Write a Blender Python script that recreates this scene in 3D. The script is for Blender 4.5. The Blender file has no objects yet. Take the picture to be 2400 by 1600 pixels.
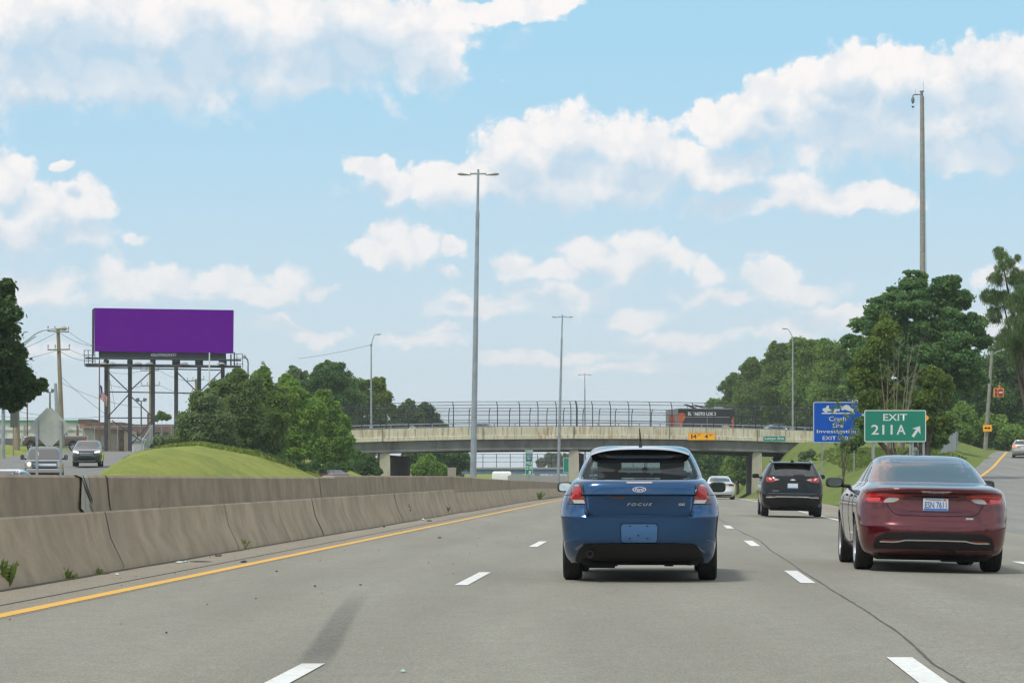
import bpy, bmesh, math, random
import numpy as np
from mathutils import Vector, Matrix
from mathutils.bvhtree import BVHTree
random.seed(7); RNG = np.random.default_rng(11)
F = 6050.0; HC = 1.115; HY = 1122.0; SL = 0.0575      # focal length in photo pixels, eye height, horizon row, road direction
scene = bpy.context.scene; COL = scene.collection

# ------------------------------------------------------------------ camera
cam_d = bpy.data.cameras.new("camera"); cam = bpy.data.objects.new("camera", cam_d); COL.objects.link(cam)
cam.location = (0, 0, HC); cam.rotation_euler = (math.radians(90), 0, 0)
cam_d.sensor_width = 36; cam_d.lens = 36*F/2400; cam_d.shift_y = (HY-800)/2400
cam_d.clip_start = 0.5; cam_d.clip_end = 6000
scene.camera = cam
scene.view_settings.view_transform = 'Standard'; scene.view_settings.look = 'None'
scene.view_settings.exposure = 0.0; scene.view_settings.gamma = 1
scene.render.engine = 'CYCLES'
scene.cycles.max_bounces = 6; scene.cycles.diffuse_bounces = 2; scene.cycles.glossy_bounces = 3; scene.cycles.transparent_max_bounces = 24; scene.cycles.use_denoising = True
scene.cycles.filter_width = 1.4

# ------------------------------------------------------------------ world: Nishita sky with cumulus laid out by direction
SUN_EL, SUN_AZ = 58, 222          # degrees; azimuth clockwise from +Y
world = bpy.data.worlds.new("World"); scene.world = world; world.use_nodes = True
wt = world.node_tree; wn = wt.nodes; wl = wt.links; wn.clear()
class NT:
    def __init__(s, tree): s.t = tree
    def n(s, typ, **k):
        nd = s.t.nodes.new(typ)
        for a, b in k.items(): setattr(nd, a, b)
        return nd
    def link(s, a, b): s.t.links.new(a, b)
    def m(s, op, a, b=None, c=None, clamp=False):
        nd = s.n('ShaderNodeMath', operation=op, use_clamp=clamp)
        for i, v in enumerate((a, b, c)):
            if v is None: continue
            if isinstance(v, (int, float)): nd.inputs[i].default_value = v
            else: s.link(v, nd.inputs[i])
        return nd.outputs[0]
    def v(s, op, a, b=None, c=None):
        nd = s.n('ShaderNodeVectorMath', operation=op)
        for i, v in enumerate((a, b, c)):
            if v is None: continue
            if isinstance(v, (tuple, list)): nd.inputs[i].default_value = v
            elif isinstance(v, (int, float)): nd.inputs['Scale'].default_value = v
            else: s.link(v, nd.inputs[i])
        return nd.outputs['Value'] if op in ('LENGTH', 'DOT_PRODUCT') else nd.outputs[0]
    def mix(s, f, a, b, blend='MIX'):
        nd = s.n('ShaderNodeMix', data_type='RGBA', blend_type=blend)
        for i, v in ((0, f), (6, a), (7, b)):
            if isinstance(v, (int, float)): nd.inputs[i].default_value = v
            elif isinstance(v, (tuple, list)): nd.inputs[i].default_value = tuple(v)[:3]+(1,)
            else: s.link(v, nd.inputs[i])
        return nd.outputs[2]
    def smooth(s, x, lo, hi):
        nd = s.n('ShaderNodeMapRange', interpolation_type='SMOOTHSTEP')
        s.link(x, nd.inputs[0]); nd.inputs[1].default_value = lo; nd.inputs[2].default_value = hi
        return nd.outputs[0]
    def noise(s, vec, scale, detail=4, rough=.5, dim='3D', col=False, dist=0):
        nd = s.n('ShaderNodeTexNoise', noise_dimensions=dim); s.link(vec, nd.inputs['Vector'])
        nd.inputs['Scale'].default_value = scale; nd.inputs['Detail'].default_value = detail
        nd.inputs['Roughness'].default_value = rough; nd.inputs['Distortion'].default_value = dist
        return nd.outputs['Color'] if col else nd.outputs[0]
W = NT(wt)
# blobs: centre x, y and radii in photo pixels (turned into angles below)
CL = [(150,70,300,130),(480,80,330,120),(820,90,300,110),(1020,130,90,80),(60,190,150,75),(330,190,260,75),(680,170,260,60),(1180,22,150,22),(1290,10,80,18),
 (-150,120,250,150),(2290,150,110,70),(2140,190,150,80),(1990,165,70,60),(1960,230,150,80),(1800,215,60,48),(1790,280,120,75),(2060,300,240,80),(2330,260,170,120),(1700,300,60,40),(2520,250,200,150),(2270,370,170,40),
 (1330,330,110,62),(1200,350,80,62),(1480,350,110,65),(1570,390,75,55),(870,390,52,34),(930,440,90,45),(1060,435,110,55),(1250,420,210,68),(1450,430,140,60),
 (1690,415,110,50),(1880,450,110,45),(2030,465,110,32),(1700,480,110,28),(1900,490,160,20),(1760,385,55,32),
 (20,405,50,55),(110,480,85,50),(200,470,55,42),(60,550,90,70),(170,545,90,50),(-80,520,120,120),(320,555,28,14),(145,388,20,12),
 (900,560,42,30),(960,585,66,40),(870,605,35,24),(1060,590,32,14),(1045,645,40,12),
 (1370,590,62,42),(1490,585,60,38),(1450,630,110,38),(1215,610,38,30),(1270,640,90,26),(1575,605,46,26),(1650,640,30,24),
 (1790,650,85,34),(1880,680,90,24),(1700,690,110,18),
 (290,660,58,36),(400,655,78,36),(360,695,130,20),(520,660,80,24),(585,690,60,22),(690,665,46,34),(740,690,36,14),(640,700,60,18),(95,660,120,32),(80,700,120,22),
 (1140,705,130,28),(1330,700,120,24),(1495,745,66,24),(1050,770,50,12),(740,785,70,20),(1000,795,110,16),(1600,800,120,20),(1850,765,110,26),(1950,735,80,22),
 (2340,640,60,18),(2350,750,70,60),(120,820,90,18),(1300,840,220,14),(640,760,60,14),(1500,870,160,12)]
def ang(px, py):
    X = (px-1200)/F; Z = (HY-py)/F
    return math.atan(X)*10, math.atan(Z/math.sqrt(1+X*X))*10
grp = bpy.data.node_groups.new('cloud_field', 'ShaderNodeTree')
grp.interface.new_socket('V', in_out='INPUT', socket_type='NodeSocketVector')
grp.interface.new_socket('D', in_out='OUTPUT', socket_type='NodeSocketFloat')
G = NT(grp); gi = G.n('NodeGroupInput'); go = G.n('NodeGroupOutput'); acc = None
for (cx, cy, rx, ry) in CL:
    a, e = ang(cx, cy); ix, iy = F/(rx*1.06+4)/10, F/(ry*1.06+4)/10
    ln = G.v('LENGTH', G.v('MULTIPLY_ADD', gi.outputs[0], (ix, iy, 0), (-a*ix, -e*iy, 0)))
    acc = ln if acc is None else G.m('SMOOTH_MIN', acc, ln, .22)
G.link(acc, go.inputs[0])
tc = W.n('ShaderNodeTexCoord'); sep = W.n('ShaderNodeSeparateXYZ'); W.link(tc.outputs['Generated'], sep.inputs[0])
sx, sy, sz = sep.outputs
az = W.m('MULTIPLY', W.m('ARCTAN2', sx, sy), 10); hyp = W.m('SQRT', W.m('ADD', W.m('MULTIPLY', sx, sx), W.m('MULTIPLY', sy, sy)))
el = W.m('MULTIPLY', W.m('ARCTAN2', sz, hyp), 10)
cmb = W.n('ShaderNodeCombineXYZ'); W.link(az, cmb.inputs[0]); W.link(el, cmb.inputs[1]); uv = cmb.outputs[0]
def warp(vec):
    a = W.v('SCALE', W.v('SUBTRACT', W.noise(vec, 3.2, 3, .5, '2D', True), (.5,.5,.5)), .15)
    b = W.v('SCALE', W.v('SUBTRACT', W.noise(vec, 16, 4, .55, '2D', True), (.5,.5,.5)), .045)
    return W.v('MULTIPLY', W.v('ADD', W.v('ADD', vec, a), b), (1,1,0))
def field(vec):
    g = W.n('ShaderNodeGroup'); g.node_tree = grp; W.link(vec, g.inputs[0]); return g.outputs[0]
def lobes(vec, sc):
    v_ = W.n('ShaderNodeTexVoronoi', voronoi_dimensions='2D', feature='SMOOTH_F1'); W.link(vec, v_.inputs['Vector']); v_.inputs['Scale'].default_value = sc; v_.inputs['Smoothness'].default_value = .35
    return W.m('SUBTRACT', .45, v_.outputs['Distance'])
wuv = warp(uv)
l1 = lobes(wuv, 5.5); l2 = lobes(wuv, 13); fin_n = W.m('SUBTRACT', W.noise(uv, 42, 4, .6, '2D'), .5)
bil = W.m('ADD', W.m('ADD', W.m('MULTIPLY', l1, .55), W.m('MULTIPLY', l2, .38)), W.m('MULTIPLY', fin_n, .30))
d0 = W.m('ADD', W.m('SUBTRACT', 1.15, field(wuv)), bil)
up = W.v('ADD', wuv, (-.02, .11, 0))
d1 = W.m('SUBTRACT', 1.20, field(up))
# generic cumulus outside the framed part of the sky
gn = W.noise(W.v('MULTIPLY', uv, (.5, 1.1, 1)), .45, 7, .58, '2D')
gen = W.m('MULTIPLY', W.m('SUBTRACT', gn, .43), 4.0)
outx = W.smooth(W.m('ABSOLUTE', az), 2.5, 3.4); outy = W.smooth(el, 2.1, 2.8)
outm = W.m('MAXIMUM', outx, outy)
dd = W.m('ADD', W.m('MULTIPLY', d0, W.m('SUBTRACT', 1, outm)), W.m('MULTIPLY', gen, outm))
low = W.smooth(W.m('ADD', d1, W.m('MULTIPLY', W.m('SUBTRACT', W.noise(uv, 4, 4, .6, '2D'), .5), .8)), .18, 1.0)
hz = W.smooth(el, -.1, 1.5)
mask = W.smooth(W.m('DIVIDE', dd, W.m('ADD', W.m('ADD', .28, W.m('MULTIPLY', low, .5)), W.m('MULTIPLY', W.m('SUBTRACT', 1, hz), .7))), -.12, 1.0)
# creases between lobes and the undersides are greyer and bluer
shade = W.m('ADD', W.m('MULTIPLY', low, .78), W.m('MULTIPLY', W.smooth(W.m('ADD', bil, W.m('MULTIPLY', W.m('SUBTRACT', W.noise(uv, 7, 5, .6, '2D'), .5), .5)), .16, -.20), .30), clamp=True)
sky = W.n('ShaderNodeTexSky', sky_type='NISHITA', sun_disc=False, sun_elevation=math.radians(SUN_EL), sun_rotation=math.radians(SUN_AZ))
sky.air_density = 1.0; sky.dust_density = 1.5; sky.ozone_density = 1.5
grad = W.mix(W.smooth(el, .0, 1.9), (.71,.825,.90), (.40,.725,.94))
base = W.mix(.90, W.mix(1.0, sky.outputs[0], (.10,.10,.10), 'MULTIPLY'), grad)
ccol = W.mix(shade, (1.0,.97,.955), (.595,.71,.825))
ccol = W.mix(W.m('MULTIPLY', W.m('SUBTRACT', 1, hz), .60), ccol, (.80,.82,.85))
mk = W.m('MULTIPLY', mask, W.m('ADD', .66, W.m('MULTIPLY', hz, .34)))
mk = W.m('MULTIPLY', mk, W.m('SUBTRACT', 1, W.m('MULTIPLY', low, .28)))
fin = W.mix(mk, base, ccol)
bgn = W.n('ShaderNodeBackground'); W.link(fin, bgn.inputs[0]); bgn.inputs[1].default_value = 1.0
wo = W.n('ShaderNodeOutputWorld'); W.link(bgn.outputs[0], wo.inputs[0])
# ------------------------------------------------------------------ sun, veiled by cloud
sd = bpy.data.lights.new("sun", 'SUN'); sun = bpy.data.objects.new("sun", sd); COL.objects.link(sun)
sd.energy = 2.6; sd.angle = math.radians(10); sd.color = (1, .95, .88)
_a, _e = math.radians(SUN_AZ), math.radians(SUN_EL)
sun.rotation_euler = Vector((math.sin(_a)*math.cos(_e), math.cos(_a)*math.cos(_e), math.sin(_e))).to_track_quat('Z', 'Y').to_euler()

# ------------------------------------------------------------------ helpers
def P(px, py, Y): return Vector(((px-1200)*Y/F, Y, HC-(py-HY)*Y/F))
def lerp(x, pts): return float(np.interp(x, [p[0] for p in pts], [p[1] for p in pts]))
def sstep(x): x = min(1, max(0, x)); return x*x*(3-2*x)
MATS = {}
def M(name, col=(.5,.5,.5), rough=.6, metal=0, var=0, vs=4, bump=0, bs=60, coat=0, spec=.5, emis=None, es=1, dirt=None, ds=1, stretch=(1,1,1)):
    if name in MATS: return MATS[name]
    m = bpy.data.materials.new(name); m.use_nodes = True; MATS[name] = m
    T = NT(m.node_tree); b = m.node_tree.nodes['Principled BSDF']
    b.inputs['Base Color'].default_value = tuple(col)+(1,); b.inputs['Roughness'].default_value = rough
    b.inputs['Metallic'].default_value = metal; b.inputs['Specular IOR Level'].default_value = spec
    b.inputs['Coat Weight'].default_value = coat; b.inputs['Coat Roughness'].default_value = .04
    tcn = T.n('ShaderNodeTexCoord'); vec = T.v('MULTIPLY', tcn.outputs['Object'], stretch)
    out = None
    if var:
        n = T.noise(vec, vs, 6, .6)
        out = T.mix(T.smooth(n, .3, .7), tuple(c*(1-var) for c in col), tuple(min(1,c*(1+var)) for c in col))
    if dirt:
        n = T.noise(vec, ds, 6, .65)
        out = T.mix(T.smooth(n, .52, .72), out if out else col, dirt)
    if out: T.link(out, b.inputs['Base Color'])
    if bump:
        bn = T.n('ShaderNodeBump'); bn.inputs['Strength'].default_value = bump; bn.inputs['Distance'].default_value = .02
        T.link(T.noise(vec, bs, 4, .6), bn.inputs['Height']); T.link(bn.outputs[0], b.inputs['Normal'])
    if emis:
        b.inputs['Emission Color'].default_value = tuple(emis)+(1,); b.inputs['Emission Strength'].default_value = es
    return m
class MB:
    def __init__(s): s.v = []; s.f = []; s.mi = []
    def add(s, vs, fs, m=0):
        o = len(s.v); s.v += [tuple(v) for v in vs]; s.f += [tuple(i+o for i in f) for f in fs]; s.mi += [m]*len(fs); return s
    def box(s, c, d, m=0, rz=0, ry=0, rx=0):
        R = Matrix.Rotation(rz, 3, 'Z') @ Matrix.Rotation(ry, 3, 'Y') @ Matrix.Rotation(rx, 3, 'X')
        vs = [Vector(c)+R @ Vector((x*d[0]/2, y*d[1]/2, z*d[2]/2)) for x in (-1,1) for y in (-1,1) for z in (-1,1)]
        return s.add(vs, [(0,1,3,2),(4,6,7,5),(0,4,5,1),(2,3,7,6),(0,2,6,4),(1,5,7,3)], m)
    def tube(s, pts, r, n=8, m=0):
        pts = [Vector(p) for p in pts]; k = len(pts)
        rs = r if isinstance(r, (list, tuple)) else [r]*k
        vs = []; fs = []
        for i, p in enumerate(pts):
            t = (pts[min(i+1,k-1)]-pts[max(i-1,0)]).normalized()
            a = t.cross(Vector((0,1,0)) if abs(t.y) < .9 else Vector((0,0,1))).normalized(); b = t.cross(a)
            for j in range(n):
                w = 2*math.pi*j/n; vs.append(p+(a*math.cos(w)+b*math.sin(w))*rs[i])
        for i in range(k-1):
            for j in range(n): fs.append((i*n+j, i*n+(j+1)%n, (i+1)*n+(j+1)%n, (i+1)*n+j))
        fs.append(tuple(range(n))[::-1]); fs.append(tuple((k-1)*n+j for j in range(n)))
        return s.add(vs, fs, m)
    def lathe(s, prof, c=(0,0,0), axis='Z', n=24, m=0):
        vs = []; fs = []; k = len(prof)
        for (r, h) in prof:
            for j in range(n):
                w = 2*math.pi*j/n; a, b = r*math.cos(w), r*math.sin(w)
                q = (a,b,h) if axis == 'Z' else (h,a,b) if axis == 'X' else (a,h,b)
                vs.append(Vector(c)+Vector(q))
        for i in range(k-1):
            for j in range(n): fs.append((i*n+j, i*n+(j+1)%n, (i+1)*n+(j+1)%n, (i+1)*n+j))
        return s.add(vs, fs, m)
    def prism(s, poly, y0, y1, m=0):       # poly in x,z; thickness along y
        k = len(poly); vs = [(x,y0,z) for x,z in poly]+[(x,y1,z) for x,z in poly]
        return s.add(vs, [tuple(range(k)), tuple(range(2*k-1,k-1,-1))]+[(i,(i+1)%k,(i+1)%k+k,i+k)[::-1] for i in range(k)], m)
    def ring(s, o, i, y, m=0):             # flat frame between two polylines of equal length, x,z
        k = len(o); return s.add([(x,y,z) for x,z in o]+[(x,y,z) for x,z in i], [(a,(a+1)%k,(a+1)%k+k,a+k) for a in range(k)], m)
    def build(s, name, mats, parent=None, smooth=None, off=True):
        me = bpy.data.meshes.new(name)
        vs = s.v
        if parent is not None and off and parent.get('_w'):
            L = parent.location; vs = [(a-L.x, b-L.y, c-L.z) for a,b,c in vs]
        me.from_pydata(vs, [], s.f)
        mats = mats if isinstance(mats, (list, tuple)) else [mats]
        for m in mats: me.materials.append(m)
        if len(mats) > 1: me.polygons.foreach_set('material_index', s.mi)
        fixn(me, smooth); me.update()
        return link(name, me, parent)
def fixn(me, smooth):
    bm = bmesh.new(); bm.from_mesh(me); bmesh.ops.recalc_face_normals(bm, faces=bm.faces)
    if smooth is not None:
        for f in bm.faces: f.smooth = True
        a = math.radians(smooth)
        for e in bm.edges:
            if len(e.link_faces) == 2 and e.calc_face_angle(0) > a: e.smooth = False
    bm.to_mesh(me); bm.free()
def link(name, me, parent=None):
    o = bpy.data.objects.new(name, me); COL.objects.link(o)
    if parent is not None: o.parent = parent
    return o
def tag(o, label, cat=None, group=None, kind=None):
    o['label'] = label
    if cat: o['category'] = cat
    if group: o['group'] = group
    if kind: o['kind'] = kind
    return o
def thing(name, label, cat, loc, rz=0, group=None, world=True):
    o = bpy.data.objects.new(name, None); COL.objects.link(o); o.location = loc; o.rotation_euler = (0,0,rz)
    o.empty_display_size = .2
    if world: o['_w'] = 1
    return tag(o, label, cat, group)
def struct(o, kind='structure'): o['kind'] = kind; return o
def rrect(x0, x1, z0, z1, r, n=5):
    p = []
    for (cx, cz, a0) in ((x1-r,z1-r,0),(x0+r,z1-r,90),(x0+r,z0+r,180),(x1-r,z0+r,270)):
        for i in range(n+1):
            a = math.radians(a0+90*i/n); p.append((cx+r*math.cos(a), cz+r*math.sin(a)))
    return p
_tc = {}
def text(body, cx, cz, w, h, y, mat, name, parent, ext=.004, bold=0.0, shear=0, sp=1.0, M4=None):
    cu = bpy.data.curves.new('t', 'FONT'); cu.body = body; cu.offset = bold; cu.extrude = 0; cu.shear = shear; cu.space_character = sp; cu.resolution_u = 4
    ob = bpy.data.objects.new('t', cu); COL.objects.link(ob)
    dg = bpy.context.evaluated_depsgraph_get(); me = bpy.data.meshes.new_from_object(ob.evaluated_get(dg))
    bpy.data.objects.remove(ob); bpy.data.curves.remove(cu)
    xs = [v.co.x for v in me.vertices]; zs = [v.co.y for v in me.vertices]
    x0, x1, z0, z1 = min(xs), max(xs), min(zs), max(zs)
    for v in me.vertices:
        q = Vector((cx+((v.co.x-x0)/(x1-x0)-.5)*w, y, cz+((v.co.y-z0)/(z1-z0)-.5)*h))
        if M4: q = M4 @ q
        if parent is not None and parent.get('_w'): q = q-parent.location
        v.co = q
    me.name = name; me.materials.clear(); me.materials.append(mat); return link(name, me, parent)

# ------------------------------------------------------------------ shared materials
def asphalt(name, c0, c1, shoulder=False):
    m = bpy.data.materials.new(name); m.use_nodes = True; T = NT(m.node_tree); b = m.node_tree.nodes['Principled BSDF']
    g = T.n('ShaderNodeNewGeometry').outputs['Position']
    big = T.noise(T.v('MULTIPLY', g, (1,.12,1)), .8, 5, .6); mid = T.noise(g, 3.5, 5, .65)
    fine = T.noise(g, 75, 3, .7); grit = T.noise(g, 24, 3, .75); vor = T.n('ShaderNodeTexVoronoi'); T.link(g, vor.inputs['Vector']); vor.inputs['Scale'].default_value = 55
    sp = T.n('ShaderNodeSeparateXYZ'); T.link(g, sp.inputs[0])
    u = T.m('SUBTRACT', sp.outputs[0], T.m('MULTIPLY', sp.outputs[1], SL))
    # polished wheel paths and the darker oil line along each lane
    ph = T.m('COSINE', T.m('MULTIPLY', T.m('SUBTRACT', u, -.26), 2*math.pi/1.8))
    c = T.mix(T.smooth(big, .3, .7), c0, c1)
    c = T.mix(T.m('MULTIPLY', T.smooth(mid, .35, .7), .38), c, tuple(x*.8 for x in c0))
    c = T.mix(T.m('MULTIPLY', T.m('ADD', T.m('MULTIPLY', ph, .5), .5), .19), c, tuple(x*.72 for x in c0))
    f = T.m('ADD', T.m('ADD', T.m('MULTIPLY', T.m('SUBTRACT', fine, .5), 2.3), T.m('MULTIPLY', T.m('SUBTRACT', grit, .5), 1.0)), T.m('MULTIPLY', T.m('SUBTRACT', vor.outputs['Distance'], .4), .45))
    mul = T.m('ADD', 1, f)
    cc = T.n('ShaderNodeCombineXYZ')
    for i in range(3): T.link(mul, cc.inputs[i])
    c = T.mix(1.0, c, cc.outputs[0], 'MULTIPLY')
    T.link(c, b.inputs['Base Color']); b.inputs['Roughness'].default_value = .85; b.inputs['Specular IOR Level'].default_value = .3
    bn = T.n('ShaderNodeBump'); bn.inputs['Strength'].default_value = .5; bn.inputs['Distance'].default_value = .01
    T.link(fine, bn.inputs['Height']); T.link(bn.outputs[0], b.inputs['Normal']); return m
A_ROAD = asphalt('asphalt', (.212,.200,.164), (.25,.238,.198))
A_SHO = asphalt('shoulder_concrete', (.235,.205,.158), (.29,.26,.205))
A_RAMP = asphalt('ramp_asphalt', (.20,.195,.178), (.235,.23,.21))
WHITE = M('road_paint_white', (.66,.66,.63), .7, var=.08, vs=9, dirt=(.42,.41,.38), ds=14)
YELLOW = M('road_paint_yellow', (.68,.37,.05), .7, var=.08, vs=9, dirt=(.42,.30,.12), ds=6)
def grassmat(name, a, b_, c_):
    m = bpy.data.materials.new(name); m.use_nodes = True; T = NT(m.node_tree); b = m.node_tree.nodes['Principled BSDF']
    g = T.n('ShaderNodeNewGeometry').outputs['Position']
    c = T.mix(T.smooth(T.noise(T.v('MULTIPLY', g, (1,.35,1)), .5, 5, .65), .35, .65), a, b_)
    c = T.mix(T.m('MULTIPLY', T.smooth(T.noise(g, 3, 6, .75), .42, .70), .85), c, c_)
    c = T.mix(T.m('MULTIPLY', T.smooth(T.noise(g, 30, 3, .7), .4, .7), .35), c, tuple(x*.5 for x in a))
    T.link(c, b.inputs['Base Color']); b.inputs['Roughness'].default_value = .95; b.inputs['Specular IOR Level'].default_value = .1
    bn = T.n('ShaderNodeBump'); bn.inputs['Strength'].default_value = .55; bn.inputs['Distance'].default_value = .05
    T.link(T.noise(g, 14, 4, .7), bn.inputs['Height']); T.link(bn.outputs[0], b.inputs['Normal']); return m
GRASS = grassmat('mown_grass', (.155,.205,.036), (.26,.285,.055), (.33,.31,.12))
GRASS2 = grassmat('bank_grass', (.115,.165,.036), (.155,.20,.045), (.185,.20,.065))
def leafmat(name, c1, c2, rnd=.35):
    m = bpy.data.materials.new(name); m.use_nodes = True; T = NT(m.node_tree); b = m.node_tree.nodes['Principled BSDF']
    geo = T.n('ShaderNodeNewGeometry'); n = T.noise(geo.outputs['Position'], .55, 3, .6)
    f = T.m('ADD', T.m('MULTIPLY', T.smooth(n, .35, .65), 1-rnd), T.m('MULTIPLY', geo.outputs['Random Per Island'], rnd))
    c = T.mix(f, c1, c2); T.link(c, b.inputs['Base Color']); b.inputs['Roughness'].default_value = .6; b.inputs['Specular IOR Level'].default_value = .25
    tr = T.n('ShaderNodeBsdfTranslucent'); T.link(T.mix(.5, c, (.22,.30,.04)), tr.inputs[0])
    mx = T.n('ShaderNodeMixShader'); mx.inputs[0].default_value = .40
    T.link(b.outputs[0], mx.inputs[1]); T.link(tr.outputs[0], mx.inputs[2]); T.link(mx.outputs[0], m.node_tree.nodes['Material Output'].inputs[0]); return m
BARK = M('bark', (.09,.07,.05), .9, var=.3, vs=8, bump=.6, bs=12)
GALV = M('galvanised_steel', (.33,.37,.40), .45, .55, var=.12, vs=3)
DKST = M('dark_painted_steel', (.045,.05,.058), .55, .2, var=.2, vs=3)
FENCE_P = M('dark_fence_post', (.03,.034,.04), .6, .2)
WOOD = M('weathered_wood_pole', (.25,.21,.14), .9, var=.25, vs=3, bump=.3, bs=30, stretch=(3,3,.4))
WIREM = M('cable', (.05,.055,.06), .6)
RUBBER = M('tyre_rubber', (.012,.012,.013), .75, var=.2, vs=9)
BLACKP = M('black_plastic', (.012,.012,.013), .5)
UNDER = M('underbody', (.006,.006,.006), .9)
RIMM = M('alloy_rim', (.5,.5,.5), .3, .8)
CHROME = M('chrome', (.75,.76,.78), .14, 1.0)
REDL = M('red_lens', (.30,.005,.008), .08, spec=.6, coat=.8)
REDD = M('dark_red_lens', (.22,.008,.01), .1, coat=.8)
CLEARL = M('clear_lens', (.36,.34,.32), .1, spec=.8, coat=1)
AMBER = M('amber_lens', (.7,.22,.03), .15, coat=.6)
WPAINT = M('white_letters', (.72,.74,.73), .5)
BLK = M('black_letters', (.02,.02,.02), .5)
def glossglass(name, col, k, rough=.03):
    m = bpy.data.materials.new(name); m.use_nodes = True; T = NT(m.node_tree); b = m.node_tree.nodes['Principled BSDF']
    b.inputs['Base Color'].default_value = col+(1,); b.inputs['Roughness'].default_value = .1
    g = T.n('ShaderNodeBsdfGlossy'); g.inputs[0].default_value = (.92,.90,.88,1); g.inputs[1].default_value = rough
    mx = T.n('ShaderNodeMixShader'); mx.inputs[0].default_value = k
    T.link(b.outputs[0], mx.inputs[1]); T.link(g.outputs[0], mx.inputs[2]); T.link(mx.outputs[0], m.node_tree.nodes['Material Output'].inputs[0]); return m
GLASS = glossglass('tinted_glass', (.008,.009,.010), .10)
GLASSB = glossglass('sky_reflecting_glass', (.018,.019,.020), .14, .08)
def clearglass(name, tint, k, dust=0):
    m = bpy.data.materials.new(name); m.use_nodes = True; T = NT(m.node_tree)
    t = T.n('ShaderNodeBsdfTransparent'); t.inputs[0].default_value = tint+(1,)
    g = T.n('ShaderNodeBsdfGlossy'); g.inputs[1].default_value = .04; g.inputs[0].default_value = (.9,.95,1,1)
    mx = T.n('ShaderNodeMixShader'); mx.inputs[0].default_value = k
    T.link(t.outputs[0], mx.inputs[1]); T.link(g.outputs[0], mx.inputs[2])
    df = T.n('ShaderNodeBsdfDiffuse'); df.inputs[0].default_value = (.30,.33,.33,1); m2 = T.n('ShaderNodeMixShader'); m2.inputs[0].default_value = dust
    T.link(mx.outputs[0], m2.inputs[1]); T.link(df.outputs[0], m2.inputs[2]); T.link(m2.outputs[0], m.node_tree.nodes['Material Output'].inputs[0]); return m
CGLASS = clearglass('clear_tinted_glass', (.34,.40,.38), .055, .05)
WGLASS = clearglass('windscreen_glass', (.80,.88,.86), .06, .05)
def paint(name, col, rough=.28, metal=.35, dirt=0, coat=1.0, spec=.5):
    m = M(name, col, rough, metal, coat=coat, var=dirt, vs=2.5, spec=spec); return m
def chain(name, sc, w, col=(.10,.11,.12)):
    m = bpy.data.materials.new(name); m.use_nodes = True; T = NT(m.node_tree); b = m.node_tree.nodes['Principled BSDF']
    b.inputs['Base Color'].default_value = col+(1,); b.inputs['Roughness'].default_value = .5
    o = T.n('ShaderNodeTexCoord').outputs['Object']; s = T.n('ShaderNodeSeparateXYZ'); T.link(o, s.inputs[0])
    r = []
    h = T.m('ADD', s.outputs[0], s.outputs[1])
    for sg in (1, -1):
        a = T.m('ADD', h, T.m('MULTIPLY', s.outputs[2], sg)); fr = T.m('FRACT', T.m('MULTIPLY', a, sc)); r.append(T.m('LESS_THAN', fr, w))
    k = T.m('MAXIMUM', r[0], r[1]); t = T.n('ShaderNodeBsdfTransparent'); mx = T.n('ShaderNodeMixShader'); T.link(k, mx.inputs[0])
    T.link(t.outputs[0], mx.inputs[1]); T.link(b.outputs[0], mx.inputs[2]); T.link(mx.outputs[0], m.node_tree.nodes['Material Output'].inputs[0]); return m
def wiremesh(name, k, col):
    m = bpy.data.materials.new(name); m.use_nodes = True; T = NT(m.node_tree); b = m.node_tree.nodes['Principled BSDF']; b.inputs['Base Color'].default_value = col+(1,); b.inputs['Roughness'].default_value = .6
    t = T.n('ShaderNodeBsdfTransparent'); mx = T.n('ShaderNodeMixShader'); mx.inputs[0].default_value = k; T.link(t.outputs[0], mx.inputs[1]); T.link(b.outputs[0], mx.inputs[2]); T.link(mx.outputs[0], m.node_tree.nodes['Material Output'].inputs[0]); return m
CHAIN = wiremesh('fine_dark_mesh', .11, (.06,.065,.07)); CHAIN2 = wiremesh('fine_light_mesh', .10, (.3,.31,.31))

# ------------------------------------------------------------------ terrain functions
def zroad(Y): return lerp(Y, [(0,0),(130,0),(165,-.08),(200,-.28),(260,-.8),(340,-1.7),(420,-2.6),(800,-4.5)])
def zlane(u, Y): return zroad(Y)-.02*max(0, min(u,9)-1.58)
def XL(Y): return max(SL*Y+8.2, 10.6+.219*(Y-80))
def zramp(Y): return lerp(Y, [(0,-.13),(70,-.13),(90,-.08),(120,.2),(160,.85),(200,2.0),(220,2.85),(238,3.55),(255,3.85),(400,3.9)])
def zright(X, Y):
    u = X-SL*Y
    Hh = lerp(Y, [(88,-.15),(125,.75),(150,1.3),(175,1.9),(210,3.5),(250,4.8),(290,5.2),(700,5.0)])
    z = zlane(8.2, Y)+(Hh-zlane(8.2, Y))*sstep((u-8.2)/6.5)
    if Y < 320:
        d = X-XL(Y); e = max(0, -1.2-d, d-10.5); k = 1-sstep(e/4)
        z = z*(1-k)+(zramp(Y)-.06)*k
    return z
def XE(Y): return lerp(Y, [(40,-15.8),(80,-16.6),(100,-17.8),(129,-21.3),(147,-23.7),(167,-25.9),(200,-30.1),(233,-33.5),(260,-36),(400,-50)])
def zserv(Y): return lerp(Y, [(40,.05),(80,.45),(100,.55),(129,.85),(140,1.08),(167,1.95),(200,2.8),(233,3.6),(300,4.2),(700,4.5)])
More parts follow.
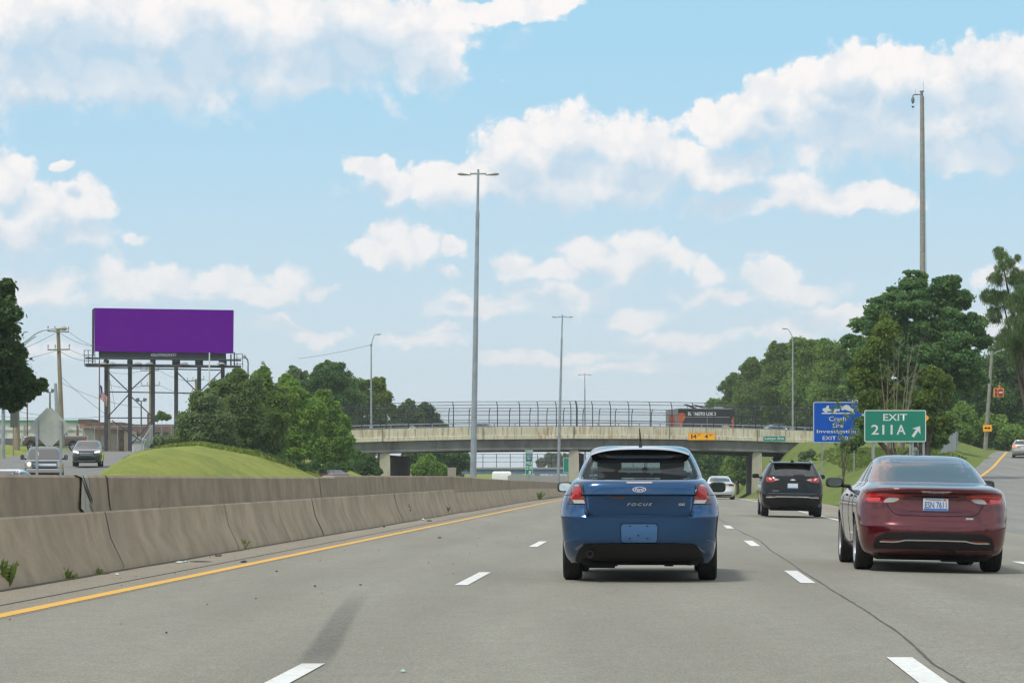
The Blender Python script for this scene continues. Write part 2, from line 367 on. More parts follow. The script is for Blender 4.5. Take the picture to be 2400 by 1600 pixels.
def zleft(X, Y):
    ed = SL*Y-6.5-15.5; xe = XE(Y); zs = zserv(Y); Mh = lerp(Y, [(70,.35),(90,.6),(110,1.0),(120,1.4),(130,2.2),(140,2.75),(150,2.95),(190,3.65),(230,4.6),(300,5.2),(700,5)])
    if xe > ed-1.5: xe = ed-1.5; Mh = min(Mh, .5)
    xm = ed+.62*(xe-ed)
    pts = [(-400,zs+1.2),(xe-20,zs+1.0),(xe-12,zs+.3),(xe-9.2,zs-.03),(xe+.2,zs-.03),(xe+.30*(xm-xe),zs+.45*(Mh-zs)),(xe+.7*(xm-xe),zs+.9*(Mh-zs)),(xm,Mh),(xm+.3*(ed-xm),zroad(Y)+.82*(Mh-zroad(Y))),(xm+.65*(ed-xm),zroad(Y)+.40*(Mh-zroad(Y))),(ed-.5,zroad(Y)-.02),(ed+3,zroad(Y)-.05)]
    return lerp(X, pts)
def strip(name, ys, xs_of, zf, mat, dz=0.0):
    b = MB(); k = None
    for Y in ys:
        xs = xs_of(Y); k = len(xs)
        b.v += [(x, Y, zf(x, Y)+dz) for x in xs]
    for i in range(len(ys)-1):
        for j in range(k-1): b.f.append((i*k+j, i*k+j+1, (i+1)*k+j+1, (i+1)*k+j)); b.mi.append(0)
    return b.build(name, mat, smooth=40)
YS = [-30,-10]+list(range(0,440,8))+[470,520,600,700]
def uu(*us): return lambda Y: [SL*Y+q for q in us]
zl = lambda x, Y: zlane(x-SL*Y, Y)
ground = MB().add([(-1250,-300,-6),(1250,-300,-6),(1250,1500,-6),(-1250,1500,-6)], [(0,1,2,3)]).build('ground', GRASS2); struct(ground)
struct(strip('road', YS, uu(-6.4,-5.25,-3,-1,1.58,3,5.2), zl, A_ROAD))
struct(strip('shoulder', YS, uu(-7.0,-6,-5.25), zl, A_SHO, .002))
def edge_right(Y): return [SL*Y+5.2, SL*Y+6.7, SL*Y+8.25]
struct(strip('right_shoulder', [y for y in YS if y >= 80], edge_right, zl, A_SHO))
struct(strip('exit_lane', [y for y in YS if y <= 80], edge_right, zl, A_ROAD))
ry_ = sorted(set([-30,-10]+list(range(0,300,6))))
struct(strip('exit_ramp', ry_, lambda Y: [XL(Y)-(0 if Y < 80 else .9*sstep((Y-80)/30)), XL(Y)+1, XL(Y)+3, XL(Y)+5, XL(Y)+9], lambda x, Y: zramp(Y) if Y > 70 else zlane(8.25, Y), A_RAMP, .004))
struct(strip('ramp_crossroad', [286,290,297,300], lambda Y: [35, 60, 100], lambda x, Y: 4.0, A_RAMP, .01))
def gx(Y): return [SL*Y+8.2+q for q in (0,1.5,3,4.5,6,8,10,12,14,16,18,21,24,28,32,37,43,50,60,80,120,200,400)]
struct(strip('grass_bank', [60,70,80]+list(range(85,320,5))+[340,370,400,450,520,700,1000,1500], gx, zright, GRASS2, -.01))
struct(strip('opposite_road', YS, uu(-22,-18,-12,-7.2), lambda x, Y: zroad(Y), A_ROAD, -.004))
def lx(Y):
    ed = SL*Y-22; xe = min(XE(Y), ed-1.5); xm = ed+.62*(xe-ed)
    f = lambda a, b, n: [a+(b-a)*i/n for i in range(n)]
    return f(-900,xe-20,3)+f(xe-20,xe-9.2,6)+f(xe-9.2,xe+.2,3)+f(xe+.2,xm,8)+f(xm,ed,9)+[ed, ed+.6]
struct(strip('grass_mound', [-10,20,40]+list(range(50,330,5))+[340,380,440,520,700,1000,1500], lx, zleft, GRASS))
struct(strip('service_road', list(range(60,330,6)), lambda Y: [XE(Y)-9, XE(Y)-5, XE(Y)-2, XE(Y)+.1], lambda x, Y: zserv(Y), asphalt('service_asphalt', (.17,.17,.165), (.21,.20,.185)), .01))
struct(strip('cross_street', [228,236,244,250], lambda Y: [-90,-60,XE(Y)-8.5], lambda x, Y: zserv(Y), A_SHO, .03))
# markings
def mark(name, u0, u1, y0, y1, mat, step=8, zf=zl, dz=.006):
    ys = list(np.arange(y0, y1, step))+[y1]
    return struct(strip(name, [float(y) for y in ys], lambda Y: [SL*Y+u0, SL*Y+u1], zf, mat, dz))
mark('yellow_edge_line', -5.45, -5.29, -10, 260, YELLOW)
for k in range(-1, 12):
    y0 = 15.55+15.24*k-3.75
    if y0 > 0:
        mark('lane_dash', -2.16, -2.02, y0, y0+3.75, WHITE); q_ = -.09 if k < 1 else 0; mark('lane_dash', 1.50+q_, 1.66+q_, y0+.55, y0+4.3, WHITE)
mark('white_edge_line', 5.05, 5.2, 63, 250, WHITE)
for y0 in (20.5, 28.0, 35.4, 42.8, 50.2): mark('exit_dash', 5.03, 5.2, y0, y0+1.6, WHITE)
struct(strip('ramp_yellow_line', [float(y) for y in range(100,250,6)], lambda Y: [XL(Y)+.25, XL(Y)+.5], lambda x, Y: zramp(Y), YELLOW, .012))
CRK = M('crack_sealant', (.08,.079,.074), .9)
cp = [(1675,1209),(1700,1224),(1714,1233),(1748,1251),(1783,1267),(1808,1290),(1850,1316),(1885,1341),(1920,1362),(1953,1384),(2000,1412),(2038,1435),(2060,1452),(2090,1470),(2123,1495),(2150,1520),(2186,1554),(2225,1578),(2262,1600),(2310,1640)]
b = MB(); pts = []
for i in range(len(cp)-1):
    for k in range(5):
        t = k/5; x = cp[i][0]+(cp[i+1][0]-cp[i][0])*t+random.uniform(-1.2,1.2); y = cp[i][1]+(cp[i+1][1]-cp[i][1])*t
        Y = F*HC/(y-HY); pts.append((x, Y))
for i, (x, Y) in enumerate(pts):
    X = (x-1200)*Y/F; w = .004+.006*random.random(); z = zlane(X-SL*Y, Y)+.005; b.v += [(X-w,Y,z),(X+w,Y,z)]
    if i: b.f.append((2*i-2,2*i-1,2*i+1,2*i)); b.mi.append(0)
struct(b.build('road_crack', CRK))
def skidmat():
    m = bpy.data.materials.new('rubber_skid'); m.use_nodes = True; T = NT(m.node_tree); b = m.node_tree.nodes['Principled BSDF']
    b.inputs['Base Color'].default_value = (.085,.085,.085,1); b.inputs['Roughness'].default_value = .8
    at = T.n('ShaderNodeAttribute', attribute_name='wear'); g = T.n('ShaderNodeNewGeometry').outputs['Position']
    k = T.m('MULTIPLY', at.outputs['Fac'], T.smooth(T.noise(g, 30, 4, .7), .2, .75), clamp=True)
    t = T.n('ShaderNodeBsdfTransparent'); mx = T.n('ShaderNodeMixShader'); T.link(k, mx.inputs[0]); T.link(t.outputs[0], mx.inputs[1]); T.link(b.outputs[0], mx.inputs[2])
    T.link(mx.outputs[0], m.node_tree.nodes['Material Output'].inputs[0]); return m
SKID = skidmat()
def skid(name, path, w, a0, a1):
    n = 24; P_ = [((x-1200)*(F*HC/(y-HY))/F, F*HC/(y-HY)) for x, y in path]; b = MB(); wear = []
    for i in range(n+1):
        t = i/n*(len(P_)-1); k = min(int(t), len(P_)-2); q = t-k; X = P_[k][0]*(1-q)+P_[k+1][0]*q; Y = P_[k][1]*(1-q)+P_[k+1][1]*q
        for s, aa in ((-1,0),(-.55,1),(.55,1),(1,0)):
            b.v.append((X+s*w/2, Y, zlane(X-SL*Y, Y)+.009)); wear.append(aa*(a0+(a1-a0)*i/n)*min(1, 4*i/n, 4*(n-i)/n+ .1))
        if i: 
            for j in range(3): b.f.append((4*i-4+j,4*i-3+j,4*i+1+j,4*i+j)); b.mi.append(0)
    o = b.build(name, SKID); at = o.data.attributes.new('wear', 'FLOAT', 'POINT'); at.data.foreach_set('value', wear); return struct(o)
skid('skid_mark', [(720,1575),(765,1510),(800,1450),(848,1385)], .25, .60, .22)
skid('skid_mark', [(720,1336),(900,1330),(1050,1331)], .10, .28, .28)
mark('shoulder_joint', -5.82, -5.79, 0, 150, CRK)
# ------------------------------------------------------------------ concrete median barrier
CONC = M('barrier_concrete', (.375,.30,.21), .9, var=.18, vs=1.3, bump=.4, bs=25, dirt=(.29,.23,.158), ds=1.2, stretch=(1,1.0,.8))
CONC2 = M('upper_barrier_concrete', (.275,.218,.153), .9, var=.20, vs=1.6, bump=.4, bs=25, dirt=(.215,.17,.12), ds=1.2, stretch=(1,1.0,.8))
PATCHC = M('grey_mortar_patch', (.34,.33,.28), .9, var=.2, vs=5, bump=.6, bs=10)
UB = -6.62
def ztop(Y): return zroad(Y)+lerp(Y, [(0,1.17),(26,1.165),(47,1.15),(55.5,1.155),(56,1.19),(70,1.20),(87,1.215),(100,1.15),(125,1.05),(160,1.03),(400,1.02)])
def zled(Y): return zroad(Y)+lerp(Y, [(0,.71),(26,.715),(47,.73),(86.4,.765),(86.6,.655),(110,.63),(160,.60),(400,.6)])
def off(Y): return lerp(Y, [(0,0),(30,.02),(56,-.02),(57,.03),(86.4,-.05),(86.8,.04),(120,0),(400,0)])
bys = [-8,0,8,14,18,22,26,30,34,38,42,46,50,53,55.5,56,60,64,68,72,76,80,84,86.4,86.6,90,95,100,106,112,118,125,135,145,160,180,200,225,250,275,300,340,400]
def low_prof(Y):
    l = zled(Y); z0 = zroad(Y); k = .39
    return [(0,z0-.05),(-.015,z0+.07),(-.17,z0+k),(-.235,l-.02),(-.255,l)]
def up_prof(Y):
    l = zled(Y); t = ztop(Y)
    return [(-.33,l-.03),(-.35,l+.05),(-.385,t-.03),(-.41,t),(-.66,t),(-.69,t-.03),(-.73,zroad(Y)+.35),(-.95,zroad(Y)-.05)]
bar = thing('concrete_barrier', 'long brownish concrete median barrier with a raised upper wall beside the yellow line', 'barrier', (SL*30+UB,30,0))
def sweep(prof, ys, name, mat, parent, closed=False, extra=0, cap=True):
    b = MB(); k = None
    for Y in ys:
        p = prof(Y); k = len(p); b.v += [(SL*Y+UB+off(Y)+q[0], Y, q[1]) for q in p]
    for i in range(len(ys)-1):
        for j in range(k-1): b.f.append((i*k+j, i*k+j+1, (i+1)*k+j+1, (i+1)*k+j)); b.mi.append(0)
    return b.build(name, mat, parent, smooth=20)
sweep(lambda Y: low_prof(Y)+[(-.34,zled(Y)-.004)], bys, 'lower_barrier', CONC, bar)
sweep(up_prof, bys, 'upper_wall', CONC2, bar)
JNT2 = M('faint_joint', (.13,.105,.075), .95); JNT = M('dark_joint', (.045,.037,.028), .95)
def yb(px): return UB/((px-1200)/F-SL)
def pstrip(prof, Y, w, o, n0=0, n1=99, slant=0):
    if prof is up_prof: Y = Y*(UB-.36)/UB
    p = prof(Y)[n0:n1]; k0 = len(b.v)
    for i, q in enumerate(p):
        s = slant*i
        for sg in (-1, 1): b.v.append((SL*Y+UB+off(Y)+q[0]+o, Y+s+sg*w/2*(1+.4*random.uniform(-1,1)), q[1]+.001))
    for i in range(len(p)-1): a = k0+2*i; b.f.append((a,a+1,a+3,a+2)); b.mi.append(0)
for px in (288,560,680,760,827,945,1030,1110,1170): b = MB(); pstrip(low_prof, yb(px), .09 if px in (760,945) else .028, .006); b.build('expansion_joint', JNT if px in (760,945) else JNT2, bar)
for px in (252,665,753,810,868,1028,1110,1170): b = MB(); pstrip(up_prof, yb(px), .06 if px in (252,753,1110) else .024, .006, 0, 4); b.build('expansion_joint', JNT if px in (252,1110) else JNT2, bar)
b = MB(); Y0 = yb(205)*(UB-.36)/UB*UB/(UB-.36); pstrip(up_prof, Y0, 1.15, .004, 0, 5); b.build('mortar_patch', PATCHC, bar)
cr = [(190,1113,2),(196,1130,4),(203,1150,7),(211,1170,6),(212,1178,2)]
cr2 = [(207,1182,1.5),(214,1200,2.5),(222,1206,1.5)]
for c_ in (cr, cr2, [(204,1120,1),(207,1140,1.5),(214,1165,1)], [(360,1160,.6),(372,1150,.8),(378,1170,.8),(370,1188,1),(376,1190,1.5)], [(430,1160,.8),(431,1188,1)], [(545,1235,1),(560,1265,1.5),(570,1285,2.5)]):
    b = MB(); k0 = 0
    for i, (x, y, w) in enumerate(c_):
        Y = yb(x); q = UB+off(Y)-.36 if y < 1212 else UB+off(Y)-.235+.2*max(0,(y-1235)/60)
        Yx = q/((x-1200)/F-SL)
        for sg in (-1, 1): b.v.append((SL*Yx+q+.022, Yx+sg*w*.011, HC-(y-HY)*Yx/F))
        if i: a = k0+2*i-2; b.f.append((a,a+1,a+3,a+2)); b.mi.append(0)
    b.build('crack', JNT, bar)
b = MB(); q = UB-.215; Yx = q/((328-1200)/F-SL); b.add([(SL*Yx+q+.03,Yx-.02,HC-(1240-HY)*Yx/F),(SL*Yx+q+.03,Yx+.03,HC-(1240-HY)*Yx/F),(SL*Yx+q+.045,Yx+.05,HC-(1252-HY)*Yx/F),(SL*Yx+q+.045,Yx+.01,HC-(1252-HY)*Yx/F)], [(0,1,2,3)]).build('orange_paint_mark', M('orange_spray', (.8,.17,.02), .6), bar)

# weeds and litter along the foot of the barrier
WEED = leafmat('weed_leaf', (.12,.17,.04), (.22,.26,.08))
def weed(px, py, h, n, label):
    Y = F*HC/(py-HY); X = (px-1200)*Y/F; t = thing('weed', label, 'weed', (X,Y,0)); b = MB()
    for i in range(n):
        a = random.uniform(0, 6.28); l = h*random.uniform(.4,1); sp = random.uniform(.15,.8); w = l*.05+.006
        p = Vector((X+random.uniform(-.06,.06), Y+random.uniform(-.08,.08), 0)); d = Vector((math.cos(a)*sp, math.sin(a)*sp, 1)).normalized(); sdv = d.cross(Vector((0,1,.2))).normalized()
        q = p+d*l*.6; r = p+d*l+Vector((0,0,-.15*l*sp))
        b.add([p-sdv*w*.5, p+sdv*w*.5, q+sdv*w, r, q-sdv*w], [(0,1,2,3,4)])
        for k in range(3):
            m_ = p+d*l*(.3+.2*k); s2 = Vector((random.uniform(-1,1),random.uniform(-1,1),random.uniform(-.2,.7))).normalized()*l*.22
            b.add([m_, m_+s2*.5+sdv*w, m_+s2, m_+s2*.5-sdv*w], [(0,1,2,3)])
    b.build('foliage', WEED, t)
for a in [(8,1379,.36,40,'bushy green weed at the foot of the barrier, cut off by the left picture edge'),(152,1357,.16,16,'sparse low weed at the barrier foot, second from the left picture edge'),(172,1356,.08,14,'flat green weed patch right beside a taller sparse weed'),(228,1345,.10,14,'small half-dry weed beside a brown litter scrap'),
          (567,1286,.22,10,'thin weed growing up a barrier crack above the yellow line'),(949,1219,.50,20,'tall weed at a barrier joint beside a black drain opening'),(1040,1205,.40,18,'weed at the step where the lower barrier drops'),(1140,1187,.3,10,'tiny weed right of the step in the lower barrier'),(1242,1172,.35,10,'tiny weed near the far bend of the barrier'),(1264,1170,.6,14,'weed clump at the far bend of the barrier near the blue car')]: weed(*a)
def scrap(px, py, w, d, h, mat, label, name='litter_scrap', cat='litter'):
    Y = F*HC/(py-HY); X = (px-1200)*Y/F; bm = bmesh.new(); bmesh.ops.create_icosphere(bm, subdivisions=2, radius=1)
    for v in bm.verts: v.co = Vector((v.co.x*w/2*random.uniform(.7,1.15), v.co.y*d/2*random.uniform(.7,1.15), max(-.05,v.co.z)*h*random.uniform(.6,1.1)))
    me = bpy.data.meshes.new(name); bm.to_mesh(me); bm.free(); me.materials.append(mat); o = link(name, me); o.location = (X,Y,zlane(X-SL*Y,Y)+.008); return tag(o, label, cat)
LW = M('white_litter', (.6,.6,.58), .6); LB = M('brown_litter', (.09,.06,.04), .8); LK = M('black_litter', (.02,.02,.02), .8); LG = M('green_litter', (.3,.5,.42), .5)
for a in [(294,1329,.10,.3,.05,LK,'dark crumpled rag with a white scrap at the foot of the barrier'),(297,1326,.05,.15,.07,LW,'small white plastic scrap on top of the dark rag'),(274,1348,.055,.12,.02,LW,'flat white paper cup lid on the shoulder'),
          (247,1344,.10,.5,.025,LB,'brown twig scrap beside a small weed'),(435,1317,.06,.30,.02,LG,'pale green plastic wrapper on the shoulder'),(420,1318,.10,.6,.012,LW,'flattened clear plastic bag left of the green wrapper'),(470,1317,.30,.12,.012,LK,'thin black rubber strip right of the green wrapper'),
          (512,1303,.10,.4,.03,LB,'curled brown cardboard scrap on the shoulder'),(571,1317,.09,.4,.02,LK,'curved black tyre fragment touching the yellow line'),(935,1223,.20,1.6,.04,LK,'black tyre chunk on the shoulder near the tall weed'),(992,1219,.10,.6,.05,LW,'small white scrap right of the tall weed'),
          (1006,1221,.16,1.2,.04,LB,'brown scrap right of a white scrap near the tall weed'),(1080,1196,.18,1.2,.08,LW,'white scrap near the step in the barrier'),(738,1375,.035,.06,.014,LK,'black pebble left of the two mid-lane pebbles'),(845,1372,.032,.06,.013,LK,'black pebble just above the skid mark'),
          (390,1485,.02,.04,.012,LK,'single tiny black pebble low in the left lane'),(648,1340,.035,.06,.015,LK,'dark stone in the left lane near the yellow line'),(945,1575,.035,.05,.012,LG,'tiny pale green leaf on the lane beside the bottom picture edge'),(1030,1260,.08,.5,.02,LB,'brown speck in the left lane beyond the dashes'),(900,1235,.06,.3,.03,LK,'black speck on the shoulder left of the tyre chunk')]: scrap(*a)
b = MB()
for i in range(160):
    Y = random.choice([random.uniform(18,60), random.uniform(40,110)]); X = SL*Y+random.choice([random.uniform(-6.6,-5.5), random.uniform(-5.2,-2.4)]); s = random.uniform(.004,.014)
    z = .004; b.add([(X-s,Y,z),(X,Y-s,z),(X+s,Y,z),(X,Y+s*2,z),(X,Y,z+s)], [(0,1,4),(1,2,4),(2,3,4),(3,0,4)])
tag(b.build('gravel', LB), 'scattered loose grit along the shoulder and left lane', kind='stuff')
# dark dirt line where barrier meets shoulder
b = MB(); k0 = 0
ys = list(np.arange(10,170,1.2))
for i, Y in enumerate(ys):
    w = .03+.05*random.random(); b.v += [(SL*Y+UB+off(Y)+.005,Y,.008),(SL*Y+UB+off(Y)+.02+w,Y,.008)]
    if i: b.f.append((2*i-2,2*i-1,2*i+1,2*i)); b.mi.append(0)
struct(b.build('dirt_line', M('gutter_dirt', (.07,.065,.045), .95, var=.4, vs=6)))

# ------------------------------------------------------------------ overpass
PAR = bpy.data.materials.new('rust_streaked_cream_concrete'); PAR.use_nodes = True
T = NT(PAR.node_tree); bs_ = PAR.node_tree.nodes['Principled BSDF']; g = T.n('ShaderNodeNewGeometry').outputs['Position']
st = T.noise(T.v('MULTIPLY', g, (1.7,1.7,.16)), 2.6, 6, .75); st2 = T.noise(T.v('MULTIPLY', g, (1,1,.5)), .8, 4, .6)
sp_ = T.n('ShaderNodeSeparateXYZ'); T.link(g, sp_.inputs[0])
hgt = T.smooth(sp_.outputs[2], 4.2, 5.7)
rk = T.m('MULTIPLY', T.smooth(T.m('ADD', st, T.m('MULTIPLY', hgt, .09)), .545, .66), T.smooth(st2, .3, .55))
c = T.mix(T.smooth(st2, .3, .7), (.56,.53,.39), (.66,.63,.49)); c = T.mix(T.m('MULTIPLY', rk, .6), c, (.30,.15,.045))
T.link(c, bs_.inputs['Base Color']); bs_.inputs['Roughness'].default_value = .85
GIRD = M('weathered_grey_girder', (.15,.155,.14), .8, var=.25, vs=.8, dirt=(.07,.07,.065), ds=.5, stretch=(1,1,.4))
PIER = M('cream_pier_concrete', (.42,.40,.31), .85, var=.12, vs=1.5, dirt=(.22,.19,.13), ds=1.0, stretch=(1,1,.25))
PIERD = M('shade_dark_pier_wall', (.10,.095,.09), .9, var=.2, vs=1)  # pier concrete coloured dark to stand in for the shade beneath the deck
SK = .25
def Yb(X): return 258+SK*(X-5)
bx = lambda px: (lambda k: (258-5*SK)/(1/k-SK) if k else 0)((px-1200)/F)        # world X of picture column on the near face
def zp(X): # parapet top along the near face
    px = 1200+X/Yb(X)*F; y = lerp(px, [(400,1030),(700,1014),(830,1007),(900,1005),(1000,1002.5),(1100,1000.5),(1200,1000),(1350,999),(1500,999.5),(1600,1001),(1700,1003),(1800,1006),(1900,1010),(2000,1014),(2200,1024),(2400,1036)]); return HC-(y-HY)*Yb(X)/F
WB = 22.0; nin = Vector((-SK,1,0)).normalized()
br = thing('overpass', 'cream and grey concrete road overpass with rust streaks crossing above the freeway', 'bridge', (5,258,0))
xs = [bx(p) for p in range(560,2120,20)]
def bsweep(name, prof, mat, sm=25, xs=xs, par=br, depth=0):
    bb = MB(); k = 0
    for X in xs:
        pr = prof(X); k = len(pr)
        for d, z in pr: q = Vector((X, Yb(X), 0))+nin*d; bb.v.append((q.x,q.y,z))
    for i in range(len(xs)-1):
        for j in range(k): bb.f.append((i*k+j,i*k+(j+1)%k,(i+1)*k+(j+1)%k,(i+1)*k+j)); bb.mi.append(0)
    bb.f += [tuple(range(k)), tuple((len(xs)-1)*k+j for j in range(k))]; bb.mi += [0,0]
    return bb.build(name, mat, par, smooth=sm)
bsweep('parapet', lambda X: [(0,zp(X)),(0,zp(X)-.84),(-.09,zp(X)-.86),(-.09,zp(X)-1.22),(.5,zp(X)-1.22),(.5,zp(X)-.1),(.35,zp(X))], PAR)
bsweep('parapet', lambda X: [(WB,zp(X)),(WB,zp(X)-1.22),(WB-.5,zp(X)-1.22),(WB-.5,zp(X)-.1)], PAR)
bsweep('deck', lambda X: [(.5,zp(X)-.85),(.5,zp(X)-1.21),(WB-.5,zp(X)-1.21),(WB-.5,zp(X)-.85)], A_RAMP)
for k, d in enumerate((.22,4.4,8.8,13.2,17.6,21.4)):
    bsweep('girder', lambda X: [(d,zp(X)-1.225),(d,zp(X)-2.1),(d-.18,zp(X)-2.15),(d-.18,zp(X)-2.32),(d+.55,zp(X)-2.32),(d+.55,zp(X)-2.15),(d+.35,zp(X)-2.1),(d+.35,zp(X)-1.225)], GIRD)
b = MB()
for i in range(14):
    px = random.uniform(840,1890)
for px in (897,1132,1345,1569,1775):
    X = bx(px); Y = Yb(X); b = MB(); b.box((X,Y-.07,zp(X)-.62), (.035,.16,1.22)); b.build('construction_joint', JNT, br)
for px in range(850,1900,62):
    X = bx(px); Y = Yb(X); b = MB(); b.box((X,Y-.012,zp(X)-.42), (.02,.02,.83)); b.build('construction_joint', JNT, br)
zb0 = lambda Y: zroad(Y)-.1
def pier(px0, px1, name, lab, capw=0):
    X0, X1 = bx(px0), bx(px1); Xc = (X0+X1)/2; Y = Yb(Xc)+.2; top = zp(Xc)-2.34; w = X1-X0
    pr = thing('bridge_pier', lab, 'pier', (Xc,Y,zb0(Y)))
    bb = MB()
    def col(o, hw0, hw1, dp):
        c = Vector((Xc,Y,0))+Vector((SL+.004,1,0))*o; zb = zb0(Y)-.6
        k0 = len(bb.v)
        for (z, h) in ((zb,hw0),(top-.55,hw1),(top-.12,hw1*.93),(top,hw1*.6)):
            for sx_, sy_ in ((-1,0),(1,0),(1,1),(-1,1)): bb.v.append((c.x+sx_*h, c.y+sy_*dp, z))
        for i in range(3):
            for j in range(4): bb.f.append((k0+i*4+j,k0+i*4+(j+1)%4,k0+i*4+4+(j+1)%4,k0+i*4+4+j)); bb.mi.append(0)
        bb.f.append(tuple(k0+12+j for j in range(4))); bb.mi.append(0)
    col(0, w*.5, w*.45, 1.0); bb.build('nose_column', PIER, pr)
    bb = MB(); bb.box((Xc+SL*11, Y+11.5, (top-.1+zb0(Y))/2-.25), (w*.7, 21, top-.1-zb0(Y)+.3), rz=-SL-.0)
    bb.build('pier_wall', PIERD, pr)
    for s in (-.28,.28): bb = MB(); bb.box((Xc+s*w, Y+.45, top+.12), (.24,.4,.24)); bb.build('bearing', GALV, pr)
pier(888,915,'a','leftmost cream bridge pier, seen left of the tallest light pole')
pier(1332,1358,'b','cream bridge pier in the median, partly behind the blue hatchback roof')
pier(1763,1787,'c','cream bridge pier at the road edge, just left of the black crossover')
# fences on the bridge
def bfence(name, lab, pxs, d0, bend, hgt, zlift, group):
    t = thing(name, lab, 'fence', (5,258,5)); prev = None; R = .95
    def pt(X, d, z): q = Vector((X, Yb(X), 0))+nin*(d0+d); return Vector((q.x,q.y,zp(X)+zlift+z))
    prof = [(0,0),(0,hgt-R*1.0)]+[(bend*R*.9*(1-math.cos(a)), hgt-R+R*math.sin(a)) for a in (.3,.6,.9,1.15)]
    for px in pxs:
        Yd = 258+d0; X = (px-1200)*Yd/F
        for _ in range(3): Yq = Yb(X)+nin.y*d0; X = (px-1200)*Yq/F - 0
        X = X-nin.x*d0
        wide = .085 if px in (1352,) else .045
        bb = MB(); bb.tube([pt(X,d,z) for d,z in prof], wide, 6); bb.build('fence_post', FENCE_P, t)
    xr = [bx(p) for p in range(800,1940,10)]
    for z_i in (1, 3, 5):
        d, z = prof[z_i] if z_i > 1 else (0, hgt*.46)
        bb = MB(); bb.tube([pt(X, d-.03, z) for X in xr], .028, 5); bb.build('fence_rail', FENCE_P, t)
    bb = MB(); bb.tube([pt(X, -.03, hgt*.2) for X in xr], .02, 5); bb.build('fence_rail', FENCE_P, t)
    bb = MB(); k = len(prof)
    for X in xr: bb.v += [tuple(pt(X, d, z)) for d, z in prof]
    for i in range(len(xr)-1):
        for j in range(k-1): bb.f.append((i*k+j,i*k+j+1,(i+1)*k+j+1,(i+1)*k+j)); bb.mi.append(0)
    bb.build('fence_mesh', CHAIN, t)
bfence('overpass_fence', 'taller dark curved chain-link fence along the near edge of the overpass', [848,891,905,957,1010,1063,1113,1166,1218,1261,1304,1338,1352,1389,1431,1474,1524,1575,1625,1673,1723,1771,1786,1826,1867,1900], .2, 1, 2.62, 0, 'overpass fences')
bfence('overpass_fence', 'shorter-looking dark curved chain-link fence along the far edge of the overpass', [860,880,902,940,1004,1051,1099,1146,1194,1242,1282,1321,1367,1405,1443,1482,1528,1578,1620,1660,1700,1740,1766,1810,1850,1890], WB-.3, -1, 2.5, .0, 'overpass fences')
t = thing('bridge_railing', 'grey steel traffic railing with short posts on the overpass behind the near fence', 'railing', (5,260,5))
def rp(X, z): q = Vector((X, Yb(X), 0))+nin*2.6; return (q.x,q.y,zp(X)+z)
xr = [bx(p) for p in range(800,1960,12)]
b = MB(); b.tube([rp(X,.42) for X in xr], .06, 6, 0).tube([rp(X,.12) for X in xr], .04, 6, 0); b.build('rail', GALV, t)
for px in list(range(830,1960,49)):
    X = bx(px); b = MB(); b.box((rp(X,-.2)[0], rp(X,0)[1], rp(X,-.05)[2]), (.1,.1,.95)); b.build('rail_post', GALV, t)

# ------------------------------------------------------------------ signs
def board(name, lab, cat, x0, x1, y0, y1, Y, back, col, border=None, rad=.06, posts=(), postm=GALV, gz=None, writes=(), th=.05, bw=.035, inset=.03):
    A, B = P(x0,y1,Y), P(x1,y0,Y); base_z = gz if gz is not None else A.z
    t = thing(name, lab, cat, ((A.x+B.x)/2, Y, base_z))
    b = MB(); b.prism(rrect(A.x,B.x,A.z,B.z,rad), Y, Y+th*.4); b.build('sign_panel', col, t)
    if border:
        b = MB(); o = rrect(A.x+inset,B.x-inset,A.z+inset,B.z-inset,rad*.8); i = rrect(A.x+inset+bw,B.x-inset-bw,A.z+inset+bw,B.z-inset-bw,max(.01,rad*.8-bw*.6)); b.ring(o,i,Y-.004); b.build('sign_border', border, t)
    for px in posts:
        X = (px-1200)*Y/F; g0 = gz if gz is not None else zright(X,Y); b = MB(); b.box((X,Y+.08,(g0-.3+B.z-.1)/2),(.09,.07,B.z-.1-g0+.3)); b.build('sign_post', postm, t)
    for (s, cx, cy, w, h, m_, bo) in writes:
        c_ = P(cx,cy,Y); text(s, c_.x, c_.z, w*Y/F, h*Y/F, Y-.006, m_, 'lettering', t, bold=bo)
    return t
SGREEN = M('green_sign_sheeting', (.005,.20,.135), .35, var=.06, vs=2); SBLUE = M('blue_sign_sheeting', (.001,.088,.50), .6, var=.08, vs=2, spec=.15)
SYEL = M('yellow_sign_sheeting', (.95,.42,.005), .4); SBACK = M('aluminium_sign_back', (.42,.44,.40), .5, .35, var=.08, vs=3); SLET = M('reflective_white', (.62,.66,.64), .5); SORG = M('orange_sign', (.75,.16,.02), .5)
Y = 123
ex = board('exit_sign', 'green EXIT 211A sign with an up-right arrow beside the exit ramp', 'sign', 2025,2171,960,1036,Y,None,SGREEN,SLET,.10,(2048,2134,2140,2165),GALV,None,
    [('EXIT',2098,977.5,56,16,SLET,.012),('211',2067,1006.5,50,23,SLET,.012),('A',2112,1006.5,21,23,SLET,.012)], bw=.04, inset=.015)
k = Y/F; a0 = P(2139,1023,Y); a1 = P(2156.5,998,Y); d = (a1-a0).normalized(); n_ = Vector((-d.z,0,d.x)); L_ = (a1-a0).length
b = MB(); q = [a0+n_*.065, a0+d*(L_-.24)+n_*.065, a0+d*(L_-.32)+n_*.25, a1, a0+d*(L_-.32)-n_*.25, a0+d*(L_-.24)-n_*.065, a0-n_*.065]
b.add([(v.x,Y-.006,v.z) for v in q], [(0,1,5,6),(1,2,3),(1,3,5),(3,4,5)]).build('arrow', SLET, ex)
Y = 176
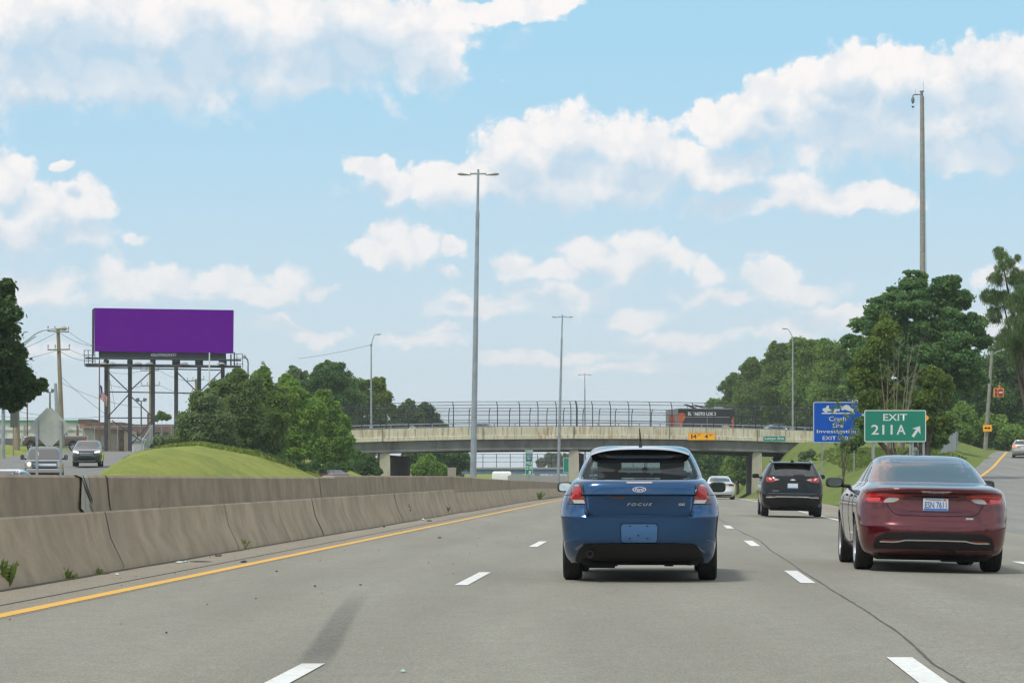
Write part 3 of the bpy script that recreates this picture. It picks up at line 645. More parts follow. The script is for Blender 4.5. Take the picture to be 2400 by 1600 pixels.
cs = board('crash_site_sign', 'large blue Crash Site Investigation sign with a tow truck symbol behind a sapling', 'sign', 1905.5,2022,941,1038,Y,None,SBLUE,SLET,.12,(1927,2002),GALV,None,
    [('Crash',1963,981,40,10.5,SLET,.008),('Site',1964,996.5,25,10,SLET,.008),('Investigation',1963,1011.5,97,10.5,SLET,.008),('EXIT 210A',1963,1026,70,9,SLET,.008)], bw=.05, inset=.02)
def silh(pts, name, parent, Y, mat, dy=-.006): 
    b = MB(); vs = [(P(x,y,Y).x, Y+dy, P(x,y,Y).z) for x,y in pts]; b.add(vs, [tuple(range(len(vs)))]); return b.build(name, mat, parent)
silh([(1926,966.5),(2003,966.5),(2003,969.5),(1926,969.5)], 'ground_line', cs, Y, SLET)
silh([(1928,957),(1936,955),(1938,950),(1943,950),(1943,958),(1968,958),(1968,963),(1960,963),(1958,966),(1954,966),(1952,963),(1940,963),(1938,966),(1933,966),(1931,963),(1928,962)], 'tow_truck_symbol', cs, Y, SLET)
silh([(1968,956),(1971,951),(1976,952),(1982,948),(1990,950),(1995,956),(2001,959),(2001,964),(1998,966),(1994,966),(1992,963),(1979,959),(1977,961),(1973,961),(1971,958)], 'towed_car_symbol', cs, Y, SLET)
board('mile_marker', 'tall narrow green MILE 210 .8 marker on the median beyond the tallest light pole', 'sign', 1231,1249,1053,1112.5,150,None,SGREEN,SLET,.04,(1240,),GALV,.4,
    [('WEST',1240,1059.5,14.5,7.5,SLET,.02),('MILE',1240,1084.5,14.5,7,SLET,.02),('210',1240,1095,14,9,SLET,.025),('.8',1241,1106.5,7,8,SLET,.025)], bw=.02, inset=.008)
mm = bpy.data.objects['mile_marker']
def shield(x, y, w, h): return [(x-w*.5,y-h*.42),(x-w*.25,y-h*.5),(x,y-h*.44),(x+w*.25,y-h*.5),(x+w*.5,y-h*.42),(x+w*.47,y),(x+w*.3,y+h*.3),(x,y+h*.5),(x-w*.3,y+h*.3),(x-w*.47,y)]
silh(shield(1240,1072,10.5,11), 'shield_rim', mm, 150, SLET); silh(shield(1240,1072.4,9,9), 'shield_field', mm, 150, SBLUE, -.012)
silh([(1235.5,1067.8),(1240,1068),(1244.5,1067.8),(1244.6,1070),(1235.4,1070)], 'shield_band', mm, 150, M('sign_red', (.5,.03,.03), .5), -.018); c_ = P(1240,1073.4,150); text('94', c_.x, c_.z, .15, .12, 150-.02, SLET, 'lettering', mm, bold=.01)
YC = Yb(bx(1613))-.12
board('clearance_sign', 'yellow 14 FT 4 IN clearance sign fixed to the overpass parapet', 'sign', 1613,1676,1014,1031,YC,None,SYEL,BLK,.03,(),GALV,None,
    [('1',1621.5,1022.3,3.2,11,BLK,.01),('4',1628.5,1022.3,8,11,BLK,.012),('FT',1639,1019,7.5,5,BLK,.01),('4',1655.5,1022.3,8,11,BLK,.012),('IN',1666,1019,6.5,5,BLK,.01)], bw=.012, inset=.015)
YC = Yb(bx(1788))-.12
board('street_name_sign', 'small green Lonyo Ave sign fixed to the overpass parapet', 'sign', 1788,1842,1021,1034.5,YC,None,SGREEN,SLET,.05,(),GALV,None, [('Lonyo Ave',1815,1027.6,45,8,SLET,.022)], bw=.03, inset=.01)
board('green_guide_sign', 'edge of a green guide sign with a white panel, seen beside the median bridge pier', 'sign', 1320,1334,1072,1107,240,None,SGREEN,SLET,.06,(1330,),GALV,.3, [], bw=.03, inset=.01)
board('sign_back', 'tan plywood back of a sign above the barrier beneath the overpass', 'sign', 1049,1069,1095,1122,210,None,M('tan_board', (.30,.27,.21), .8),None,.01,(1055,1063),GALV,0)
def diamond(name, lab, cx, cy, r, Y, mat, posts, pm, gz, writes=(), bord=None):
    c_ = P(cx,cy,Y); R = r*Y/F; t = thing(name, lab, 'sign', (c_.x,Y,gz)); b = MB()
    pl = []
    for i in range(4):
        a = math.radians(90*i); 
        for o in (-12,-6,0,6,12): 
            rr = R*(1-.075*(1-abs(o)/12)**1.0); pl.append((c_.x+rr*math.cos(a+math.radians(o*.55)), c_.z+rr*math.sin(a+math.radians(o*.55))))
    b.prism(pl, Y, Y+.02); b.build('sign_panel', mat, t)
    for px, top in posts: X = (px-1200)*Y/F; tz = P(0,top,Y).z; b = MB(); b.box((X,Y-.05,(gz-.3+tz)/2),(.10,.08,tz-gz+.3)); b.build('sign_post', pm, t)
    return t
diamond('diamond_sign', 'bare grey back of a diamond warning sign on two steel posts, near the pickup truck', 115.5,1001,46.5,112,SBACK,((87,985),(143,985)),GALV,.9)
b = MB(); c_ = P(114,1042,112); b.prism(rrect(c_.x-.08,c_.x+.08,c_.z-.05,c_.z+.07,.01),112.02,112.035); b.build('sign_tag', M('pale_tag', (.5,.5,.46), .6), bpy.data.objects['diamond_sign'])
diamond('warning_sign', 'yellow diamond warning sign peeking above the green exit sign', 2150,960,15,150,SYEL,(),GALV,zright(23.6,150))
b = MB(); X = (2152-1200)*150/F; b.box((X,150.1,(zright(X,150)+4.2)/2),(.09,.07,4.6-zright(X,150))); b.build('sign_post', GALV, bpy.data.objects['warning_sign'])
c_ = P(2150,956,150); b = MB(); b.lathe([(.0,0),(.07,0),(.0,.005)], (c_.x,149.97,c_.z),'Y',10); b.build('warning_symbol', BLK, bpy.data.objects['warning_sign'])
diamond('warning_sign', 'yellow diamond warning sign peeking out right of the green exit sign', 2163,979,14,145,SYEL,(),GALV,zright(23,145)); bpy.data.objects['warning_sign.001']
b = MB(); X = (2166-1200)*145/F; b.box((X,145.1,(zright(X,145)+3.9)/2),(.09,.07,4.2-zright(X,145))); b.build('sign_post', GALV, bpy.data.objects['warning_sign.001'])
board('small_white_sign', 'small white sign on a thin post below the green exit sign', 'sign', 2137,2152,1047,1056,150,None,M('white_sheet', (.62,.62,.58), .5),BLK,.02,(2145,),GALV,None,[], bw=.015)
YU = 232
board('double_arrow_sign', 'yellow double-arrow sign on the leaning wooden pole at the top of the ramp', 'sign', 2304,2324.5,995,1010.5,YU-.4,None,SYEL,None,.03,(),GALV,None)
da = bpy.data.objects['double_arrow_sign']; yy = 1002.7
silh([(2306.5,yy),(2311.5,yy-4),(2311.5,yy-1.3),(2317,yy-1.3),(2317,yy-4),(2322,yy),(2317,yy+4),(2317,yy+1.3),(2311.5,yy+1.3),(2311.5,yy+4)], 'double_arrow', da, YU-.4, BLK)
# hanging lane signal box
t = thing('flashing_signal', 'hanging yellow signal box with red faces, right of the ramp pole', 'traffic signal', tuple(P(2342,932,205)))
A_, B_ = P(2330,930,205), P(2353,909,205); b = MB(); b.prism(rrect(A_.x,B_.x,A_.z,B_.z,.05), 205, 205.3); b.build('housing', M('signal_orange', (.62,.30,.06), .5), t)
RS = M('signal_red_face', (.34,.02,.025), .4); b = MB()
for (x0,x1,y0,y1) in ((2331.5,2337,911,918),(2331.5,2337,920,928)): a_, c_ = P(x0,y1,205), P(x1,y0,205); b.prism(rrect(a_.x,c_.x,a_.z,c_.z,.03), 204.95, 205.0)
b.build('red_lamp_face', RS, t)
b = MB(); a_, c_ = P(2339.5,928,205), P(2351,911,205); b.prism(rrect(a_.x,c_.x,a_.z,c_.z,.14,2), 204.95, 205.0); b.build('red_sign_face', RS, t); a_, c_ = P(2341,921,205), P(2349.5,918,205); b = MB(); b.prism([(a_.x,a_.z),(c_.x,a_.z),(c_.x,c_.z),(a_.x,c_.z)], 204.92, 204.94); b.build('white_band', SLET, t)
b = MB(); b.tube([P(2342,909,205.1), P(2342,900,205.1)], .03, 6).tube([P(2338,905,205.1), P(2346,905,205.1)], .03, 6); b.build('hanger', M('signal_orange', (.62,.30,.06), .5), t)

# ------------------------------------------------------------------ lamp posts and poles
def twin(px0, px1, ytop, Y, w, zb, lab):
    r0 = .105; B0 = P(px0, HY, Y); B0.z = zb; T0 = P(px1, ytop, Y); t = thing('light_pole', lab, 'lamp post', (B0.x,Y,zb), group='twin-head light poles along the median')
    b = MB(); dz = T0-B0; b.tube([B0, B0+dz*.5, B0+dz*.86], [.115,.092,.066], 14).tube([B0+dz*.855, B0+dz*.97, T0], [.05,.045,.04], 12).tube([B0+dz*.84, B0+dz*.862], .073, 14); b.build('pole_shaft', GALV, t)
    b = MB(); b.tube([T0+Vector((-.30,0,-.16)), T0+Vector((.30,0,-.16))], .035, 8); b.build('cross_arm', GALV, t)
    for s in (-1, 1):
        b = MB(); pr = [(0,0),(.055,.05),(.10,.35),(.12,.6),(.10,.85),(0,.95)]; vs = []; n = 10
        for (r, l) in [(.02,0),(.05,.08),(.085,.3),(.12,.5),(.12,.66),(.04,.80)]:
            for j in range(n): a = 2*math.pi*j/n; vs.append(T0+Vector((s*(.26+l*w), r*1.2*math.cos(a), -.22+.05*l+r*.42*math.sin(a)+ (r*.12))))
        fs = [(i*n+j,i*n+(j+1)%n,(i+1)*n+(j+1)%n,(i+1)*n+j) for i in range(5) for j in range(n)]+[tuple(range(n)),tuple(5*n+j for j in range(n))]
        b.add(vs, fs); b.build('lamp_head', M('lamp_head_grey', (.36,.37,.35), .5, .3), t, smooth=50)
twin(1109,1121,397,95,.64,ztop(95),'tallest twin-head light pole, rising from the barrier in front of the overpass')
twin(1308,1318,737,189,.64,ztop(189)-.2,'mid-distance twin-head light pole just left of the blue hatchback')
twin(1371.5,1370.5,874,291,.64,-.2,'farthest twin-head light pole, seen through the overpass fence')
def cobra(px, ybase, y1, tip, ytip, Y, lab):
    B0 = P(px, ybase, Y); T0 = P(px, y1, Y); E = P(tip, ytip, Y); t = thing('street_lamp', lab, 'lamp post', tuple(B0), group='single-arm lamps standing on the overpass')
    b = MB(); b.tube([B0, T0], [.11,.06], 12).tube([B0-Vector((0,0,.02)), B0+Vector((0,0,.35))], .17, 12).tube([T0-Vector((0,0,.15)), T0+Vector((0,0,.08))], .11, 10); b.build('pole_shaft', GALV, t)
    b = MB(); d = E-T0; b.tube([T0, T0+Vector((d.x*.25,-.1,d.z*.45)), T0+Vector((d.x*.55,-.2,d.z*.85)), T0+Vector((d.x*.72,-.25,d.z*.97))], .035, 8); b.build('lamp_arm', GALV, t)
    b = MB(); s = 1 if d.x > 0 else -1; n = 8; vs = []
    for (r, l) in [(.03,0),(.1,.12),(.14,.35),(.10,.55),(.03,.62)]:
        for j in range(n): a = 2*math.pi*j/n; vs.append(T0+Vector((d.x*.68+s*l, -.25+r*math.cos(a), d.z*.96+.04*l+.5*r*math.sin(a))))
    b.add(vs, [(i*n+j,i*n+(j+1)%n,(i+1)*n+(j+1)%n,(i+1)*n+j) for i in range(4) for j in range(n)]+[tuple(range(n)),tuple(4*n+j for j in range(n))]); b.build('lamp_head', M('lamp_head_grey'), t, smooth=50)
cobra(870,1004,808,883,783,Yb(bx(870))+.25,'street lamp on the overpass beside the bushes, arm pointing right')
cobra(1858,1007,792,1840,770,Yb(bx(1858))+.25,'street lamp on the overpass above the Lonyo Ave sign, arm pointing left')
# tall camera pole
CP = M('spun_concrete_pole', (.27,.255,.22), .85, var=.12, vs=3)
t = thing('camera_pole', 'very tall tapered concrete pole carrying a traffic camera, rising behind the big tree', 'pole', (P(2165,HY,188).x,188,4.0))
X0 = P(2164.5,HY,188).x; X1 = P(2160.5,HY,188).x; zt = P(0,226,188).z
b = MB(); b.tube([(X0,188,3.5),(X0+(X1-X0)*.5,188,(zt+3.5)/2),(X1,188,zt)], [.27,.21,.13], 16); b.build('pole_shaft', CP, t, smooth=40)
for i in range(12):
    z = P(0,262+i*37,188).z; q = (z-3.5)/(zt-3.5); b = MB(); b.tube([(X0+(X1-X0)*q,188,z-.03),(X0+(X1-X0)*q,188,z+.03)], .285-.14*q, 16); b.build('steel_band', GALV, t)
b = MB(); b.tube([(X0+.22,187.9,P(0,700,188).z),(X1+.13,187.9,zt)], .018, 6); b.build('cable_conduit', GALV, t)
b = MB(); tp = Vector((X1,188,zt)); b.tube([tp, tp+Vector((0,0,.38))], .10, 10).tube([tp+Vector((-.15,0,.33)), tp+Vector((.15,0,.38))], .06, 8).tube([tp+Vector((0,0,.12)), tp+Vector((-.55,0,.12)), tp+Vector((-.64,0,.05)), tp+Vector((-.65,0,-.1))], .045, 8).tube([tp+Vector((.12,0,.3)), tp+Vector((.12,0,1.1))], .010, 5).tube([tp+Vector((-.45,0,.12)), tp+Vector((-.45,0,.5))], .010, 5); b.build('camera_bracket', M('camera_grey', (.16,.17,.18), .5), t)
b = MB(); b.lathe([(0,.0),(.10,-.02),(.13,-.2),(.10,-.36),(.03,-.46),(0,-.48)], tuple(tp+Vector((-.65,0,-.08))), 'Z', 12).lathe([(0,-.66),(.12,-.64),(.08,-.72),(0,-.78)], tuple(tp+Vector((-.65,0,-.08))), 'Z', 12); b.build('traffic_camera', M('camera_grey'), t)
def pole(name, lab, cat, pts, Y, r, mat, arms=(), extra=None, group=None, gz=None):
    Q = [P(x,y,Y) for x,y in pts]; t = thing(name, lab, cat, tuple(Q[0]), group=group); b = MB(); n = len(Q)
    b.tube(Q, [r*(1-.35*i/(n-1)) for i in range(n)], 10); b.build('pole_shaft', mat, t, smooth=40)
    for (x0,y0,x1,y1) in arms:
        a_, c_ = P(x0,y0,Y), P(x1,y1,Y); b = MB(); b.box(tuple((a_+c_)/2+Vector((0,-r-.05,0))), ((c_-a_).length,.09,.11), ry=-math.atan2(c_.z-a_.z,c_.x-a_.x))
        b.build('cross_arm', M('old_crossarm', (.2,.19,.16), .8), t)
        for q in (.02,.34,.98): p_ = a_+(c_-a_)*q+Vector((0,-r-.05,0)); b = MB(); b.tube([p_, p_+Vector((0,0,.22))], .03, 5).tube([p_+Vector((0,0,.2)), p_+Vector((0,0,.42))], .055, 6); b.build('insulator', M('insulator_grey', (.3,.3,.3), .3), t)
    return t
pole('utility_pole','leaning brown wooden utility pole with two cross-arms, left of the billboard','utility pole',[(146,1045),(141,900),(136,769)],215,.22,WOOD,((113,776,163,778),(113,820,165,819)))
pole('utility_pole','yellowish wooden pole just right of the billboard leftmost leg','utility pole',[(254,1055),(254,950),(253,856)],262,.24,WOOD)
pole('utility_pole','distant utility pole behind the third billboard leg, its two cross-arms showing','utility pole',[(354,1040),(352,860)],300,.22,WOOD,((330,869,373,868),(331,904,375,903)))
pole('utility_pole','thin distant utility pole with one tilted cross-arm beside the fifth billboard leg','utility pole',[(462,1010),(459,888)],320,.2,WOOD,((439,893,479,889),))
pole('utility_pole','thick wooden pole stub in front of the white building','utility pole',[(40,1058),(40,915)],230,.27,WOOD)
pole('steel_pole','leaning grey steel pole left of the brown utility pole','pole',[(134,972),(130,898)],225,.20,GALV)
pole('steel_pole','thin reddish pole in front of the white building','pole',[(64,1046),(64,925)],260,.09,M('rusty_steel', (.16,.09,.07), .8))
pole('steel_pole','short rusty post right of the grey diamond sign back','pole',[(182,1022),(182,997)],270,.12,M('rusty_steel'))
pole('steel_pole','slim bright white pole in front of the right half of the billboard','pole',[(490,930),(491,826)],205,.075,M('white_pole_paint', (.6,.62,.63), .5))
t = pole('street_lamp','grey street lamp at the left picture edge with a long curved arm over the tree','lamp post',[(7,1075),(8,950),(10,846)],150,.13,GALV)
b = MB(); b.tube([P(10,846,150),P(30,824,150),P(52,806,150),P(68,794,150),P(84,781,150),P(100,774,150),P(120,770.5,150),P(133,770,150)], .045, 8).tube([P(40,822,150),P(68,799,150),P(84,788,150)], .03, 6); b.build('lamp_arm', GALV, t)
b = MB(); b.tube([P(130,770,150),P(142,769,150),P(153,769.5,150),P(158,771,150)], [.05,.11,.13,.03], 8); b.build('lamp_head', M('lamp_head_grey'), t, smooth=50)
def floodlight(px, yt, yb_, Y, s, lab):
    t = pole('floodlight_pole', lab, 'floodlight', [(px,yb_),(px,yt+3)], Y, .10, M('grey_green_steel', (.14,.16,.15), .6), group='twin floodlight poles by the buildings'); c_ = P(px, yt, Y)
    b = MB(); b.box((c_.x,Y,c_.z-.12),(s*1.3,.08,.08)); b.build('cross_arm', M('grey_green_steel'), t)
    for q in (-1,1): b = MB(); b.box((c_.x+q*s*.6,Y,c_.z+.05),(s*.55,.35,.28), ry=.2*q); b.build('lamp_head', M('grey_green_steel'), t)
floodlight(331,937,1035,262,.62,'twin floodlight pole between two billboard legs')
floodlight(117,916,965,230,.40,'twin floodlight pole above the grey diamond sign back')
def gooseneck(x, yb_, yt, tip, Y, lab):
    t = pole('gooseneck_lamp', lab, 'lamp post', [(x,yb_),(x+.5,yt)], Y, .09, M('grey_green_steel'), group='lamps poking above the bushes')
    b = MB(); b.tube([P(x+.5,yt,Y),P(x-1,yt-8,Y),P(tip+3,yt-12,Y)], .07, 8); b.build('lamp_arm', M('grey_green_steel'), t)
    b = MB(); b.tube([P(tip+5,yt-12.5,Y),P(tip,yt-15,Y),P(tip-3,yt-15,Y)], [.10,.20,.08], 8); b.build('lamp_head', M('lamp_head_grey'), t)
gooseneck(581,900,850,572,235,'gooseneck lamp right of the billboard catwalk')
gooseneck(623,880,864,615,240,'gooseneck lamp poking out of the bright bushes')
t = pole('utility_pole','leaning grey wooden pole at the top of the exit ramp, carrying the double-arrow sign','utility pole',[(2309,1056),(2317,940),(2325,822)],YU,.20,M('grey_wood_pole', (.24,.23,.20), .9, var=.2, vs=3))
b = MB(); b.tube([P(2325,832,YU),P(2336,824,YU),P(2348,821,YU)], .05, 6); b.build('lamp_arm', GALV, t); b = MB(); b.tube([P(2346,821,YU),P(2352,820,YU),P(2357,821,YU)], [.05,.12,.04], 8); b.build('lamp_head', M('lamp_head_grey'), t)
pole('steel_pole','dark steel post between the grass bank and the exit sign','pole',[(2046,1075),(2045,1036)],128,.08,M('tan_post', (.24,.21,.16), .8))
# wires
wires = [((136,777),(0,838),215,4),((136,777),(225,812),215,7),((136,820),(225,845),215,9),((136,820),(0,850),215,4),((163,778),(245,815),240,8),((165,819),(245,840),240,6),((0,975),(250,975),240,6),((141,880),(254,975),230,4),((141,895),(330,955),240,10),
         ((254,900),(330,905),262,6),((373,868),(460,893),300,7),((375,903),(462,925),300,6),((700,840),(868,808),258,3),((253,870),(330,869),300,6),((0,955),(140,975),225,4),((479,889),(560,905),300,4),((254,880),(270,960),262,-8),((60,940),(0,925),230,2)]
WLAB = ['cable from the upper cross-arm of the leaning pole to the left edge, sagging little', 'cable from the upper cross-arm of the leaning pole down to the billboard catwalk', 'cable from the lower cross-arm of the leaning pole to the billboard catwalk', 'lower-sagging cable from the second cross-arm of the leaning pole to the left edge', 'cable from the right tip of the upper cross-arm behind the billboard', 'cable from the right tip of the lower cross-arm behind the billboard', 'near-level cable just above the white warehouse roof', 'cable from mid leaning pole to the yellowish pole base', 'steep cable descending from the leaning pole towards the brick building', 'short cable between the yellowish pole and the pole behind the third billboard leg', 'cable right of the upper cross-arm behind the third billboard leg', 'cable right of the lower cross-arm behind the third billboard leg', 'faint cable running to the street lamp on the overpass left end', 'level cable high behind the first two billboard legs', 'cable behind the tree trunk to the grey diamond sign', 'cable from the tilted cross-arm to the bushes', 'short looping cable hanging from the yellowish pole', 'short faint cable left of the reddish pole']
for wi, (a_, c_, Y, sag) in enumerate(wires):
    b = MB(); b.tube([P(a_[0]+(c_[0]-a_[0])*i/12, a_[1]+(c_[1]-a_[1])*i/12+sag*4*(i/12)*(1-i/12), Y) for i in range(13)], .016, 4)
    tag(b.build('overhead_cable', WIREM), WLAB[wi], 'cable', 'overhead cables on the left')

# ------------------------------------------------------------------ billboard
PUR = M('purple_vinyl', (.112,.000,.255), .9, spec=0)
Y = 250; t = thing('billboard', 'large plain purple billboard on six tall dark steel legs with a catwalk', 'billboard', (P(384,HY,Y).x,Y,4))
q = [P(221,721.5,Y),P(547,726.5,Y),P(546,828,Y),P(221.5,823,Y)]
b = MB(); b.add([(v.x,Y,v.z) for v in q]+[(v.x,Y+.35,v.z) for v in q], [(0,1,2,3),(4,5,6,7),(0,1,5,4),(1,2,6,5),(2,3,7,6),(3,0,4,7)]); b.build('advert_face', PUR, t)
b = MB(); b.add([tuple(P(218,724,Y+.5)),tuple(P(221,721.5,Y+.5)),tuple(P(221,823,Y+.5)),tuple(P(217,850,Y+.5)),tuple(P(218,724,Y+1.2)),tuple(P(217,850,Y+1.2))], [(0,1,2,3),(0,4,5,3)]).tube([P(217.5,725,Y+.6),P(217,851,Y+.6)],.07,6); b.build('rear_face_edge', DKST, t)
b = MB(); b.add([tuple(P(x,y,Y+.2)) for x,y in ((231,820),(530,826),(530,843),(232,841))]+[tuple(P(x,y,Y+.4)) for x,y in ((231,820),(530,826),(530,843),(232,841))], [(0,1,2,3),(4,5,6,7),(3,2,6,7)]); b.build('apron_panel', M('dark_green_apron', (.022,.035,.035), .6, var=.2, vs=1), t)
c0 = P(383,830.5,Y); b = MB(); b.prism([(P(352,836,Y).x,P(0,835.5,Y).z),(P(352,836,Y).x,P(0,827,Y).z),(P(415,836,Y).x,P(0,827,Y).z),(P(412,836,Y).x,P(0,835.5,Y).z)], Y+.16, Y+.19); b.build('name_plate', M('plate_blue_grey', (.09,.10,.16), .5), t)
text('OUTFRONT/', c0.x, c0.z-.02, 2.4, .25, Y+.15, SLET, 'lettering', t, bold=.015)
legs = [(247,1056),(302.5,1052),(356.5,1052),(411,1045),(465,1000),(520.5,960)]
for i, (lx_, ly) in enumerate(legs):
    b = MB(); X = P(lx_,0,Y).x; z0 = zleft(X,Y+.6)-.5; z1 = P(0,846,Y).z; b.box((X,Y+.6,(z0+z1)/2),(.36,.3,z1-z0)).box((X,Y+.6,z1-.1),(.75 if i > 2 else .5,.28,.5)); b.build('leg', DKST, t)
    b = MB(); b.box((X,Y+.32,(z1+P(0,828,Y).z)/2),(.26,.16,P(0,822,Y).z-z1)); b.build('stringer', DKST, t)
for y0, r in ((840,.09),(855,.12)):
    b = MB(); b.tube([P(200,y0-1,Y-.6),P(565,y0+4,Y-.6)], r, 6); b.build('catwalk_beam', DKST, t)
b = MB(); a_, c_ = P(203,858,Y), P(560,861,Y); b.box(((a_.x+c_.x)/2,Y-.3,(a_.z+c_.z)/2),(c_.x-a_.x,1.0,.10), ry=.006); b.build('catwalk', DKST, t)
for x0, x1 in ((197,222),(548,568)):
    b = MB()
    for y_ in (821,832,845): b.tube([P(x0,y_+(0 if x0 < 300 else 8),Y-.7),P(x1-8 if x0<300 else x1,y_+(0 if x0 < 300 else 8),Y-.7)], .03, 5)
    for x_ in (x0,(x0+x1)/2-3,x1): b.tube([P(x_,820 if x0<300 else 829,Y-.7),P(x_+1,858 if x0<300 else 861,Y-.7)], .035, 5)
    b.build('guard_rail', DKST, t)
b = MB(); b.tube([P(209,832,Y-.7),P(222,832,Y-.7)], .03, 5).tube([P(549,825,Y-.2),P(549,862,Y-.2)], .07, 5).tube([P(541,830,Y),P(541,858,Y)], .08, 5); b.build('guard_rail', DKST, t)
for px in (242,262,323,350,432,518): c_ = P(px,852,Y-.9); b = MB(); b.lathe([(0,.16),(.25,.10),(.42,-.02),(.42,-.06),(0,-.08)], tuple(c_), 'Z', 12); b.build('floodlight', M('lamp_head_grey'), t)
for (x0,y0,x1,y1) in ((254,872,302,918),(302,918,356,868),(302,924,254,975),(302,924,356,975),(411,868,462,918),(468,918,520,868),(255,862,520,867),(255,918,465,921),(254,979,356,979),(262,985,356,1050),(300,1050,356,985)):
    b = MB(); b.tube([P(x0,y0,Y+.7),P(x1,y1,Y+.7)], .055, 6); b.build('brace', DKST, t)
# flag
t = thing('flagpole', 'thin flagpole with a drooping stars and stripes flag at the billboard leftmost leg', 'flag', (P(233,HY,238).x,238,3.8))
b = MB(); b.tube([(P(233,0,238).x,238,3.4),tuple(P(233,842,238))], [.075,.05], 8); b.build('pole_shaft', M('rusty_steel'), t)
b = MB(); nx, nz = 10, 13; Xf = P(234,0,238).x; zf_ = P(0,901,238).z
for j in range(nz+1):
    for i in range(nx+1):
        u_ = i/nx; w_ = j/nz; b.v.append((Xf+u_*.70+.06*math.sin(u_*9+w_*3), 238+.16*math.sin(u_*11), zf_-w_*1.15-u_*1.25*(1-.25*w_)+.05*math.sin(u_*7)))
for j in range(nz):
    for i in range(nx): b.f.append((j*(nx+1)+i,j*(nx+1)+i+1,(j+1)*(nx+1)+i+1,(j+1)*(nx+1)+i)); b.mi.append(2 if (j < 7 and i < 4) else j % 2)
b.build('flag', [M('flag_red', (.42,.04,.05), .8), M('flag_white', (.62,.62,.62), .8), M('flag_blue', (.05,.09,.26), .8)], t, smooth=60)

# ------------------------------------------------------------------ buildings on the left
def bld(name, lab, x0, x1, yt, Y, zb, dep, wall, extra=None, cat='building'):
    A_, B_ = P(x0,yt,Y), P(x1,yt,Y); t = thing(name, lab, cat, ((A_.x+B_.x)/2,Y,zb)); b = MB(); b.box(((A_.x+B_.x)/2,Y+dep/2,(A_.z+zb)/2),(B_.x-A_.x,dep,A_.z-zb)); b.build('wall', wall, t); return t, A_, B_
BW = M('white_stained_wall', (.60,.62,.58), .8, var=.10, vs=.5, dirt=(.30,.27,.22), ds=1.6); BR = M('brown_brick', (.16,.095,.07), .9, var=.25, vs=2.5); TAN = M('tan_render', (.42,.36,.24), .85, var=.10, vs=1, dirt=(.30,.25,.17), ds=.8)
t, a_, c_ = bld('white_warehouse','long low white warehouse with a green roof edge at the far left',-60,194,986,310,3.6,18,BW)
b = MB(); b.box(((a_.x+c_.x)/2,309.9,a_.z+.0),(c_.x-a_.x+.3,.3,.2)); b.build('roof_edge', M('green_trim', (.01,.26,.14), .5), t)
b = MB(); b.box(((a_.x+c_.x)/2,309.85,P(0,1037,310).z),(c_.x-a_.x-.2,.15,1.0)); b.build('dark_band', M('dark_band_grey', (.09,.085,.08), .8, var=.2, vs=1), t)
b = MB(); 
for i in range(7): b.box((a_.x+6+i*6.3,309.93,P(0,1012,310).z),(.12,.12,1.9))
b.box(((a_.x+c_.x)/2,309.9,P(0,1008,310).z),(c_.x-a_.x,.1,.08)); b.build('wall_joint', M('grey_joint', (.3,.3,.28), .8), t)
t, a_, c_ = bld('small_grey_shed','small pale grey shed with a brick-coloured top beside the white warehouse',195,218,1005,300,3.6,6,M('pale_grey_siding', (.42,.44,.44), .7, var=.1, vs=1))
b = MB(); b.box(((a_.x+c_.x)/2,300.2,a_.z+.28),(c_.x-a_.x,5.5,.55)); b.build('parapet', M('orange_brick', (.33,.15,.08), .9, var=.2, vs=3), t); b = MB(); b.box(((a_.x+c_.x)/2,300.6,a_.z+.85),(c_.x-a_.x+.4,6,.5)); b.build('roof', M('dark_roofing', (.09,.09,.09), .9), t)
t, a_, c_ = bld('tan_garage','tan rendered garage with a broad arched wall under a brown brick band',218,290,1007,290,3.6,10,TAN)
b = MB(); b.box((a_.x+(c_.x-a_.x)*.52,290.4,a_.z+.38),(c_.x-a_.x+.6,9,.78)); b.build('brick_band', BR, t)
b = MB(); b.box((c_.x-.2,289.9,(a_.z+3.6)/2),(.5,.25,a_.z-3.6)); b.build('brick_pilaster', BR, t)
b = MB(); ar = [(P(258+22*math.cos(math.radians(x)),1028-14*math.sin(math.radians(x)),290).x,P(0,1028-14*math.sin(math.radians(x)),290).z) for x in range(0,181,15)]; ar = ar+[(ar[-1][0],3.7),(ar[0][0],3.7)]; b.prism(ar,289.88,290.0); b.build('arched_infill', M('pale_tan_infill', (.47,.42,.31), .85, var=.08, vs=1), t)
t, a_, c_ = bld('brick_building','long low brown brick building with a chimney behind the billboard legs',288,470,994,305,3.6,14,BR)
b = MB(); cz = P(349,970,305); b.box((cz.x,306,(cz.z+a_.z)/2-.3),(.62,.6,cz.z-a_.z+.8)); b.build('chimney', BR, t)
for x0, x1 in ((300,308),(316,324),(364,374),(384,394)): p0, p1 = P(x0,1025,305), P(x1,1012,305); b = MB(); b.prism([(p0.x,p0.z),(p1.x,p0.z),(p1.x,p1.z),(p0.x,p1.z)],304.93,305.0); w_ = b.build('window', GLASS, t)
t, a_, c_ = bld('white_shed','little white shed with a pitched roof behind the chain-link fence',309,339,1033,262,3.6,4,M('white_siding', (.55,.56,.56), .7))
b = MB(); b.add([(a_.x-.15,261.8,a_.z),(c_.x+.15,261.8,a_.z),(c_.x+.15,266,a_.z),(a_.x-.15,266,a_.z),((a_.x+c_.x)/2-.3,261.8,a_.z+.5),((a_.x+c_.x)/2-.3,266,a_.z+.5)], [(0,1,4),(3,2,5),(0,4,5,3),(1,2,5,4)]); b.build('roof', M('grey_roof', (.33,.34,.34), .8), t)
b = MB(); p0, p1 = P(314,1055,262), P(333,1038,262); b.prism([(p0.x,3.7),(p1.x,3.7),(p1.x,p1.z),(p0.x,p1.z)],261.95,262.0); b.build('shed_door', M('pale_grey_siding'), t)
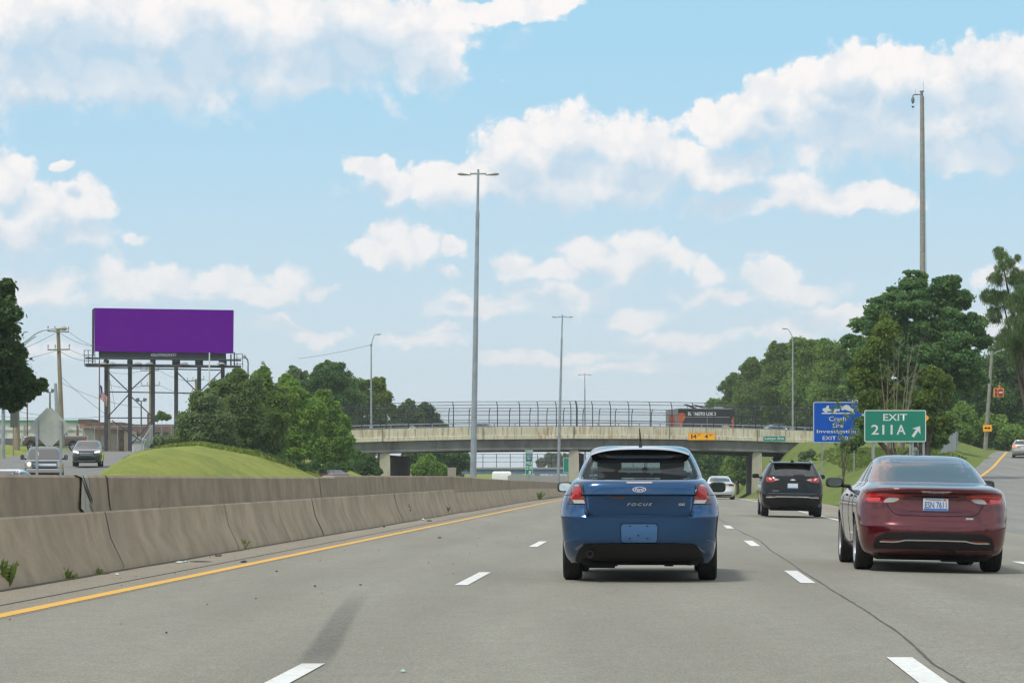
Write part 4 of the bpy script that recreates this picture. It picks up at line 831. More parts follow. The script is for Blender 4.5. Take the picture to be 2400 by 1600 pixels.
board('dark_sign_back', 'tall dark back of a sign on a post at the edge of the left-hand tree', 'sign', 24,42,958,1001,180,None,M('dark_sign_back_grey', (.07,.08,.07), .7),None,.02,(31,),M('tan_post'),3.0)
# chain-link fences on the left
def clf(name, lab, pts, Y0, Y1, hy, gz, n, mat=CHAIN2, post=GALV):
    (x0, yb0), (x1, yb1) = pts; A_ = P(x0,yb0,Y0); B_ = P(x1,yb1,Y1); t = thing(name, lab, 'fence', tuple(A_), group='chain-link fences on the left')
    H0, H1 = hy
    for i in range(n+1):
        q = i/n; c_ = A_.lerp(B_, q); h = H0+(H1-H0)*q; b = MB(); b.tube([c_-Vector((0,0,.2)), c_+Vector((0,0,h))], .04, 6); b.build('fence_post', post, t)
    b = MB(); b.tube([A_+Vector((0,0,H0)), B_+Vector((0,0,H1))], .035, 6); b.build('top_rail', post, t)
    b = MB(); b.add([A_, B_, B_+Vector((0,0,H1)), A_+Vector((0,0,H0))], [(0,1,2,3)]); b.build('fence_mesh', mat, t)
clf('chain_link_fence','low chain-link fence running down the grassy mound beside the billboard',((333,1070),(357,1030)),165,228,(1.05,1.3),0,6)
clf('chain_link_fence','tall chain-link fence in front of the tan garage',((195,1048),(357,1046)),266,262,(2.1,2.1),0,6)
clf('chain_link_fence','tall chain-link fence in front of the brick building right of the garage',((357,1046),(470,1046)),262,258,(2.1,2.1),0,5)
clf('chain_link_fence','faint tall fence in front of the white warehouse',((0,1046),(194,1046)),290,290,(2.6,2.2),0,6,CHAIN2)
# retaining fence on the right bank
t = thing('corrugated_fence', 'short weathered grey fence panel on top of the right-hand grass bank', 'fence', tuple(P(2222,1048,205)))
b = MB(); q0, q1 = P(2205,1046,200), P(2242,1042,214); n = 24
for i in range(n+1): c_ = q0.lerp(q1, i/n); o = .08*(i%2); b.v += [(c_.x,c_.y+o,c_.z-.5),(c_.x,c_.y+o,P(0,1022-10*i/n,c_.y).z)]
for i in range(n): b.f.append((2*i,2*i+1,2*i+3,2*i+2)); b.mi.append(0)
b.build('panel', M('weathered_fence_grey', (.36,.38,.38), .7, var=.2, vs=2, stretch=(2,2,.4)), t); b = MB(); b.tube([q1-Vector((0,0,.4)), P(2243,1010,214)], .10, 8); b.build('fence_post', GALV, t)
# distant second overpass
BLUEG = M('blue_steel_girder', (.10,.17,.26), .7, var=.12, vs=.4)
Y = 425; t = thing('far_overpass', 'distant low overpass with a blue girder seen beneath the main overpass', 'bridge', (5,Y,0))
b = MB(); a_, c_ = P(1060,1110,Y), P(1560,1099,Y); b.box(((a_.x+c_.x)/2,Y+6,(a_.z+c_.z)/2),(c_.x-a_.x,12,c_.z-a_.z)); b.build('girder', BLUEG, t)
b = MB(); b.box(((a_.x+c_.x)/2,Y+6,c_.z+.15),(c_.x-a_.x,12.4,.3)); b.build('parapet', M('grey_parapet', (.30,.31,.30), .8), t)
for px in (1080,1260,1345,1500): X = P(px,0,Y).x; b = MB(); b.box((X,Y+6,(a_.z-4)/2),(.8,8,a_.z+4)); b.build('bridge_pier', PIER, t)
t = thing('far_overpass_fence', 'distant pale chain-link fence on the blue-girdered overpass', 'fence', (5,Y,2.5))
for px in list(range(1100,1560,32)): X = P(px,0,Y).x; b = MB(); b.tube([(X,Y,c_.z+.2),(X,Y,c_.z+2.5)], .06, 5); b.build('fence_post', FENCE_P, t)
b = MB()
for zz in (1.2,1.9,2.5): b.tube([(a_.x,Y,c_.z+zz),(c_.x,Y,c_.z+zz)], .035, 5)
b.build('fence_rail', FENCE_P, t); b = MB(); b.add([(a_.x,Y,c_.z+.3),(c_.x,Y,c_.z+.3),(c_.x,Y,c_.z+2.5),(a_.x,Y,c_.z+2.5)], [(0,1,2,3)]); b.build('fence_mesh', CHAIN2, t)
# low fence / wall at the far road edge
t = thing('roadside_railing', 'pale railing with posts beyond the median, below the blue girder', 'railing', tuple(P(1260,1125,330)))
b = MB(); b.tube([P(1195,1112,330),P(1335,1112,330)], .05, 6); b.build('rail', GALV, t)
for px in range(1200,1336,11): b = MB(); b.tube([P(px,1126,330),P(px,1111,330)], .035, 5); b.build('rail_post', GALV, t)
b = MB(); a_, c_ = P(1190,1140,331), P(1345,1114,331); b.box(((a_.x+c_.x)/2,331,(a_.z+c_.z)/2),(c_.x-a_.x,.4,c_.z-a_.z)); b.build('base_wall', M('cream_wall', (.34,.34,.31), .8), t)
# ------------------------------------------------------------------ vehicles
NS = 5
def pchip(x, y, q):
    x = np.array(x, float); y = np.array(y, float); h = np.diff(x); d = np.diff(y)/h; m = np.zeros_like(y)
    for i in range(1, len(x)-1):
        if d[i-1]*d[i] > 0: w1 = 2*h[i]+h[i-1]; w2 = h[i]+2*h[i-1]; m[i] = (w1+w2)/(w1/d[i-1]+w2/d[i])
    m[0] = d[0]; m[-1] = d[-1]; k = np.clip(np.searchsorted(x, q)-1, 0, len(x)-2); t = (q-x[k])/h[k]
    return (2*t**3-3*t**2+1)*y[k]+(t**3-2*t**2+t)*h[k]*m[k]+(-2*t**3+3*t**2)*y[k+1]+(t**3-t**2)*h[k]*m[k+1]
def stack(rows, sub=5, n1=16, n2=18):
    """body as a pile of plan outlines. row = z, half width, rear y, front y, corner width, rear corner length, front corner length, bow"""
    R = np.array(rows, float); t = np.arange(len(R)); q = np.linspace(0, len(R)-1, (len(R)-1)*sub+1)
    C = [pchip(t, R[:,i], q) for i in range(R.shape[1])]; loops = []
    for z, w, yr, yf, cx, cyr, cyf, bow in zip(*C):
        cx = min(cx, w*.98); half = []
        for i in range(NS): x = (w-cx)*i/NS; half.append((x, yr+bow*(x/w)**2))
        for i in range(n1+1):
            a = math.pi/2*i/n1; x = w-cx+cx*math.sin(a)**.85; half.append((x, yr+bow*(x/w)**2+cyr*(1-math.cos(a)**.85)))
        y0 = yr+bow+cyr; y1 = yf-cyf-bow
        for i in range(1, n2):
            y = y0+(y1-y0)*i/n2; half.append((w, y))
        for i in range(n1, -1, -1):
            a = math.pi/2*i/n1; x = w-cx+cx*math.sin(a)**.85; half.append((x, yf-bow*(x/w)**2-cyf*(1-math.cos(a)**.85)))
        for i in range(NS-1, -1, -1): x = (w-cx)*i/NS; half.append((x, yf-bow*(x/w)**2))
        loop = half+[(-x, y) for x, y in half[-2:0:-1]]
        loops.append([(x, y, z) for x, y in loop])
    b = MB(); k = len(loops[0])
    for l in loops: b.v += l
    for i in range(len(loops)-1):
        for j in range(k): b.f.append((i*k+j,i*k+(j+1)%k,(i+1)*k+(j+1)%k,(i+1)*k+j)); b.mi.append(0)
    b.f += [tuple(range(k))[::-1], tuple((len(loops)-1)*k+j for j in range(k))]; b.mi += [0, 0]
    return b
def bvh_of(b): return BVHTree.FromPolygons([Vector(v) for v in b.v], b.f)
AX = {'r': (Vector((0,1,0)), lambda a, z: Vector((a,-9,z))), 'f': (Vector((0,-1,0)), lambda a, z: Vector((a,15,z))),
      'L': (Vector((1,0,0)), lambda a, z: Vector((-4,a,z))), 'R': (Vector((-1,0,0)), lambda a, z: Vector((4,a,z))), 't': (Vector((0,0,-1)), lambda a, z: Vector((a,z,9)))}
def patch(name, pts, ax, bv, mat, parent, off=.006, cell=.07, rim=.012, rnd=0):
    d, org = AX[ax]; pts = [tuple(p) for p in pts]
    for _ in range(rnd):
        q = []
        for i in range(len(pts)): a, c = pts[i], pts[(i+1)%len(pts)]; ln = math.hypot(c[0]-a[0], c[1]-a[1]) or 1; k_ = min(.25, .022/ln); q += [(a[0]+(c[0]-a[0])*k_, a[1]+(c[1]-a[1])*k_), (c[0]-(c[0]-a[0])*k_, c[1]-(c[1]-a[1])*k_)]
        pts = q
    bm = bmesh.new(); vs = [bm.verts.new((x, 0, z)) for x, z in pts]
    f = bm.faces.new(vs); bmesh.ops.triangulate(bm, faces=[f])
    xs = [p[0] for p in pts]; zs = [p[1] for p in pts]
    for lo, hi, no in ((min(xs), max(xs), 0), (min(zs), max(zs), 2)):
        n = int((hi-lo)/cell)
        for i in range(1, n+1):
            co = [0,0,0]; co[no] = lo+(hi-lo)*i/(n+1); nn = [0,0,0]; nn[no] = 1
            bmesh.ops.bisect_plane(bm, geom=list(bm.verts)+list(bm.edges)+list(bm.faces), plane_co=co, plane_no=nn)
    for v in bm.verts:
        o = org(v.co.x, v.co.z); h = bv.ray_cast(o, d)
        if h[0] is None:
            m_ = bv.ray_cast(org(v.co.x*.97+.03*(sum(xs)/len(xs)), v.co.z*.97+.03*(sum(zs)/len(zs))), d)
            p = m_[0] if m_[0] is not None else bv.find_nearest(o)[0]
        else: p = h[0]
        v.co = p-d*off
    if rim:
        be = [e for e in bm.edges if e.is_boundary]; r = bmesh.ops.extrude_edge_only(bm, edges=be)
        for v in [g for g in r['geom'] if isinstance(g, bmesh.types.BMVert)]: v.co += d*(rim+off)
    bmesh.ops.recalc_face_normals(bm, faces=bm.faces)
    s = sum((f.normal.dot(d)*f.calc_area() for f in bm.faces))
    if s > 0: bmesh.ops.reverse_faces(bm, faces=bm.faces)
    for f in bm.faces: f.smooth = True
    for e in bm.edges:
        if len(e.link_faces) == 2 and e.calc_face_angle(0) > .8: e.smooth = False
    me = bpy.data.meshes.new(name); bm.to_mesh(me); bm.free(); me.materials.append(mat); return link(name, me, parent)
def line(pts, w):
    L_, R_ = [], []
    for i, p in enumerate(pts):
        a = Vector(pts[max(i-1,0)]); c = Vector(pts[min(i+1,len(pts)-1)]); t = (c-a).normalized(); n = Vector((-t.y, t.x))*w/2
        L_.append(tuple(Vector(p)+n)); R_.append(tuple(Vector(p)-n))
    return L_+R_[::-1]
def mir(pts): return [(-x, z) for x, z in pts][::-1]
def both(name, pts, bv, mat, parent, ax='r', **k): return [patch(name, pts, ax, bv, mat, parent, **k), patch(name, mir(pts), ax, bv, mat, parent, **k)]
def sides(name, pts, bv, mat, parent, **k): return [patch(name, pts, 'L', bv, mat, parent, **k), patch(name, pts, 'R', bv, mat, parent, **k)]
def apply_bool(ob, cutters):
    for c in cutters:
        m = ob.modifiers.new('b', 'BOOLEAN'); m.operation = 'DIFFERENCE'; m.object = c; m.solver = 'EXACT'
        try: m.material_mode = 'TRANSFER'
        except Exception: pass
    bpy.context.view_layer.update()
    dg = bpy.context.evaluated_depsgraph_get(); me = bpy.data.meshes.new_from_object(ob.evaluated_get(dg)); ob.modifiers.clear(); nm = ob.data.name; ob.data = me
    for c in cutters: bpy.data.objects.remove(c)
    bm = bmesh.new(); bm.from_mesh(me)
    for f in bm.faces: f.smooth = True
    for e in bm.edges:
        e.smooth = not (len(e.link_faces) == 2 and e.calc_face_angle(0) > math.radians(32))
    bm.to_mesh(me); bm.free()
def cyl_cut(x0, x1, y, z, r):
    b = MB(); b.lathe([(r,x0),(r,x1)], (0,y,z), 'X', 28); b.f += [tuple(range(28))[::-1], tuple(28+j for j in range(28))]; b.mi += [0,0]; return b.build('cut', UNDER)
def wheel(parent, x, y, r, tw, rr, spokes=7, rimm=None, z=None, low=False):
    s = 1 if x > 0 else -1; z = r if z is None else z; b = MB(); h = tw/2; n = 24 if low else 36
    b.lathe([(rr*.92,-h*.8),(rr,-h*.95),(rr+.03,-h),(r*.93,-h*.99),(r*.985,-h*.82),(r,-h*.5),(r*.995,-h*.46),(r*.995,-h*.42),(r,-h*.38),(r,-h*.05),(r*.992,0),(r,h*.05),(r,h*.38),(r*.995,h*.42),(r,h*.5),(r*.985,h*.82),(r*.93,h*.99),(rr+.03,h),(rr,h*.95),(rr*.92,h*.8)], (x,y,z), 'X', n)
    w = b.build('wheel', RUBBER, parent, smooth=35)
    b = MB(); o = x+s*h*.7
    b.lathe([(rr*.93,o-s*.12),(rr,o),(rr*1.0,o+s*.03),(rr*.93,o+s*.02),(rr*.90,o-s*.05)], (0,y,z), 'X', n, 0)
    b.lathe([(0,o-s*.08),(rr*.92,o-s*.10)], (0,y,z), 'X', n, 1); b.lathe([(0,o+s*.015),(rr*.2,o+s*.01),(rr*.24,o-s*.03)], (0,y,z), 'X', 14, 0)
    for i in range(spokes):
        a = 2*math.pi*i/spokes; c_ = Vector((o-s*.01, y+math.cos(a)*rr*.56, z+math.sin(a)*rr*.56)); b.box(c_, (.03, rr*.78, rr*.17), 0, rx=a)
    b.build('rim', [rimm or RIMM, UNDER], w)
    return w
def setup_car(name, lab, loc, yaw, roll=0, cat='car', group=None):
    t = thing(name, lab, cat, loc, yaw, group, world=False); t.rotation_euler = (0, roll, yaw); return t
def make_body(t, rows, pm, wheels, wr, sub=5, cutters=(), name='body', ww=.28, deform=None):
    b = stack(rows, sub)
    if deform: b.v = [deform(*v) for v in b.v]
    bv = bvh_of(b); o = b.build(name, [pm, UNDER], t, smooth=30)
    mw = t.matrix_basis.copy(); cs = list(cutters)
    o.parent = None
    for (x, y) in wheels:
        s = 1 if x > 0 else -1; cs.append(cyl_cut(x-s*ww, x+s*.6, y, wr, wr+.055))
    if cs: apply_bool(o, cs)
    o.parent = t; return o, bv
def text_on(body, cx, cz, w, h, bv, mat, parent, name='lettering', ax='r', ext=.004, **k):
    d, org = AX[ax]; hit = bv.ray_cast(org(cx, cz), d)[0]; ob = text(body, 0, 0, w, h, 0, mat, name, None, **k)
    for v in ob.data.vertices:
        x, z = cx+v.co.x*(1 if ax == 'r' else -1), cz+v.co.z; p = bv.ray_cast(org(x, z), d)[0]
        v.co = (p if p is not None else hit)-d*ext
    ob.parent = parent; return ob
def mirror_part(t, x, y, z, w, h, pm, gm=None, s=None, d=.12, face=-1, tilt=0):
    s = s or (1 if x > 0 else -1); b = MB(); n = 20; vs = []; prof = [(0,.80),(.25,.98),(.6,1),(.85,.85),(1,.5)]
    for (q, k) in prof:
        for j in range(n):
            a = 2*math.pi*j/n; ca, sa = math.cos(a), math.sin(a); e = .55
            vs.append((x+math.copysign(abs(ca)**e,ca)*w/2*k, y-face*q*d, z+math.copysign(abs(sa)**e,sa)*h/2*k))
    b.add(vs, [(i*n+j,i*n+(j+1)%n,(i+1)*n+(j+1)%n,(i+1)*n+j) for i in range(4) for j in range(n)]+[tuple(range(n)),tuple(4*n+j for j in range(n))])
    b.tube([(x-s*w*.35,y+.05,z-h*.28),(x-s*(w*.62+.06),y+.08,z-h*.35)], [h*.16,h*.20], 8)
    m = b.build('wing_mirror', pm, t, smooth=40)
    b = MB(); vs = [(x+math.copysign(abs(math.cos(a))**.55,math.cos(a))*w/2*.74, y+face*.012-face*tilt*math.sin(a), z+math.copysign(abs(math.sin(a))**.55,math.sin(a))*h/2*.74) for a in [2*math.pi*j/n for j in range(n)]]
    b.add(vs, [tuple(range(n))]); b.build('mirror_glass', gm or M('mirror_glass', (.75,.78,.76), .05, 1.0), m)
def seat(t, x, y, z, w, h, mat):
    b = MB(); b.box((x,y,z+h*.35),(w,.16,h*.7)); o = b.build('seat', mat, t); m = o.modifiers.new('bv','BEVEL'); m.width = .07; m.segments = 4
    b = MB(); b.box((x,y-.01,z+h*.86),(w*.56,.12,h*.30)); o2 = b.build('headrest', mat, o); m = o2.modifiers.new('bv','BEVEL'); m.width = .055; m.segments = 4
def antenna(t, x, y, z, h, lean=0):
    b = MB(); b.tube([(x,y,z-.01),(x,y,z+.05),(x+lean,y-.05,z+h)], [.022,.012,.005], 6); b.build('antenna', BLACKP, t)

# ---- blue hatch-tailed saloon in the middle lane
BLUE = paint('blue_metallic_paint', (.002,.056,.160), .19, .5)
D = 28.65; X0 = (1500-1200)*D/F
fc = setup_car('blue_sedan', 'x', (X0, D, 0), -SL)
tag(fc, 'blue metallic car with a rear spoiler and bare plate recess in the middle lane', 'car')
#   z     w     yr    yf    cx   cyr  cyf  bow
FR = [(.20,.76,-.60,3.25,.30,.20,.4,.02),(.27,.80,-.80,3.38,.42,.30,.5,.05),(.40,.825,-.94,3.44,.46,.30,.6,.06),(.46,.832,-.985,3.46,.46,.30,.6,.07),(.60,.845,-1.00,3.45,.46,.32,.6,.07),(.70,.855,-1.00,3.42,.44,.32,.6,.07),
      (.74,.86,-.97,3.38,.42,.33,.6,.07),(.80,.858,-.93,3.20,.40,.33,.6,.07),(.88,.845,-.90,2.75,.38,.33,.5,.07),(.932,.825,-.885,2.42,.36,.33,.45,.07),(.95,.815,-.915,2.65,.36,.34,.45,.07),(1.02,.775,-.905,2.42,.34,.34,.4,.07),(1.08,.735,-.87,2.28,.32,.36,.4,.06),
      (1.105,.715,-.80,2.22,.30,.36,.4,.06),(1.120,.70,-.60,2.16,.30,.36,.4,.06),(1.132,.69,-.36,2.12,.28,.34,.4,.05),(1.17,.68,-.28,2.02,.26,.30,.4,.05),(1.24,.655,-.14,1.86,.25,.28,.38,.05),(1.32,.62,.02,1.68,.25,.28,.38,.05),(1.39,.585,.20,1.52,.25,.28,.38,.05),(1.435,.555,.31,1.40,.25,.26,.34,.05),
      (1.465,.515,.42,1.29,.25,.22,.28,.04),(1.485,.44,.56,1.14,.25,.18,.2,.03),(1.492,.30,.74,1.0,.2,.08,.08,.01)]
cut = MB(); wp = [(-.625,1.128),(.625,1.128),(.590,1.25),(.515,1.395),(-.515,1.395),(-.590,1.25)]; cut.prism(wp, -1.6, 4.2); cut = cut.build('cut', M('dark_interior', (.03,.03,.032), .9))
def tuck(x, y, z):
    if y < 0 and .70 < z < .935:
        k = sstep((.585-abs(x))/.05)*sstep((z-.70)/.02); y = y*(1-k)+(-.875+(.935-z)*.16)*k
    return (x, y, z)
NS = 12
fb, bv = make_body(fc, FR, BLUE, [(.74,0),(-.74,0),(.74,2.61),(-.74,2.61)], .315, 7, [cut], deform=tuck)
for x in (-.745,.745): 
    for y in (0,2.61): wheel(fc, x*(1 if y == 0 else .99), y, .315, .205, .20, 5)
DKB = M('shade_and_spoiler_black', (.008,.009,.011), .12)
rw = [(-.635,1.125),(.635,1.125),(.615,1.20),(.53,1.40),(-.53,1.40),(-.615,1.20)]
patch('rear_window', rw, 'r', bv, CGLASS, fc, off=.005, rim=0, rnd=1)
patch('windscreen', [(-.64,1.02),(.64,1.02),(.50,1.41),(-.50,1.41)], 'f', bv, WGLASS, fc, off=.005, rim=0, rnd=1)
patch('window_rubber', line([(-.64,1.122),(-.618,1.205),(-.535,1.40)],.016), 'r', bv, BLACKP, fc, off=.007); patch('window_rubber', line([(.64,1.122),(.618,1.205),(.535,1.40)],.016), 'r', bv, BLACKP, fc, off=.007)
sides('side_window', [(.22,1.15),(1.95,1.12),(1.88,1.17),(1.42,1.345),(.70,1.36),(.42,1.30)], bv, GLASS, fc, rnd=1)
# spoiler
patch('painted_shade_band', [(-.552,1.42),(.552,1.42),(.560,1.365),(.525,1.32),(.46,1.295),(-.46,1.295),(-.525,1.32),(-.560,1.365)], 'r', bv, DKB, fc, off=.010, rnd=1)  # opaque black laid on the glass as painted shade below the spoiler
def spoiler(t, w, zt, y0, y1, pm, mat2):
    b = MB(); n = 24
    for i in range(n+1):
        s = -1+2*i/n; x = s*w; e = abs(s)**4; zz = zt-.016*s*s-.05*e; yb_ = y1+.06*e+.03*s*s
        b.v += [(x,y0,zz+.02),(x,yb_,zz),(x,yb_-.006,zz-.018),(x,yb_+.03,zz-.040),(x,y0,zz-.02)]
    for i in range(n):
        for j in range(5): b.f.append((i*5+j,i*5+(j+1)%5,(i+1)*5+(j+1)%5,(i+1)*5+j)); b.mi.append(1 if j in (2,3) else 0)
    b.f += [(0,1,2,3,4),tuple(n*5+j for j in range(5))]; b.mi += [0,0]; return b.build('rear_spoiler', [pm, mat2], t, smooth=50)
PALEB = paint('painted_sheen_blue', (.50,.57,.66), .3, .1)  # paler than the body: sky reflection on the spoiler put into the paint colour
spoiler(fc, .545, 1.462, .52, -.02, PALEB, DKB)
n = 24; b = MB()
for i in range(n+1):
    s = -1+2*i/n; x = s*.545; b.v += [(x,.10+.07*abs(s)**4,1.428-.012*s*s-.055*abs(s)**4),(x*.965,.085+.09*abs(s)**4,1.395-.006*s*s-.03*abs(s)**3),(x*.90,.075+.10*abs(s)**4,1.345-.000*s*s)]
for i in range(n):
    for j in range(2): b.f.append((i*3+j,i*3+j+1,(i+1)*3+j+1,(i+1)*3+j)); b.mi.append(0)
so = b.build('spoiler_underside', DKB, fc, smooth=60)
antenna(fc, .0, .62, 1.49, .20, -.01)
# interior glimpsed through the glass
SEAT = M('grey_seat_cloth', (.15,.165,.165), .9)
for x in (-.36,.36): seat(fc, x, 1.05, .80, .50, .56, SEAT)
b = MB(); b.box((0,.45,1.13),(1.25,.25,.03)); b.build('rear_shelf', SEAT, fc)
for x in (-.38,.0,.38): b = MB(); b.box((x,.52,1.165 if x else 1.15),(.30 if x else .26,.12,.10 if x else .07)); o = b.build('rear_headrest', SEAT, fc); m_ = o.modifiers.new('bv','BEVEL'); m_.width = .04; m_.segments = 3
b = MB(); b.box((.04,1.52,1.345),(.24,.03,.07)).tube([(.04,1.5,1.38),(.04,1.45,1.43)],.012,6); o = b.build('rear_view_mirror', BLACKP, fc); m_ = o.modifiers.new('bv','BEVEL'); m_.width = .012; m_.segments = 2
b = MB(); b.tube([(.045,1.47,1.31),(.045,1.47,1.25)],.006,5).lathe([(0,-.04),(.03,-.02),(.035,.02),(0,.04)],(.045,1.47,1.22),'Z',10); b.build('hanging_ornament', BLACKP, fc)
b = MB(); b.lathe([(.175,-.014),(.19,0),(.175,.014),(.16,0),(.175,-.014)],(-.36,1.55,1.02),'Y',24); b.build('steering_wheel', BLACKP, fc)
# tail details
RG = [(-.728,1.035),(-.675,1.068),(-.640,1.055),(-.615,.925),(-.606,.898),(-.742,.898),(-.742,.925),(-.735,.98)]
both('tail_light', [(-.715,1.045),(-.675,1.070),(-.628,1.055),(-.592,.93),(-.572,.848),(-.778,.848),(-.775,.91),(-.748,.985)], bv, M('smoked_lamp_housing', (.03,.012,.012), .1, coat=1), fc, off=.012, cell=.05, rnd=1)
tl = [o for o in fc.children if o.name.startswith('tail_light')]
for s, o in ((1, tl[0]), (-1, tl[1])):
    f_ = (lambda p: p) if s == 1 else mir
    patch('red_lens', f_([(-.710,1.035),(-.672,1.055),(-.638,1.045),(-.600,.895),(-.757,.895),(-.735,.975)]), 'r', bv, REDL, o, off=.019, cell=.05, rnd=1)
    patch('bright_lens', f_([(-.718,.975),(-.645,.985),(-.618,.905),(-.742,.903)]), 'r', bv, M('bright_red_lens', (.40,.010,.014), .08, coat=.8), o, off=.023, rnd=1)
    patch('clear_lens', f_([(-.725,.890),(-.600,.890),(-.582,.853),(-.700,.853)]), 'r', bv, CLEARL, o, off=.019, rnd=0)
    patch('top_clear_lens', f_([(-.700,1.055),(-.660,1.058),(-.65,1.042),(-.70,1.035)]), 'r', bv, M('smoked_clear', (.35,.3,.3), .1, coat=1), o, off=.021)
SEAM = M('panel_gap', (.004,.005,.008), .8)
seam = [(-.615,1.115),(-.598,.99),(-.578,.90),(-.565,.80),(-.545,.745),(-.50,.722),(-.3,.716),(0,.714),(.3,.716),(.50,.722),(.545,.745),(.565,.80),(.578,.90),(.598,.99),(.615,1.115)]
patch('boot_lid_gap', line(seam, .010), 'r', bv, SEAM, fc, off=.0035, rim=.008)
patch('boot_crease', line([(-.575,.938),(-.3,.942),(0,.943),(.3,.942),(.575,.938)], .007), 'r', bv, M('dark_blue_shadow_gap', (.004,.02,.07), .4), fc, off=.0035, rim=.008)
patch('high_brake_light', [(-.142,1.086),(.142,1.086),(.142,1.070),(-.142,1.070)], 'r', bv, M('faded_lens', (.42,.36,.38), .2, coat=.5), fc, off=.007, rnd=1)
el = [(.073*math.cos(math.radians(a)), 1.003+.029*math.sin(math.radians(a))) for a in range(0,360,15)]
bo = patch('badge', el, 'r', bv, CHROME, fc, off=.010, cell=.03); patch('badge_field', [(x*.88, 1.003+(z-1.003)*.80) for x, z in el], 'r', bv, M('badge_blue', (.02,.03,.09), .2, coat=1), bo, off=.013, cell=.03)
text_on('Ford', 0, 1.003, .098, .036, bv, CHROME, bo, ext=.017, shear=.3, bold=.01)
text_on('FOCUS', .0, .842, .27, .030, bv, CHROME, fc, ext=.008, shear=.35, bold=.02, sp=1.4); text_on('SE', .455, .842, .070, .026, bv, CHROME, fc, ext=.008, bold=.04)
b = MB(); b.lathe([(0,.0),(.009,.0)], (0,-.915,.893), 'Y', 10); b.build('boot_lock', BLACKP, fc)
patch('rust_scuff', [(-.31,.930),(-.16,.932),(-.155,.915),(-.17,.900),(-.24,.910),(-.29,.908)], 'r', bv, M('bare_brown_scuff', (.13,.075,.06), .8), fc, off=.0045, rim=0)
patch('bumper_top_gap', line([(-.775,.845),(-.570,.845)],.006), 'r', bv, SEAM, fc, off=.003); patch('bumper_top_gap', line([(.570,.845),(.775,.845)],.006), 'r', bv, SEAM, fc, off=.003)
patch('plate_recess', [(-.205,.645),(.205,.645),(.200,.432),(-.200,.432)], 'r', bv, SEAM, fc, off=.002, rnd=1)
pp = patch('bare_plate_panel', [(-.195,.632),(.195,.632),(.190,.437),(-.190,.437)], 'r', bv, paint('faded_blue_panel', (.035,.13,.30), .5, .2), fc, off=.006, rnd=1)
for x, z in ((-.10,.612),(.085,.612),(-.10,.478),(.085,.478),(-.01,.512)): patch('screw_hole', [(x+.011*math.cos(a), z+.008*math.sin(a)) for a in [k*.785 for k in range(8)]], 'r', bv, SEAM, pp, off=.009, rim=0)
patch('rear_valance', [(-.60,.41),(-.30,.42),(0,.422),(.30,.42),(.60,.41),(.665,.33),(.695,.255),(.70,.205),(-.70,.205),(-.695,.255),(-.665,.33)], 'r', bv, M('valance_black', (.007,.007,.008), .7), fc, off=.014, cell=.03, rim=.02, rnd=1)
b = MB(); b.lathe([(.036,0),(.038,-.10),(.030,-.10),(.028,0)], (-.53,-.84,.31), 'Y', 16); b.lathe([(0,-.08),(.03,-.08)], (-.53,-.84,.31),'Y',12,1); b.build('exhaust_pipe', [M('sooty_steel', (.05,.045,.04), .5, .6), UNDER], fc)
b = MB(); b.box((0,1.2,.215),(1.1,3.8,.05)).box((0,-.45,.235),(1.25,.5,.10)).box((-.3,.1,.20),(.10,.3,.10)).box((.32,.1,.20),(.10,.3,.10)).box((0,.0,.24),(1.2,.10,.08)).box((-.42,-.5,.21),(.30,.3,.12)).tube([(-.66,-.55,.27),(-.55,-.62,.20),(-.35,-.60,.21),(.35,-.60,.215),(.55,-.62,.20),(.66,-.55,.27)], .022, 8); b.build('underside', UNDER, fc)
patch('side_scrape', [(-.70,.37),(-.62,.42),(-.60,.40),(-.68,.34)], 'r', bv, M('grey_scrape', (.16,.17,.20), .6), fc, off=.004, rim=0); patch('side_scrape', [(.62,.40),(.70,.34),(.715,.31),(.66,.345)], 'r', bv, M('grey_scrape'), fc, off=.004, rim=0)
patch('window_sticker', [(-.555,1.165),(-.515,1.17),(-.51,1.145),(-.555,1.143)], 'r', bv, M('sticker_blue_white', (.35,.55,.7), .6), fc, off=.008, rim=0); patch('window_sticker', [(-.50,1.17),(-.465,1.165),(-.47,1.15),(-.505,1.145)], 'r', bv, WPAINT, fc, off=.008, rim=0)
mirror_part(fc, -.905, 2.05-.1, 1.02, .19, .125, BLACKP, M('pale_mirror_glass', (.62,.66,.64), .15, .6), tilt=.011); mirror_part(fc, .905, 2.05-.1, 1.02, .19, .125, BLACKP, M('dark_mirror_glass', (.10,.13,.12), .08, .9))
sides('door_gap', line([(.28,.34),(.30,.80),(.18,1.12)],.012), bv, SEAM, fc, off=.003)

